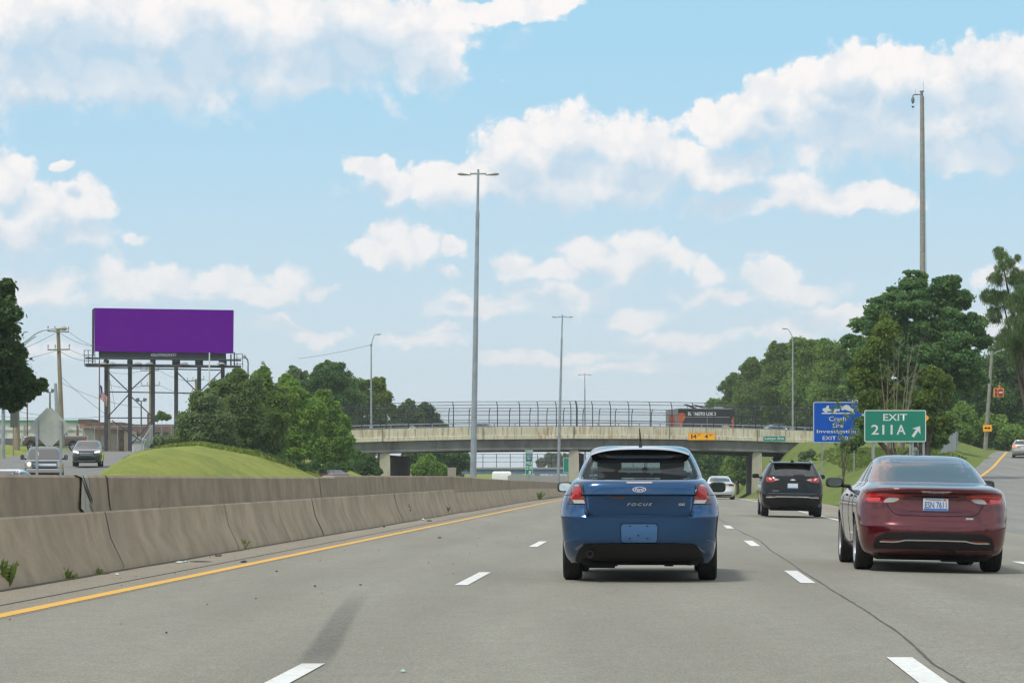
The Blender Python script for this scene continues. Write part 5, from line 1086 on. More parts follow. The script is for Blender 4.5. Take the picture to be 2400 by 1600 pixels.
# ---- maroon saloon in the right lane
MAR = paint('maroon_metallic_paint', (.098,.004,.008), .2, .35)
D = 32.5; ms = setup_car('maroon_sedan', 'dark maroon sedan with a chrome bumper strip and white plate, in the right lane', ((2171-1200)*D/F, D, -.035), -.060, math.radians(1.1))
MR = [(.17,.74,-.60,3.55,.30,.2,.4,.02),(.25,.84,-.90,3.72,.5,.34,.6,.06),(.38,.885,-1.02,3.78,.56,.38,.7,.08),(.50,.90,-1.055,3.80,.58,.40,.7,.09),(.56,.908,-1.05,3.80,.58,.40,.7,.09),(.62,.915,-1.02,3.77,.56,.40,.7,.09),(.70,.922,-.99,3.68,.54,.40,.7,.09),
      (.80,.922,-.965,3.40,.52,.40,.6,.10),(.90,.905,-.96,3.25,.50,.40,.5,.11),(.95,.89,-.985,3.0,.48,.40,.5,.12),(.995,.868,-1.03,2.82,.46,.41,.5,.14),(1.025,.84,-1.04,2.68,.44,.43,.5,.16),(1.045,.81,-1.00,2.60,.42,.45,.5,.17),(1.065,.78,-.86,2.54,.40,.45,.5,.16),
      (1.085,.755,-.60,2.48,.36,.40,.5,.13),(1.10,.74,-.36,2.42,.34,.38,.5,.10),(1.13,.725,-.24,2.34,.32,.36,.5,.08),(1.20,.695,-.04,2.16,.30,.34,.5,.08),(1.28,.655,.18,1.96,.30,.34,.46,.08),(1.35,.615,.40,1.77,.30,.34,.44,.08),(1.40,.575,.60,1.62,.30,.32,.38,.07),(1.432,.52,.76,1.50,.28,.26,.30,.05),(1.45,.43,.92,1.36,.26,.18,.18,.03),(1.458,.30,1.06,1.22,.2,.05,.05,.01)]
mb_, bv = make_body(ms, MR, MAR, [(.80,0),(-.80,0),(.80,2.742),(-.80,2.742)], .335, 6)
for x in (-.795,.795):
    for y in (0,2.742): wheel(ms, x, y, .335, .225, .235, 10)
patch('rear_window', [(-.615,1.118),(.615,1.118),(.625,1.14),(.56,1.385),(.50,1.40),(-.50,1.40),(-.56,1.385),(-.625,1.14)], 'r', bv, GLASSB, ms, off=.004, rnd=1)
patch('windscreen', [(-.66,1.02),(.66,1.02),(.52,1.40),(-.52,1.40)], 'f', bv, GLASS, ms, off=.004, rnd=1)
dl = [(-.34,1.045),(-.10,1.085),(.10,1.105)]
wnd = [(.34,1.125),(.5,1.112),(2.15,1.085),(2.05,1.16),(1.75,1.31),(1.42,1.365),(1.0,1.365),(.68,1.30),(.42,1.19)]
sides('window_trim', [(y+(.02 if y > 1 else -.03), z+(.018 if z > 1.15 else -.018)) for y, z in wnd], bv, CHROME, ms, off=.004, rnd=1)
sides('side_window', wnd, bv, GLASSB, ms, off=.008, rnd=1)
sides('window_pillar', line([(1.12,1.10),(1.08,1.36)],.05), bv, BLACKP, ms, off=.011); sides('window_pillar', line([(.56,1.115),(.70,1.29)],.03), bv, BLACKP, ms, off=.011)
sides('door_gap', line([(.16,.62),(.34,.86),(.30,1.09)],.012), bv, SEAM, ms, off=.003); sides('door_gap', line([(1.02,.30),(1.00,1.09)],.012), bv, SEAM, ms, off=.003); sides('door_gap', line([(2.10,.32),(2.14,1.04)],.012), bv, SEAM, ms, off=.003)
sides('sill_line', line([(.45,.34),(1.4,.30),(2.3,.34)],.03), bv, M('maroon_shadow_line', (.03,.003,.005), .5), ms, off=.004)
for x in (-1, 1):
    for y in (.42,1.30): b = MB(); b.box((x*.925,y,.93),(.035,.18,.03)); o = b.build('door_handle', MAR, ms); m_ = o.modifiers.new('bv','BEVEL'); m_.width = .012; m_.segments = 3
TLL = [(-.875,.915),(-.84,.968),(-.62,.975),(-.40,.958),(-.355,.950),(-.42,.885),(-.50,.848),(-.62,.842),(-.80,.848),(-.86,.868)]
both('tail_light', TLL, bv, M('deep_red_lens', (.26,.010,.012), .08, coat=1), ms, off=.009, cell=.05, rnd=1)
tl = [o for o in ms.children if o.name.startswith('tail_light')]
for s, o in ((1, tl[0]), (-1, tl[1])):
    f_ = (lambda p: p) if s == 1 else mir
    patch('lit_strip', f_([(-.84,.945),(-.62,.955),(-.42,.945),(-.44,.925),(-.62,.932),(-.82,.915)]), 'r', bv, M('red_strip', (.65,.03,.025), .1, coat=1), o, off=.013, rnd=1)
    patch('red_lens', f_([(-.83,.905),(-.66,.915),(-.67,.862),(-.81,.866)]), 'r', bv, M('red_strip'), o, off=.013, rnd=1)
    patch('clear_lens', f_([(-.64,.852),(-.50,.858),(-.43,.895),(-.47,.915),(-.585,.912)]), 'r', bv, CLEARL, o, off=.014, rnd=1)
patch('boot_lid_gap', line([(-.72,1.08),(-.70,1.04),(-.64,.93),(-.60,.86),(-.55,.775),(-.50,.722),(-.44,.705),(0,.695),(.44,.705),(.50,.722),(.55,.775),(.60,.86),(.64,.93),(.70,1.04),(.72,1.08)],.010), 'r', bv, SEAM, ms, off=.0035)
patch('plate_recess', [(-.30,.938),(.30,.938),(.24,.925),(-.24,.925)], 'r', bv, SEAM, ms, off=.004, rnd=1)
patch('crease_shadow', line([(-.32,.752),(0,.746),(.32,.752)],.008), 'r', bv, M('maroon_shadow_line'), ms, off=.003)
em = [(-.185,1.000),(-.02,.996),(.02,.996),(.185,1.000),(.165,.984),(.03,.978),(-.03,.978),(-.165,.984)]; patch('badge', em, 'r', bv, CHROME, ms, off=.009, rim=.01)
def plate(t, bv, cx, cz, txt, blue=True, off=.02, w=.305, h=.152, bandc=None, y=None):
    p0 = bv.ray_cast(Vector((cx,-9,cz)), Vector((0,1,0)))[0]; yy = (p0.y if y is None else y)-off; b = MB(); b.prism(rrect(cx-w/2,cx+w/2,cz-h/2,cz+h/2,.012), yy, yy+.01); o = b.build('number_plate', M('plate_white', (.60,.64,.68), .5), t)
    if blue: b = MB(); b.prism([(cx-w/2+.008,cz-h/2+.006),(cx+w/2-.008,cz-h/2+.006),(cx+w/2-.008,cz-h/2+.028),(cx-w/2+.008,cz-h/2+.028)], yy-.003, yy); b.build('blue_band', M('plate_blue', (.05,.16,.55), .5), o)
    if txt: text(txt, cx, cz-.004, w*.86, h*.50, yy-.004, M('plate_letter_blue', (.05,.10,.32), .5), 'lettering', o, bold=.006)
    return o, yy
o, yy = plate(ms, bv, 0, .838, 'ESN 7611'); text('PURE MICHIGAN', -.01, .838+.058, .15, .014, yy-.004, M('plate_letter_blue'), 'lettering', o)
b = MB(); b.prism([(.095,.886),(.125,.886),(.125,.908),(.095,.908)], yy-.004, yy); b.build('registration_sticker', SORG, o)
for x in (-.11,.11): b = MB(); b.lathe([(0,-.004),(.007,-.002)], (x,yy-.001,.838+.062),'Y',8); b.build('plate_screw', BLACKP, o)
text_on('200', .41, .672, .10, .022, bv, CHROME, ms, ext=.006, bold=.02, shear=.2)
patch('rear_valance', [(-.60,.475),(-.40,.487),(0,.49),(.40,.487),(.60,.475),(.70,.40),(.735,.30),(.72,.165),(-.72,.165),(-.735,.30),(-.70,.40)], 'r', bv, M('valance_black'), ms, off=.006, rnd=2)
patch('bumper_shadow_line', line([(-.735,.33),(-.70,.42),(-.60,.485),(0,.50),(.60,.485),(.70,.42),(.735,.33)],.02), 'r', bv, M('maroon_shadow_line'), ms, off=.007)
patch('chrome_strip', line([(-.665,.372),(-.50,.372),(-.44,.380),(-.36,.397),(0,.400),(.36,.397),(.44,.380),(.50,.372),(.665,.372)],.016), 'r', bv, CHROME, ms, off=.014)
both('reflector', [(-.64,.400),(-.43,.402),(-.46,.384),(-.64,.380)], bv, M('red_reflector', (.22,.015,.015), .3), ms, off=.012)
b = MB(); b.box((0,1.3,.185),(1.1,4.0,.05)).box((0,-.45,.19),(1.35,.5,.08)).box((.35,-.55,.17),(.45,.25,.07)); b.build('underside', UNDER, ms)
mirror_part(ms, -1.035, 2.02, 1.085, .24, .135, BLACKP, M('grey_mirror_glass', (.30,.34,.33), .1, .9)); mirror_part(ms, .97, 2.02, 1.085, .24, .135, BLACKP)

# ---- black crossover
BLK_P = paint('black_paint', (.004,.005,.006), .15, 0, 0, .55, .2)
D = 78.3; bs = setup_car('black_crossover', 'black crossover with red and white tail lights, ahead in the right lane', ((1852-1200)*D/F+.02, D, -.02), -.062, math.radians(1.0))
SR = [(.22,.76,-.55,3.3,.3,.2,.4,.02),(.32,.86,-.80,3.55,.45,.3,.6,.05),(.45,.90,-.93,3.62,.5,.34,.6,.07),(.60,.915,-.98,3.63,.5,.36,.6,.08),(.70,.92,-.97,3.62,.5,.36,.6,.08),(.85,.925,-.93,3.55,.48,.36,.6,.08),(1.0,.92,-.915,3.30,.46,.36,.5,.08),(1.08,.905,-.91,2.95,.44,.36,.5,.08),(1.16,.885,-.88,2.75,.42,.36,.5,.08),(1.24,.85,-.82,2.5,.38,.34,.5,.08),
      (1.36,.79,-.70,2.25,.32,.3,.5,.07),(1.48,.73,-.58,2.0,.28,.28,.45,.06),(1.57,.68,-.48,1.8,.28,.26,.4,.06),(1.62,.64,-.45,1.66,.26,.2,.3,.05),(1.645,.58,-.35,1.5,.25,.15,.2,.03),(1.655,.45,-.2,1.3,.25,.05,.05,.01)]
def suv_rear(t, rows, pm, wr, wb, lights=True):
    o, bv = make_body(t, rows, pm, [(.80,0),(-.80,0),(.80,wb),(-.80,wb)], wr, 4)
    for x in (-.795,.795):
        for y in (0,wb): wheel(t, x, y, wr, .23, .24, 7, low=True)
    return bv
bv = suv_rear(bs, SR, BLK_P, .36, 2.725)
patch('rear_window', [(-.70,1.225),(.70,1.225),(.58,1.55),(-.58,1.55)], 'r', bv, GLASS, bs, off=.005, rnd=1)
sides('side_window', [(-.35,1.27),(1.95,1.20),(1.85,1.30),(1.45,1.54),(.0,1.58),(-.25,1.50)], bv, GLASSB, bs, rnd=1)
PALE = paint('grey_sheen_paint', (.16,.18,.20), .3, .3)
b = MB(); b.box((0,-.46,1.60),(1.16,.34,.035)); o = b.build('rear_spoiler', BLK_P, bs); m_ = o.modifiers.new('bv','BEVEL'); m_.width = .015; m_.segments = 2
for s in (-1,1): b = MB(); b.tube([(s*.58,-.2,1.63),(s*.60,0,1.685),(s*.60,1.0,1.70),(s*.57,1.3,1.66)], .02, 6); b.build('roof_rail', GALV, bs)
antenna(bs, -.02, -.3, 1.655, .06)
b = MB(); b.prism([(-.06,1.655),(.06,1.655),(.0,1.72)], -.30, -.18); b.build('shark_fin', BLACKP, bs)
TL = [(-.80,1.19),(-.66,1.185),(-.56,1.165),(-.38,1.12),(-.42,1.09),(-.52,1.065),(-.60,1.035),(-.79,1.035)]
both('tail_light', TL, bv, REDL, bs, off=.01, rnd=1)
tl = [o for o in bs.children if o.name.startswith('tail_light')]
for s, o in ((1, tl[0]), (-1, tl[1])):
    f_ = (lambda p: p) if s == 1 else mir
    patch('glowing_lens', f_([(-.73,1.165),(-.66,1.165),(-.62,1.10),(-.69,1.10)]), 'r', bv, M('lit_red', (.9,.3,.3), .2, emis=(1,.25,.2), es=.5), o, off=.016, rnd=1)
    patch('clear_lens', f_([(-.58,1.135),(-.50,1.145),(-.41,1.115),(-.45,1.095),(-.54,1.08)]), 'r', bv, CLEARL, o, off=.016, rnd=1)
plate(bs, bv, .0, .925, ''); patch('badge', [(-.08,1.115),(-.04,1.12),(-.035,1.132),(.035,1.132),(.04,1.12),(.08,1.115),(.08,1.10),(.04,1.097),(.035,1.088),(-.035,1.088),(-.04,1.097),(-.08,1.10)], 'r', bv, CHROME, bs, off=.01)
patch('chrome_strip', line([(-.79,.575),(-.55,.585),(-.45,.60),(.45,.60),(.55,.585),(.79,.575)],.035), 'r', bv, CHROME, bs, off=.012); both('reflector', [(-.79,.62),(-.62,.625),(-.62,.60),(-.79,.598)], bv, M('red_reflector'), bs, off=.012)
patch('bumper_shadow_line', line([(-.72,.70),(.72,.70)],.02), 'r', bv, M('dim_line', (.06,.065,.07), .4), bs, off=.004)
patch('rear_valance', [(-.78,.50),(.78,.50),(.76,.24),(-.76,.24)], 'r', bv, M('valance_black'), bs, off=.006, rnd=1)
patch('wiper', line([(.02,1.255),(.20,1.262),(.34,1.258)],.03), 'r', bv, BLACKP, bs, off=.02)
text_on('EQUINOX', -.50, .775, .18, .03, bv, M('dim_letter', (.3,.3,.3), .4, .5), bs, bold=.01); b = MB(); b.box((0,1.2,.235),(1.2,3.6,.05)).box((0,-.3,.22),(1.3,.6,.08)); b.build('underside', UNDER, bs)
mirror_part(bs, -1.02, 2.0, 1.22, .22, .14, BLACKP, M('dark_mirror_glass')); mirror_part(bs, 1.02, 2.0, 1.22, .22, .14, BLACKP, M('dark_mirror_glass'))

# ---- white saloon far ahead
WHT = paint('white_paint', (.66,.67,.66), .3, 0, .03)
D = 155; wsn = setup_car('white_sedan', 'white sedan with a dark rear window far ahead, behind the blue car wing mirror', ((1686.5-1200)*D/F, D, -.16), -.06)
WR = [(r[0], r[1]*.99)+tuple(r[2:]) for r in MR]
o, bv = make_body(wsn, WR, WHT, [(.79,0),(-.79,0),(.79,2.74),(-.79,2.74)], .33, 3)
for x in (-.79,.79):
    for y in (0,2.74): wheel(wsn, x, y, .33, .22, .22, 5, low=True)
patch('rear_window', [(-.62,1.12),(.62,1.12),(.54,1.39),(-.54,1.39)], 'r', bv, GLASS, wsn, rnd=1); sides('side_window', wnd, bv, GLASS, wsn, rnd=1)
both('tail_light', [(-.87,.96),(-.60,.98),(-.48,.94),(-.55,.86),(-.84,.84)], bv, REDL, wsn, off=.01); plate(wsn, bv, 0, .80, '', False); patch('rear_valance', [(-.7,.34),(.7,.34),(.7,.18),(-.7,.18)], 'r', bv, M('valance_black'), wsn)
mirror_part(wsn, -1.03, 2.0, 1.10, .22, .14, BLACKP); mirror_part(wsn, 1.03, 2.0, 1.10, .22, .14, BLACKP)

# ---- silver car near the top of the exit ramp
SIL = paint('silver_paint', (.38,.36,.34), .3, .4)
D = 222; sc_ = setup_car('silver_car', 'silver car with a glowing tail light at the top of the exit ramp', ((2393-1200)*D/F+.15, D, 2.93), -.21)
o, bv = make_body(sc_, [(r[0]*.94,)+tuple(r[1:]) for r in SR], SIL, [(.78,0),(-.78,0),(.78,2.7),(-.78,2.7)], .33, 3)
for x in (-.78,.78):
    for y in (0,2.7): wheel(sc_, x, y, .33, .22, .22, 5, low=True)
patch('rear_window', [(-.68,1.16),(.68,1.16),(.56,1.46),(-.56,1.46)], 'r', bv, GLASSB, sc_, rnd=1); sides('side_window', [(-.35,1.2),(1.85,1.15),(1.4,1.44),(-.2,1.45)], bv, GLASSB, sc_, rnd=1)
patch('tail_light', [(-.84,1.06),(-.50,1.05),(-.52,.90),(-.84,.90)], 'r', bv, M('lit_tail', (.8,.1,.05), .2, emis=(1,.22,.10), es=1.2), sc_, rnd=1); patch('tail_light', mir([(-.84,1.06),(-.50,1.05),(-.52,.90),(-.84,.90)]), 'r', bv, REDL, sc_, rnd=1); plate(sc_, bv, 0, .86, '', False)
patch('rear_valance', [(-.78,.36),(.78,.36),(.76,.22),(-.76,.22)], 'r', bv, M('valance_black'), sc_)

# ---- dark crossover coming down the service road
DKP = paint('dark_grey_blue_paint', (.025,.032,.038), .2, .3)
D = 166; dk = setup_car('dark_crossover', 'dark grey crossover with lit headlights coming down the service road', ((209-1200)*D/F, D, zserv(D)), math.pi+.115)
# front faces the camera: local +y is the front
o, bv = make_body(dk, [(r[0],r[1])+tuple(r[2:]) for r in SR], DKP, [(.78,0),(-.78,0),(.78,2.67),(-.78,2.67)], .36, 3)
for x in (-.78,.78):
    for y in (0,2.67): wheel(dk, x, y, .36, .23, .24, 5, low=True)
patch('windscreen', [(-.72,1.16),(.72,1.16),(.58,1.56),(-.58,1.56)], 'f', bv, GLASSB, dk, rnd=1); sides('side_window', [(-.35,1.27),(1.95,1.20),(1.45,1.54),(-.2,1.55)], bv, GLASS, dk, rnd=1)
patch('grille', [(-.42,.95),(.42,.95),(.50,.80),(.34,.62),(-.34,.62),(-.50,.80)], 'f', bv, M('grille_grey', (.05,.055,.06), .35, .5), dk, off=.01, rnd=1)
patch('lower_grille', [(-.55,.55),(.55,.55),(.50,.40),(-.50,.40)], 'f', bv, UNDER, dk, off=.01, rnd=1); patch('skid_plate', [(-.55,.36),(.55,.36),(.5,.28),(-.5,.28)], 'f', bv, M('silver_trim', (.4,.4,.4), .4, .6), dk, off=.01)
both('headlight', [(-.84,1.0),(-.52,.93),(-.48,.84),(-.82,.86)], bv, M('lit_headlight', (.8,.8,.75), .2, emis=(1,.93,.75), es=1.3), dk, 'f', off=.012, rnd=1)
for z in (.72,.82): patch('grille_bar', line([(-.40,z),(.40,z)],.02), 'f', bv, GALV, dk, off=.02)
mirror_part(dk, -1.0, 1.9, 1.20, .22, .15, BLACKP, face=1); mirror_part(dk, 1.0, 1.9, 1.20, .22, .15, BLACKP, face=1)

# ---- pickups (body low, cab on top, open bed behind)
def pickup(name, lab, loc, yaw, pm, low=True, wb=3.4, lift=0, group=None):
    t = setup_car(name, lab, loc, yaw, cat='pickup truck', group=group)
    R1 = [(.42,.84,-1.1,wb+.75,.2,.1,.3,.0),(.50,.94,-1.18,wb+.88,.3,.12,.4,.02),(.62,.97,-1.2,wb+.95,.3,.12,.4,.04),(.80,.98,-1.18,wb+.96,.3,.1,.45,.04),(.98,.985,-1.18,wb+.94,.28,.08,.45,.04),(1.10,.97,-1.18,wb+.88,.26,.08,.45,.03),(1.17,.94,-1.18,wb+.6,.22,.06,.4,.02),(1.20,.92,-1.16,wb+.2,.2,.05,.3,.02)]
    cutb = MB(); cutb.box((0,-.22,1.05),(1.62,1.75,.7)); cutb = cutb.build('cut', UNDER)
    o, bv1 = make_body(t, R1, pm, [(.86,0),(-.86,0),(.86,wb),(-.86,wb)], .40, 3, [cutb])
    R2 = [(1.05,.93,.72,wb-.35,.2,.05,.3,.02),(1.20,.93,.74,wb-.45,.2,.06,.3,.02),(1.30,.91,.76,wb-.60,.2,.08,.3,.02),(1.50,.85,.80,wb-.92,.2,.1,.3,.03),(1.70,.79,.86,wb-1.25,.2,.12,.3,.03),(1.80,.74,.92,wb-1.42,.2,.14,.25,.03),(1.85,.66,1.0,wb-1.55,.2,.1,.2,.02),(1.87,.5,1.1,wb-1.7,.2,.05,.05,.01)]
    b = stack(R2, 3); bv2 = bvh_of(b); b.build('cab', pm, t, smooth=30)
    for x in (-.86,.86):
        for y in (0,wb): wheel(t, x, y, .40, .26, .26, 6, low=True)
    patch('windscreen', [(-.80,1.22),(.80,1.22),(.68,1.74),(-.68,1.74)], 'f', bv2, GLASSB, t, rnd=1); patch('rear_window', [(-.68,1.28),(.68,1.28),(.62,1.70),(-.62,1.70)], 'r', bv2, GLASS, t, rnd=1)
    sides('side_window', [(.95,1.27),(1.72,1.25),(1.66,1.70),(1.05,1.70)], bv2, GLASS, t, rnd=1); sides('side_window', [(1.78,1.25),(wb-.65,1.24),(wb-1.2,1.68),(1.76,1.70)], bv2, GLASS, t, rnd=1)
    both('tail_light', [(-.96,1.15),(-.84,1.15),(-.84,.80),(-.96,.80)], bv1, REDL, t, off=.01); sides('tail_light_side', [(-1.17,1.14),(-1.02,1.14),(-1.02,.86),(-1.17,.86)], bv1, M('red_strip'), t, off=.01)
    b = MB(); b.box((0,-1.25,.60),(1.8,.16,.20)); b.build('rear_bumper', CHROME, t)
    for s in (-1,1):
        b = MB(); b.lathe([(.41,0),(.50,0),(.50,.02),(.41,.02)], (0,0,0), 'X', 24); 
    mirror_part(t, -1.12, wb-.75, 1.32, .20, .26, BLACKP, face=1); mirror_part(t, 1.12, wb-.75, 1.32, .20, .26, BLACKP, face=1)
    return t, bv1, bv2
SILP = paint('silver_pickup_paint', (.13,.14,.15), .25, .5)
D = 133; pk, b1, b2 = pickup('silver_pickup', 'silver pickup facing the camera, one headlight glowing, behind the diamond sign posts', ((66-1200)*D/F, D+4.4, .93), math.pi+.19, SILP)
patch('grille_bar', line([(-.60,.93),(.60,.93)],.12), 'f', b1, CHROME, pk, off=.03); patch('grille', [(-.62,1.08),(.62,1.08),(.58,.72),(-.58,.72)], 'f', b1, M('grille_black', (.01,.01,.012), .4), pk, off=.012, rnd=1)
patch('grille_bar', line([(-.60,.83),(.60,.83)],.035), 'f', b1, M('silver_trim'), pk, off=.025)
patch('headlight', [(-.93,1.07),(-.66,1.07),(-.66,.74),(-.93,.76)], 'f', b1, CLEARL, pk, off=.014, rnd=1); hl = patch('headlight', mir([(-.93,1.07),(-.66,1.07),(-.66,.74),(-.93,.76)]), 'f', b1, CLEARL, pk, off=.014, rnd=1)
patch('turn_signal', [(-.95,1.0),(-.86,1.0),(-.86,.80),(-.95,.80)], 'f', b1, AMBER, pk, off=.02); patch('lit_bulb', [(.78+.09*math.cos(a), .95+.09*math.sin(a)) for a in [k*.52 for k in range(12)]], 'f', b1, M('lit_bulb', (1,.9,.7), .2, emis=(1,.85,.5), es=3), hl, off=.025, rim=.0)
b = MB(); b.box((0,3.4+.98,.60),(1.86,.18,.22)); o = b.build('front_bumper', M('silver_trim'), pk); m_ = o.modifiers.new('bv','BEVEL'); m_.width = .05; m_.segments = 3
b = MB(); b.box((0,3.4+.98,.42),(1.5,.12,.16)); b.build('air_dam', UNDER, pk); patch('parking_tag', [(.28,1.60),(.44,1.60),(.44,1.42),(.28,1.42)], 'f', b2, M('pale_tag'), pk, off=.02)
BRP = paint('bronze_brown_paint', (.115,.095,.085), .28, .3)
D = 233; pb_, b1, b2 = pickup('brown_pickup', 'bronze brown pickup truck seen side-on behind the silver pickup', ((171-1200)*D/F, D+1, 3.60), math.pi/2, BRP, wb=3.8); pb_.scale = (1,1,1.18)
both('headlight', [(-.93,1.10),(-.66,1.10),(-.66,.74),(-.93,.76)], b1, CLEARL, pb_, 'f'); sides('headlight_side', [(4.35,1.08),(4.56,1.02),(4.56,.82),(4.40,.80)], b1, CLEARL, pb_, off=.01); b = MB(); b.box((0,4.68,.62),(1.86,.2,.26)); o = b.build('front_bumper', CHROME, pb_)
sides('door_gap', line([(1.75,.55),(1.75,1.22)],.03), b1, SEAM, pb_); sides('door_gap', line([(.78,.5),(.78,1.2)],.04), b1, SEAM, pb_); sides('sill_line', line([(.6,.50),(3.1,.50)],.06), b1, UNDER, pb_)
for s in (-1,1):
    for y in (1.0,1.95): b = MB(); b.box((s*.99,y,1.08),(.03,.22,.04)); b.build('door_handle', CHROME, pb_)

# ---- traffic on and beyond the overpass
def deck_at(px): X = bx(px)*1.04; Y = Yb(X)+11; X = (px-1200)*Y/F; return X, Y, zp(X)-.86
GPK = paint('grey_pickup_paint', (.09,.10,.11), .3, .4)
X, Y, Z = deck_at(1150); g_, b1, b2 = pickup('grey_pickup', 'grey pickup crossing the overpass behind the first light pole', (X-2.3,Y+1,Z-.35), -math.pi/2-.25+.0, GPK)
DBL = paint('dark_blue_paint', (.02,.04,.085), .3, .3)
X, Y, Z = deck_at(1815); g2, b1, b2 = pickup('dark_blue_pickup', 'dark blue pickup on the overpass left of the right-hand street lamp', (X+1.6,Y+1,Z-.15), math.pi/2+.25, DBL)
# food truck
X, Y, Z = deck_at(1652); yawt = math.atan2(SK,1)-.06
t = thing('food_truck', 'black food truck lettered EL TAKITO LOKO with orange flames, crossing the overpass', 'food truck', (X-.2,Y-4.5,Z), yawt, world=False)
TB = M('truck_black_side', (.016,.017,.02), .4, dirt=(.03,.03,.035), ds=2); TG = M('truck_grey_end', (.17,.175,.19), .5); OR_ = M('flame_orange', (.55,.12,.03), .5)
L_, H_, Wd = 6.0, 2.75, 2.2
b = MB(); b.prism(rrect(-L_/2,L_/2,.55,.55+H_-.35,.10), 0, Wd); b.build('box_body', [TB], t)
b = MB(); b.add([(-L_/2-.01,-.02,.5),(-L_/2-.01,-.02,2.95),(-L_/2-.9,.5,2.9),(-L_/2-.9,.5,.5),(-L_/2-.01,2.2,.5),(-L_/2-.01,2.2,2.95),(-L_/2-.9,1.7,2.9),(-L_/2-.9,1.7,.5)], [(0,1,2,3),(4,5,6,7),(2,3,7,6),(1,2,6,5),(0,3,7,4)]); b.build('grey_cab_end', TG, t)
b = MB(); b.prism([(-L_/2-.88,.55),(-L_/2-.30,.55),(-L_/2-.25,1.4),(-L_/2-.35,2.2),(-L_/2-.6,2.5),(-L_/2-.80,2.2)], .10, .12); o = b.build('end_flame', OR_, t)
for v in o.data.vertices: v.co.y = -.02+(-v.co.x-L_/2)*.58-.02
b = MB(); b.prism([(-L_/2,.55),(-L_/2+.35,.60),(-L_/2+.5,1.1),(-L_/2+.45,1.5),(-L_/2+.72,1.9),(-L_/2+.78,2.35),(-L_/2+.5,2.55),(-L_/2+.1,2.5),(-L_/2,2.3)], -.015, 0); b.build('side_flame', OR_, t)
b = MB(); b.prism([(L_/2-.05,.6),(L_/2-.35,.9),(L_/2-.15,1.3),(L_/2-.30,1.7),(L_/2-.05,2.2)], -.015, 0); b.build('side_flame', OR_, t)
b = MB(); b.prism([(-L_/2+.75,1.0),(L_/2-.5,1.0),(L_/2-.5,2.05),(-L_/2+.75,2.05)], -.02, 0); b.build('serving_hatch', M('hatch_dark_grey', (.035,.037,.042), .5), t)
b = MB(); b.box((.0,-.03,2.12),(L_-1.0,.06,.06)); b.build('hatch_rail', M('silver_trim'), t); b = MB(); b.box((.1,-.03,1.5),(.04,.05,1.1)); b.build('hatch_rail', M('silver_trim'), t)
text('EL TAKITO LOKO', -.45, 2.45, 3.0, .36, -.03, WPAINT, 'lettering', t, bold=.04, sp=1.05)
b = MB(); b.box((0,1.1,2.98),(L_-.3,2.0,.10)); b.build('roof', M('truck_roof_grey', (.30,.31,.33), .6), t)
for x, r in ((-1.5,.35),(-.55,.25)): b = MB(); b.box((x,.9,3.25),(1.1,1.4,.05), ry=r).box((x-.3,.9,3.12),(.06,.06,.2)); b.build('roof_panel', M('hatch_dark_grey'), t)
b = MB(); b.box((1.6,1.2,3.12),(.9,1,.22)); b.build('roof_vent', M('truck_roof_grey'), t)
CR = M('cream_food_print', (.55,.45,.25), .6)
for x, w, h in ((-1.9,.5,.35),(-.2,.5,.3),(1.0,.7,.35),(2.1,1.3,.65)): b = MB(); b.prism([(x+w*.5*math.cos(a), .62+h*abs(math.sin(a))) for a in [k*math.pi/8 for k in range(9)]], -.025, 0); b.build('food_picture', CR, t)
for x in (-2.2,1.6): wheel(t, x, 0, .40, .25, .25, 5, low=True).rotation_euler = (0,0,math.pi/2)
for o in [c for c in t.children if c.name.startswith('wheel')]:
    xs_ = sum(v.co.x for v in o.data.vertices)/len(o.data.vertices); o.location = (xs_+.0, -xs_+.15, 0)
# vans and cars glimpsed over the barrier
def box_van(name, lab, cx, y0, y1, w_px, D, mat, cat='van'):
    c_ = P(cx, y0, D); w = w_px*D/F; z1 = c_.z; z0 = zroad(D); t = thing(name, lab, cat, (c_.x, D, z0), 0, world=False); h = z1-z0
    R_ = [(.35,w*.42,-.1,4.9,.2,.1,.3,0),(.5,w*.5,-.15,5.2,.2,.1,.4,0),(h*.6,w*.5,-.12,5.0,.15,.08,.4,0),(h*.9,w*.49,-.05,4.0,.15,.08,.4,0),(h*.97,w*.47,.05,3.8,.15,.1,.3,0),(h,w*.40,.2,3.6,.15,.1,.2,0)]
    o, bv = make_body(t, R_, mat, [], .3, 3); patch('windscreen', [(-w*.42,h*.62),(w*.42,h*.62),(w*.38,h*.82),(-w*.38,h*.82)], 'f', bv, GLASS, t)
    for x in (-w*.42,w*.42):
        for y in (.9,4.2): wheel(t, x, y, .34, .22, .2, 5, low=True)
    return t, bv
t, bv = box_van('white_van', 'boxy white van top just above the barrier, in front of the far blue overpass', 1176, 1104, 1125, 46, 345, paint('van_white', (.74,.76,.72), .4, 0, .03))
patch('rear_window', [(-.55,1.15),(.55,1.15),(.55,1.55),(-.55,1.55)], 'r', bv, M('frosted_window', (.5,.53,.5), .4), t)
t = setup_car('white_car', 'white car roof showing above the barrier at the left picture edge', ((30-1200)*80/F-.4, 82.3, .0), math.pi-SL)
o, bv = make_body(t, [(r[0]*.985,)+tuple(r[1:]) for r in MR], WHT, [(.79,0),(-.79,0),(.79,2.74),(-.79,2.74)], .33, 3)
for x in (-.79,.79):
    for y in (0,2.74): wheel(t, x, y, .33, .22, .22, 5, low=True)
patch('windscreen', [(-.66,1.02),(.66,1.02),(.52,1.37),(-.52,1.37)], 'f', bv, GLASS, t, rnd=1); sides('side_window', [(y, z*.985) for y, z in wnd], bv, GLASS, t, rnd=1)
t = setup_car('maroon_car', 'maroon car roof glimpsed above the barrier below the bushes', ((783-1200)*200/F, 202, .55), math.pi-SL-.3)
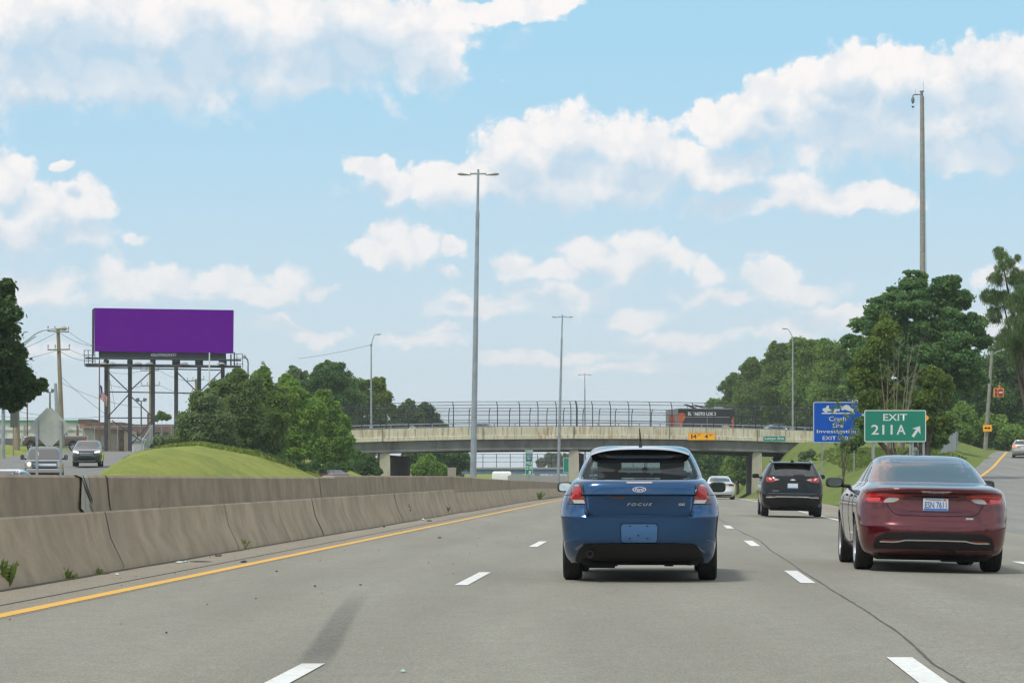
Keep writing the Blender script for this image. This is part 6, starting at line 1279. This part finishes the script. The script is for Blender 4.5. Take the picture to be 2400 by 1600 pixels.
o, bv = make_body(t, [(r[0]*.99,)+tuple(r[1:]) for r in MR], paint('dull_maroon', (.10,.018,.045), .5, .2), [(.79,0),(-.79,0),(.79,2.74),(-.79,2.74)], .33, 2)
patch('windscreen', [(-.66,1.02),(.66,1.02),(.52,1.38),(-.52,1.38)], 'f', bv, GLASS, t, rnd=1); sides('side_window', wnd, bv, GLASS, t, rnd=1)
for x in (-.79,.79):
    for y in (0,2.74): wheel(t, x, y, .33, .22, .22, 5, low=True)
# orange barrel
t = thing('traffic_barrel', 'orange and white traffic barrel on the bank beneath the overpass end', 'traffic barrel', tuple(P(1939,1086,225))); c_ = P(1939,1086,225)
b = MB(); b.lathe([(0,0),(.30,0),(.30,.08),(.26,.10),(.25,.95),(.20,1.0),(0,1.0)], tuple(c_), 'Z', 16); b.build('drum', M('barrel_orange', (.75,.15,.03), .6), t, smooth=40)
for z in (.35,.65): b = MB(); b.lathe([(.262,z),(.262,z+.1)], tuple(c_), 'Z', 16); b.build('reflective_band', WPAINT, t)
# person with a bicycle at the end of the ramp
D = 262; bp = P(2355,1058,D); t = thing('bicycle', 'bicycle under a rider at the end of the exit ramp', 'bicycle', (bp.x,D,3.85))
for x in (-.52,.52): b = MB(); b.lathe([(.32,-.02),(.34,0),(.32,.02),(.30,0),(.32,-.02)], (bp.x+x,D,3.85+.34), 'Y', 24); b.build('wheel', RUBBER, t)
b = MB(); h = Vector((bp.x,D,3.85)); q = lambda x, z: tuple(h+Vector((x,0,z)))
b.tube([q(.52,.34),q(.08,.32),q(-.33,.78),q(.18,.80),q(.08,.32)],.018,6).tube([q(.52,.34),q(.18,.80),q(.20,.92)],.016,6).tube([q(-.33,.78),q(-.52,.34)],.018,6).tube([q(-.33,.78),q(-.30,1.0),q(-.42,1.02)],.016,6); b.build('frame', M('dark_bike_frame', (.03,.03,.04), .4), t)
b = MB(); b.box(q(.20,.94),(.24,.13,.05)); b.build('saddle', BLACKP, t)
def person(base, pose, label):
    """pose: dict joint -> (x, y, z, radius); edges below"""
    t = thing('person', label, 'person', tuple(base))
    E = [('hip','chest'),('chest','neck'),('neck','head'),('head','crown'),('chest','sl'),('sl','el'),('el','wl'),('chest','sr'),('sr','er'),('er','wr'),('hip','hl'),('hl','kl'),('kl','al'),('al','tl'),('hip','hr'),('hr','kr'),('kr','ar'),('ar','tr')]
    me = bpy.data.meshes.new('body'); ks = list(pose); me.from_pydata([pose[k][:3] for k in ks], [(ks.index(a), ks.index(c)) for a, c in E], [])
    o = link('body', me, t); m_ = o.modifiers.new('s','SKIN'); me.skin_vertices.clear() if hasattr(me.skin_vertices,'clear') and False else None
    if not me.skin_vertices: 
        bm = bmesh.new(); bm.from_mesh(me); bm.verts.layers.skin.verify(); bm.to_mesh(me); bm.free()
    for i, k in enumerate(ks): me.skin_vertices[0].data[i].radius = (pose[k][3],)*2; me.skin_vertices[0].data[i].use_root = (k == 'hip')
    s2 = o.modifiers.new('u','SUBSURF'); s2.levels = 1; s2.render_levels = 1
    bpy.context.view_layer.update(); dg = bpy.context.evaluated_depsgraph_get(); m2 = bpy.data.meshes.new_from_object(o.evaluated_get(dg)); o.modifiers.clear(); o.data = m2
    m2.materials.clear(); SKN = M('skin', (.30,.17,.11), .6)
    for m3 in (SKN, M('dark_shirt', (.02,.022,.035), .9), M('red_shorts', (.28,.025,.03), .9), M('dark_shoes', (.02,.02,.02), .7)): m2.materials.append(m3)
    hz_ = pose['hip'][2]; sz_ = pose['neck'][2]
    for f in m2.polygons:
        c_ = f.center; f.use_smooth = True
        f.material_index = 0 if c_.z > sz_-.02 else 1 if c_.z > hz_+.02 and abs(c_.x-pose['chest'][0]) < .27 else 2 if c_.z > hz_-.30 else 3 if c_.z < .12 else 0
    b = MB(); hd = pose['crown']; b.lathe([(0,.09),(.07,.07),(.10,.02),(.10,-.04)], (base[0]+hd[0], base[1]+hd[1], base[2]+hd[2]-.02), 'Z', 12); b.build('hair', M('dark_hair', (.02,.015,.01), .9), t, smooth=60)
    return t
person((bp.x,D,3.85), {'hip':(.18,0,1.0,.15),'chest':(.02,0,1.32,.16),'neck':(-.05,0,1.50,.06),'head':(-.08,0,1.60,.09),'crown':(-.08,0,1.71,.08),'sl':(.0,-.19,1.42,.07),'el':(-.16,-.22,1.20,.045),'wl':(-.38,-.18,1.04,.035),'sr':(.0,.19,1.42,.07),'er':(-.16,.22,1.20,.045),'wr':(-.38,.18,1.04,.035),
    'hl':(.16,-.10,.95,.10),'kl':(-.12,-.13,.72,.065),'al':(.02,-.12,.30,.04),'tl':(-.12,-.12,.24,.035),'hr':(.16,.10,.95,.10),'kr':(-.02,.13,.60,.065),'ar':(.10,.12,.18,.04),'tr':(-.04,.12,.14,.035)}, 'person in dark shirt and red shorts riding a bicycle beyond the exit ramp')
# ------------------------------------------------------------------ trees and shrubs
L_DARK = leafmat('leaf_dark_green', (0.038,0.101,0.032), (0.084,0.197,0.053))
L_MAPLE = leafmat('leaf_maple', (0.018,0.045,0.014), (0.042,0.091,0.025))
L_MID = leafmat('leaf_mid_green', (0.102,0.192,0.043), (0.218,0.322,0.066))
L_BRIGHT = leafmat('leaf_bright_green', (0.125,0.263,0.040), (0.263,0.438,0.054))
L_OLIVE = leafmat('leaf_olive', (0.086,0.155,0.034), (0.155,0.236,0.052))
L_YELL = leafmat('leaf_yellow_green', (0.120,0.180,0.020), (0.230,0.280,0.030), .5)
L_GREY = leafmat('leaf_grey_green', (0.118,0.189,0.084), (0.223,0.300,0.131))
L_BLUE = leafmat('leaf_blue_green', (0.065,0.163,0.065), (0.150,0.293,0.111))
L_FAR = leafmat('leaf_far', (0.070,0.110,0.060), (0.110,0.160,0.075))
NMUL = 2.6
def leaves(cs, rs, n, size, flat=.75, droop=0, up=.25):
    """leaf faces on the shells of many clumps: cs centres, rs radii"""
    cs = np.array(cs); rs = np.array(rs); w = rs**1.9; k = RNG.choice(len(cs), n, p=w/w.sum())
    d = RNG.normal(size=(n,3)); d[:,2] += up; d /= np.linalg.norm(d,axis=1)[:,None]
    rad = rs[k]*(1-.55*RNG.random(n)**1.6)*(1+.20*np.abs(RNG.normal(size=n)))
    p = cs[k]+d*rad[:,None]*np.array([1,1,flat]); p[:,2] -= droop*RNG.random(n)**2*rs[k]
    nr = d*.55+RNG.normal(size=(n,3))*.6+np.array([0,0,.25]); nr /= np.linalg.norm(nr,axis=1)[:,None]
    a = np.cross(nr, RNG.normal(size=(n,3))); a /= np.linalg.norm(a,axis=1)[:,None]; b = np.cross(nr, a)
    s = size*(.55+.9*RNG.random(n))[:,None]; asp = .62
    V = np.stack([p-a*s, p-b*s*asp+a*s*.15, p+a*s+nr*s*.15, p+b*s*asp-a*s*.1], 1).reshape(-1,3)
    if droop > .5: V = np.stack([p-a*s*.35, p+np.array([0,0,-1])*s*.9+a*s*.1, p+np.array([0,0,-1])*s*1.9, p+a*s*.35-np.array([0,0,1])*s*.6], 1).reshape(-1,3)
    return V
def quadmesh(name, V, mat, parent):
    n = len(V)//4; L = np.array(parent.location); me = bpy.data.meshes.new(name); me.vertices.add(4*n); me.vertices.foreach_set('co', (V-L).astype(np.float32).ravel())
    me.loops.add(4*n); me.loops.foreach_set('vertex_index', np.arange(4*n, dtype=np.int32)); me.polygons.add(n); me.polygons.foreach_set('loop_start', np.arange(0,4*n,4,dtype=np.int32)); me.polygons.foreach_set('loop_total', np.full(n,4,dtype=np.int32))
    me.update(calc_edges=True); me.materials.append(mat); return link(name, me, parent)
def tree(lab, Y, blobs, mat, n=7000, leaf=.22, trunk=None, gz=None, name='leafy_tree', cat='tree', group=None, sub=22, depth=.8, flat=.75, droop=0, mats2=None, limbs=5, tr=.18, subr=(.16,.40), core=True):
    px = np.mean([q[0] for q in blobs]); tx = trunk if trunk is not None else px; X = (tx-1200)*Y/F
    g = gz if gz is not None else (zleft(X,Y) if tx < 1150 else zright(X,Y)); t = thing(name, lab, cat, (X,Y,g), group=group)
    cs, rs = [], []; w = (max(q[0]+q[2] for q in blobs)-min(q[0]-q[2] for q in blobs))*Y/F; mains = []
    for (bx_, by_, br_) in blobs:
        r = br_*Y/F; dy = random.uniform(-.5,.5)*depth*max(0, w*.5-r); c_ = P(bx_, by_, Y+dy); mains.append((c_, r)); (cs.append(tuple(c_)), rs.append(r*.82)) if core else 0
        for _ in range(sub):
            d = Vector((random.gauss(0,1), random.gauss(0,1), random.gauss(.1,1))).normalized(); sr = r*random.uniform(*subr)
            q = c_+Vector((d.x, d.y, d.z*.92))*(r-sr*.55)*random.uniform(.55,1.10); cs.append(tuple(q)); rs.append(sr)
    n = int(n*NMUL); leaf *= .74; V = leaves(cs, rs, n, leaf, flat, droop); V = V[V.reshape(-1,4,3)[:,:,2].min(1).repeat(4) > g-.1]
    quadmesh('crown', V, mat, t)
    if mats2:
        m2, fr = mats2; V = leaves(cs, [r*1.03 for r in rs], int(n*fr), leaf*.9, flat, droop); quadmesh('light_sprays', V[V.reshape(-1,4,3)[:,:,2].min(1).repeat(4) > g-.1], m2, t)
    b = MB(); top = max(mains, key=lambda m: m[0].z)[0]; base = Vector((X,Y,g-.3)); mid = base.lerp(Vector((top.x*.5+X*.5, Y, top.z)), .45)
    b.tube([base, base.lerp(mid,.5)+Vector((random.uniform(-.1,.1),0,0)), mid, mid.lerp(top,.6)], [tr*1.25, tr, tr*.8, tr*.3], 8)
    for c_, r in random.sample(mains, min(limbs, len(mains))):
        s = base.lerp(mid, random.uniform(.5,1)); b.tube([s, s.lerp(c_,.5)+Vector((0,0,-.1*r)), c_], [tr*.55, tr*.35, tr*.1], 6)
    b.build('trunk', BARK, t, smooth=50); return t
gl = 'trees beyond the overpass on the left'
# left edge maple
tree('dark dense maple reaching in from the left picture edge', 112, [(-20,700,55),(5,735,42),(-10,790,62),(22,835,40),(20,875,55),(55,900,34),(84,905,24),(-60,730,90),(-60,860,90),(35,940,28),(0,925,45),(62,925,22),(-130,800,110),(100,898,12),(15,672,24)], L_MAPLE, 26000, .13, -95, zserv(112), 'maple_tree', sub=22, droop=.2, mats2=(L_DARK,.25), tr=.3, subr=(.16,.36))
tree('small round shrub behind the chain-link fence near the brick building', 268, [(378,975,12),(392,978,9),(366,982,7)], L_MID, 900, .2, 386, 3.9, tr=.06, sub=8)
tree('low weedy shrub in front of the brick building beside the fence', 232, [(372,1032,16),(400,1030,16),(425,1025,18),(350,1040,10)], L_GREY, 2600, .17, 395, name='shrub', cat='shrub', tr=.04, sub=8)
# roadside bushes on the left bank
tree('grey-green willowy bush at the left end of the roadside thicket', 186, [(455,985,34),(480,945,38),(440,1010,30),(505,985,45),(470,1020,36),(520,1030,38),(430,985,18)], L_GREY, 15000, .13, 470, name='bush', cat='bush', sub=20, mats2=(L_OLIVE,.3), tr=.08, subr=(.18,.4))
tree('taller olive bush behind the grey-green one, under the billboard right leg', 190, [(535,915,38),(555,890,26),(560,950,48),(590,910,30),(585,985,48),(545,1005,45),(520,900,16)], L_OLIVE, 16000, .13, 560, name='bush', cat='bush', sub=20, mats2=(L_GREY,.4), tr=.08, subr=(.18,.4))
tree('mid-green bush with a narrow pointed top in the middle of the thicket', 196, [(612,890,26),(618,868,12),(625,925,38),(640,975,48),(610,1005,46),(640,1035,38),(660,940,36),(585,1040,28),(602,880,14)], L_MID, 17000, .13, 625, name='bush', cat='bush', sub=20, mats2=(L_BRIGHT,.2), tr=.08, subr=(.18,.4))
tree('bright yellow-green bush in front at the right of the thicket', 204, [(676,905,24),(688,935,36),(672,885,11),(705,975,46),(690,1020,46),(655,1000,30),(738,960,30),(725,1045,42),(690,1065,30)], L_BRIGHT, 17000, .13, 695, name='bush', cat='bush', sub=20, mats2=(L_MID,.35), tr=.08, subr=(.18,.4))
tree('bright bush at the right end of the thicket, touching the overpass parapet', 212, [(758,935,24),(768,965,34),(750,920,10),(785,1000,36),(800,1035,32),(770,1060,40),(745,1005,36),(812,1060,22),(800,985,22),(790,1090,30)], L_BRIGHT, 16000, .13, 775, name='bush', cat='bush', sub=20, mats2=(L_MID,.5), tr=.08, subr=(.18,.4))
tree('low dark undergrowth bush at the foot of the thicket above the barrier', 195, [(560,1055,16),(610,1065,20),(650,1080,22),(690,1095,22),(730,1100,24),(770,1105,24),(810,1100,20),(520,1045,14)], L_DARK, 9000, .12, 700, name='bush', cat='bush', sub=14, depth=.3, tr=.05)
tree('dark round tree behind the thicket, taller than the bushes', 292, [(770,885,34),(745,905,38),(800,900,38),(820,935,36),(770,940,48),(730,940,30),(790,865,22),(750,868,16),(800,975,40)], L_DARK, 14000, .17, 775, group=gl, sub=18, mats2=(L_MID,.3), subr=(.18,.4))
tree('wispy spiky-topped tree behind the thicket, left of the dark round tree', 296, [(690,880,20),(668,892,16),(700,905,24),(686,862,8),(655,905,12),(712,880,12)], L_GREY, 5000, .16, 690, group=gl, sub=12, tr=.1, subr=(.2,.4))
tree('thin-topped tree rising above the dark round tree', 300, [(755,862,14),(768,852,10),(780,860,12),(745,875,12),(790,858,8)], L_OLIVE, 3200, .14, 765, group=gl, sub=12, tr=.08)
tree('olive tree right of the dark round tree', 300, [(835,905,26),(850,935,32),(842,960,34),(858,900,14),(820,985,30)], L_OLIVE, 8000, .17, 842, group=gl, sub=16, mats2=(L_MID,.3))
tree('yellow-green tree just behind the left street lamp on the overpass', 305, [(885,905,20),(898,930,24),(880,960,28),(908,955,18),(895,892,10)], L_YELL, 7000, .16, 888, group=gl, sub=16, mats2=(L_MID,.5))
tree('greyish tree seen through the left end of the overpass fence', 318, [(955,962,24),(970,975,26),(940,985,26),(925,970,16),(960,945,12)], L_FAR, 6000, .17, 950, group=gl, sub=14, mats2=(L_MID,.5))
tree('lowest greyish tree trailing off at the right end of the left tree group', 325, [(1000,962,20),(1012,985,22),(990,985,24),(1030,995,12),(1045,1000,8)], L_FAR, 5000, .17, 1005, group=gl, sub=14, mats2=(L_DARK,.5))
gu = 'trees seen beneath the overpass'
tree('dark tree beneath the overpass left of the left pier', 300, [(845,1085,34),(870,1100,30),(830,1110,30),(860,1070,20)], L_DARK, 6000, .17, 850, -.5, group=gu)
tree('bright green tree beneath the overpass right of the left pier', 305, [(1000,1085,24),(1020,1100,26),(985,1105,24),(1010,1075,12)], L_BRIGHT, 6000, .16, 1000, -1, group=gu, mats2=(L_MID,.3))
tree('dark tree beneath the overpass behind the bright green one', 330, [(965,1075,26),(1000,1068,22),(1040,1075,28),(1075,1075,26),(1060,1095,26),(1090,1090,18),(1030,1060,20)], L_DARK, 8000, .19, 1030, -1.5, group=gu, mats2=(L_MID,.3))
tree('misty grey-green tree behind the distant blue overpass', 620, [(1290,1075,18),(1310,1080,18),(1270,1085,14),(1325,1075,14),(1300,1095,18)], L_FAR, 3500, .35, 1295, -3, group=gu)
# right of the freeway beyond the bridge
tree('low dark hedgerow behind the left end of the overpass', 296, [(820,1000,16),(850,1000,18),(880,1000,18),(910,1000,18),(940,1002,16),(835,985,14),(865,985,14),(895,982,14)], L_DARK, 9000, .17, 865, name='hedge', cat='hedge', group=None, sub=14, depth=.2, mats2=(L_MID,.4), tr=.06)
tree('dark bush filling the slope beneath the left end of the overpass', 238, [(826,1085,22),(850,1090,22),(872,1098,18),(838,1068,14),(862,1075,14),(845,1108,18),(884,1106,12)], L_DARK, 9000, .14, 850, name='bush', cat='bush', sub=14, depth=.3, mats2=(L_MID,.25), tr=.05)
gr = 'row of trees beyond the overpass on the right'
for a in [('smallest far tree at the left end of the right-hand row',430,[(1672,948,20),(1692,955,28),(1658,970,16),(1705,975,26)],L_MID,5000,1680),('second far tree from the left in the right-hand row, slightly yellow',400,[(1712,908,28),(1730,935,38),(1705,955,30),(1722,885,16),(1750,900,26),(1755,960,34)],L_OLIVE,9000,1718),
          ('olive tree above the food truck',375,[(1765,868,30),(1785,905,44),(1755,930,38),(1762,848,15),(1795,955,40),(1800,862,26)],L_OLIVE,12000,1770),('tall olive tree just left of the right-hand street lamp',355,[(1822,832,30),(1838,875,48),(1812,910,46),(1850,930,46),(1815,812,13),(1836,960,42),(1850,820,24)],L_OLIVE,14000,1828),
          ('tall bright-edged tree just right of the right-hand street lamp',340,[(1880,825,34),(1900,865,52),(1875,915,50),(1865,802,14),(1918,925,48),(1890,965,42),(1910,822,26)],L_MID,15000,1888),('mid-green tree leaning against the big tree',320,[(1945,825,34),(1958,870,50),(1940,925,50),(1978,915,46),(1935,805,16),(1950,970,42),(1965,820,22)],L_MID,15000,1950)]:
    tree(a[0], a[1], a[2], a[3], a[4], .20, a[5], group=gr, sub=18, mats2=(L_BRIGHT if a[3] is L_MID else L_MID,.3), tr=.25, subr=(.16,.36))
tree('dark low tree beneath the overpass, left part of the gap right of the blue car', 330, [(1650,1085,28),(1680,1100,30),(1660,1115,26),(1640,1060,22),(1690,1070,26)], L_DARK, 8000, .18, 1665, -1, group=gu, mats2=(L_MID,.35))
tree('mid-green tree beneath the overpass just left of the right-hand pier', 320, [(1720,1085,26),(1735,1110,26),(1712,1110,22),(1725,1065,22),(1750,1080,20)], L_MID, 8000, .17, 1728, -1, group=gu, mats2=(L_BRIGHT,.3))
tree('dark tree beneath the overpass right of the right-hand pier', 318, [(1810,1085,26),(1845,1088,26),(1875,1085,24),(1825,1070,18)], L_DARK, 7000, .17, 1835, .5, group=gu, mats2=(L_MID,.3))
tree('tall dark tree filling behind the overpass on the right', 390, [(1690,1005,40),(1740,985,46),(1790,975,50),(1840,970,50),(1890,980,46),(1640,1035,24),(1930,990,40)], L_DARK, 12000, .24, 1790, group=gr, sub=14, mats2=(L_MID,.3))
# right bank
tree('biggest tree: broad dark locust in front of the tall camera pole', 168, [(2140,665,34),(2170,700,44),(2100,700,38),(2060,725,34),(2215,672,34),(2250,700,34),(2280,760,34),(2300,800,26),(2025,760,34),(2080,770,50),(2150,780,56),(2220,765,50),(2000,800,30),(2035,830,44),(2110,850,56),(2190,850,56),(2255,840,46),(2270,890,40),(2200,930,50),(2130,930,50),(2015,890,40),(1985,850,20),(2160,650,14),(2240,655,14),(2140,720,48),(2210,720,44),(2080,820,50),(2165,830,56),(2060,770,40),(2240,800,44)], L_BLUE, 72000, .125, 2165, zright(2165*0+26.8,168), 'locust_tree', sub=20, flat=.5, mats2=(L_MID,.25), tr=.35, limbs=12, subr=(.16,.38))
tree('yellowing smaller tree in front of the big locust, above the exit sign', 147, [(2075,775,30),(2060,810,34),(2030,840,30),(2020,880,32),(2055,880,36),(2040,930,34),(2016,905,12),(2075,745,14),(2095,920,26),(2075,960,34),(2034,955,24)], L_OLIVE, 18000, .115, 2085, name='yellowing_tree', sub=18, mats2=(L_YELL,.35), tr=.14, subr=(.18,.38))
tree('yellow-tinged bush right of the bare branches', 146, [(2185,885,30),(2200,920,34),(2170,940,36),(2215,890,16),(2150,985,36),(2190,985,34),(2110,985,34)], L_OLIVE, 14000, .115, 2170, name='yellowing_tree', sub=18, mats2=(L_YELL,.22), tr=.12, subr=(.18,.38))
tree('dark bush beneath the yellowing trees behind the exit sign', 152, [(2022,990,18),(2012,1030,16),(2044,1010,30),(2090,1010,34),(2150,1015,34),(2190,1025,30),(2210,1000,30),(1990,1045,18)], L_DARK, 14000, .12, 2120, name='bush', cat='bush', sub=18, mats2=(L_MID,.4), subr=(.18,.38))
tree('slender sapling whose sparse leaves hang in front of the blue sign', 140, [(1962,952,14),(1955,975,9),(1968,995,14),(1990,975,16),(2005,950,14),(1958,1012,9),(1975,1025,13),(2003,1000,14),(1998,1025,12),(1950,960,6),(1964,1045,10),(1985,1055,14)], L_MID, 170, .09, 1972, name='sapling', core=False, sub=8, mats2=(L_YELL,.12), tr=.05, subr=(.2,.45))
tree('weeping grey-green willow at the right picture edge', 120, [(2345,590,18),(2355,618,24),(2335,650,22),(2325,690,26),(2350,700,30),(2330,735,22),(2390,650,30),(2400,700,44),(2385,760,40),(2360,790,30),(2420,800,60),(2440,720,60),(2385,600,10)], L_GREY, 20000, .10, 2430, zright(26,120), 'willow_tree', sub=18, droop=.8, mats2=(L_DARK,.5), tr=.22, subr=(.14,.34))
tree('tall dark tree behind the signal box at the top of the ramp', 275, [(2340,860,50),(2390,840,60),(2330,930,56),(2390,930,60),(2300,900,40),(2290,960,44),(2350,1000,50),(2400,1000,44),(2245,915,50),(2215,860,44),(2180,930,40),(2235,975,40),(2140,880,36)], L_DARK, 30000, .18, 2350, 3.9, sub=18, mats2=(L_MID,.4), subr=(.16,.36))
tree('bright green tree behind the leaning wooden pole', 262, [(2290,1000,30),(2265,1010,34),(2330,1000,34),(2300,1030,28),(2255,970,30),(2370,1020,34)], L_MID, 11000, .16, 2290, 3.7, sub=16, mats2=(L_BRIGHT,.35))
tree('low dark shrubs closing the view at the end of the exit ramp', 300, [(2290,1045,12),(2315,1046,12),(2340,1044,13),(2365,1045,13),(2390,1044,13),(2415,1044,13),(2265,1045,12)], L_DARK, 5000, .17, 2340, 3.6, name='hedge', cat='hedge', sub=12, depth=.2, mats2=(L_MID,.3), tr=.04)
tree('dark shrub beside the corrugated fence panel', 190, [(2175,1025,22),(2195,1040,16),(2160,1045,18),(2180,1000,16)], L_DARK, 5000, .12, 2180, name='bush', cat='bush', sub=12, mats2=(L_MID,.3), tr=.05)
tree('mid-green shrub on the bank behind the corrugated fence', 222, [(2225,990,26),(2250,1010,26),(2270,1025,16),(2215,1010,16)], L_MID, 6000, .15, 2240, name='bush', cat='bush', sub=12, tr=.05)
tree('low scrubby hedge on the bank below the blue sign', 200, [(1900,1085,14),(1925,1088,14),(1950,1086,14),(1975,1075,14),(2000,1065,14),(2020,1062,12)], L_OLIVE, 6000, .12, 1950, name='hedge', cat='hedge', sub=10, depth=.2, mats2=(L_MID,.3), tr=.03)
tree('twiggy pale shrub left of the blue sign post', 215, [(1885,1068,14),(1900,1062,12),(1880,1080,10)], L_GREY, 1200, .10, 1890, name='shrub', cat='shrub', sub=10, tr=.03)
# bare branches over the exit sign
DEAD = M('dead_grey_branch', (.20,.17,.13), .9, var=.2, vs=5)
t = thing('dead_tree', 'bare grey multi-stemmed dead tree standing in front of the big locust', 'tree', tuple(P(2105,1060,144.5))); b = MB()
for (x0,y0,x1,y1) in [(2085,1050,2060,820),(2088,1050,2082,850),(2098,1050,2110,790),(2102,1050,2095,810),(2110,1050,2140,800),(2112,1050,2160,790),(2115,1050,2128,780),(2118,1050,2150,850)]:
    Yd = 144.5+random.uniform(-1,1); a_, c_ = P(x0,y0,Yd), P(x1,y1,Yd+random.uniform(-.8,.8)); m_ = a_.lerp(c_,.5)+Vector((random.uniform(-.15,.15),0,0)); b.tube([a_, m_, c_], [.04,.022,.007], 6)
    for k in range(5): q = random.uniform(.45,.95); s = a_.lerp(c_,q); e = s+Vector((random.uniform(-.5,.5),random.uniform(-.3,.3),random.uniform(.3,.8))); b.tube([s,e],[.014,.005],5)
b.build('branches', DEAD, t)
# short grass standing on the banks
def tufts(name, lab, fn, zf, n, h, mat):
    V = np.zeros((n*4,3)); i = 0
    for k in range(n):
        X, Y = fn(); z = zf(X,Y)-.02; hh = h*random.uniform(.5,1.5); w = hh*.5; a = random.uniform(0,3.14); dx, dy = math.cos(a)*w, math.sin(a)*w; lx_, ly_ = random.uniform(-.5,.5)*hh, random.uniform(-.5,.5)*hh
        V[4*k:4*k+4] = [(X-dx,Y-dy,z),(X+dx,Y+dy,z),(X+dx*.6+lx_,Y+dy*.6+ly_,z+hh),(X-dx*.6+lx_,Y-dy*.6+ly_,z+hh*.8)]
    class Z: location = (0,0,0)
    z0 = Z(); o = quadmesh(name, V, mat, type('q',(),{'location':(0,0,0)})()) if False else None
    me = bpy.data.meshes.new(name); me.from_pydata(V.tolist(), [], [(4*i,4*i+1,4*i+2,4*i+3) for i in range(n)]); me.materials.append(mat); return tag(link(name, me), lab, kind='stuff')
GT = leafmat('grass_tuft', (.15,.215,.03), (.22,.27,.05), .6); GT2 = leafmat('bank_grass_tuft', (.09,.15,.03), (.15,.20,.045), .6)
def fl(): Y = random.uniform(112,215); e = SL*Y-22; xe = XE(Y); return random.uniform(min(xe,e-2)+.1, e), Y
def fr_(): Y = random.uniform(95,250); return random.uniform(SL*Y+8.4, max(SL*Y+9, XL(Y)-.6)), Y
def fe():
    q = random.random(); Y = 168+q*34; return ((lerp(q, [(0,-24.5),(.25,-21.5),(.5,-19.5),(.75,-17.5),(1,-15.5)])+random.gauss(0,.5)), Y)
tufts('weeds', 'tall rough grass where the mown mound meets the thicket', fe, zleft, 5000, .22, GT); tufts('grass', 'rough grass along the top of the right bank', lambda: (lambda Y: (random.uniform(SL*Y+13, XL(Y)-2.2), Y))(random.uniform(178,216)), zright, 7000, .12, GT2)
# unseen rise added behind the camera to block low sky light and darken reflections
b = MB(); n = 90
for i in range(n+1):
    a = math.radians(100+160*i/n+ (0)); r = 95+18*math.sin(i*.7); h = 9+3*math.sin(i*1.3)+2*math.sin(i*3.1+1)
    for (dr, dz) in ((0,-.3),(6,h*.55),(12,h*.9),(20,h),(60,h*.8)): b.v.append(((r+dr)*math.sin(a), (r+dr)*math.cos(a), dz))
for i in range(n):
    for j in range(4): b.f.append((i*5+j,i*5+j+1,i*5+6+j,i*5+5+j)); b.mi.append(0)
struct(b.build('horizon_blocker', M('blocker_green', (.03,.045,.02), .95, var=.5, vs=.3), smooth=60))
# ------------------------------------------------------------------ thin summer haze
hm = bpy.data.materials.new('summer_haze'); hm.use_nodes = True; hn = hm.node_tree; hn.nodes.clear()
hv = hn.nodes.new('ShaderNodeVolumePrincipled'); hv.inputs['Color'].default_value = (.90,.94,.98,1); hv.inputs['Density'].default_value = .00022; hv.inputs['Anisotropy'].default_value = .2
ho = hn.nodes.new('ShaderNodeOutputMaterial'); hn.links.new(hv.outputs[0], ho.inputs['Volume'])
b = MB(); b.box((0,600,26),(2600,1900,66)); hz_o = b.build('haze', hm); tag(hz_o, 'thin pale summer haze filling the air', kind='stuff')
scene.cycles.volume_bounces = 0
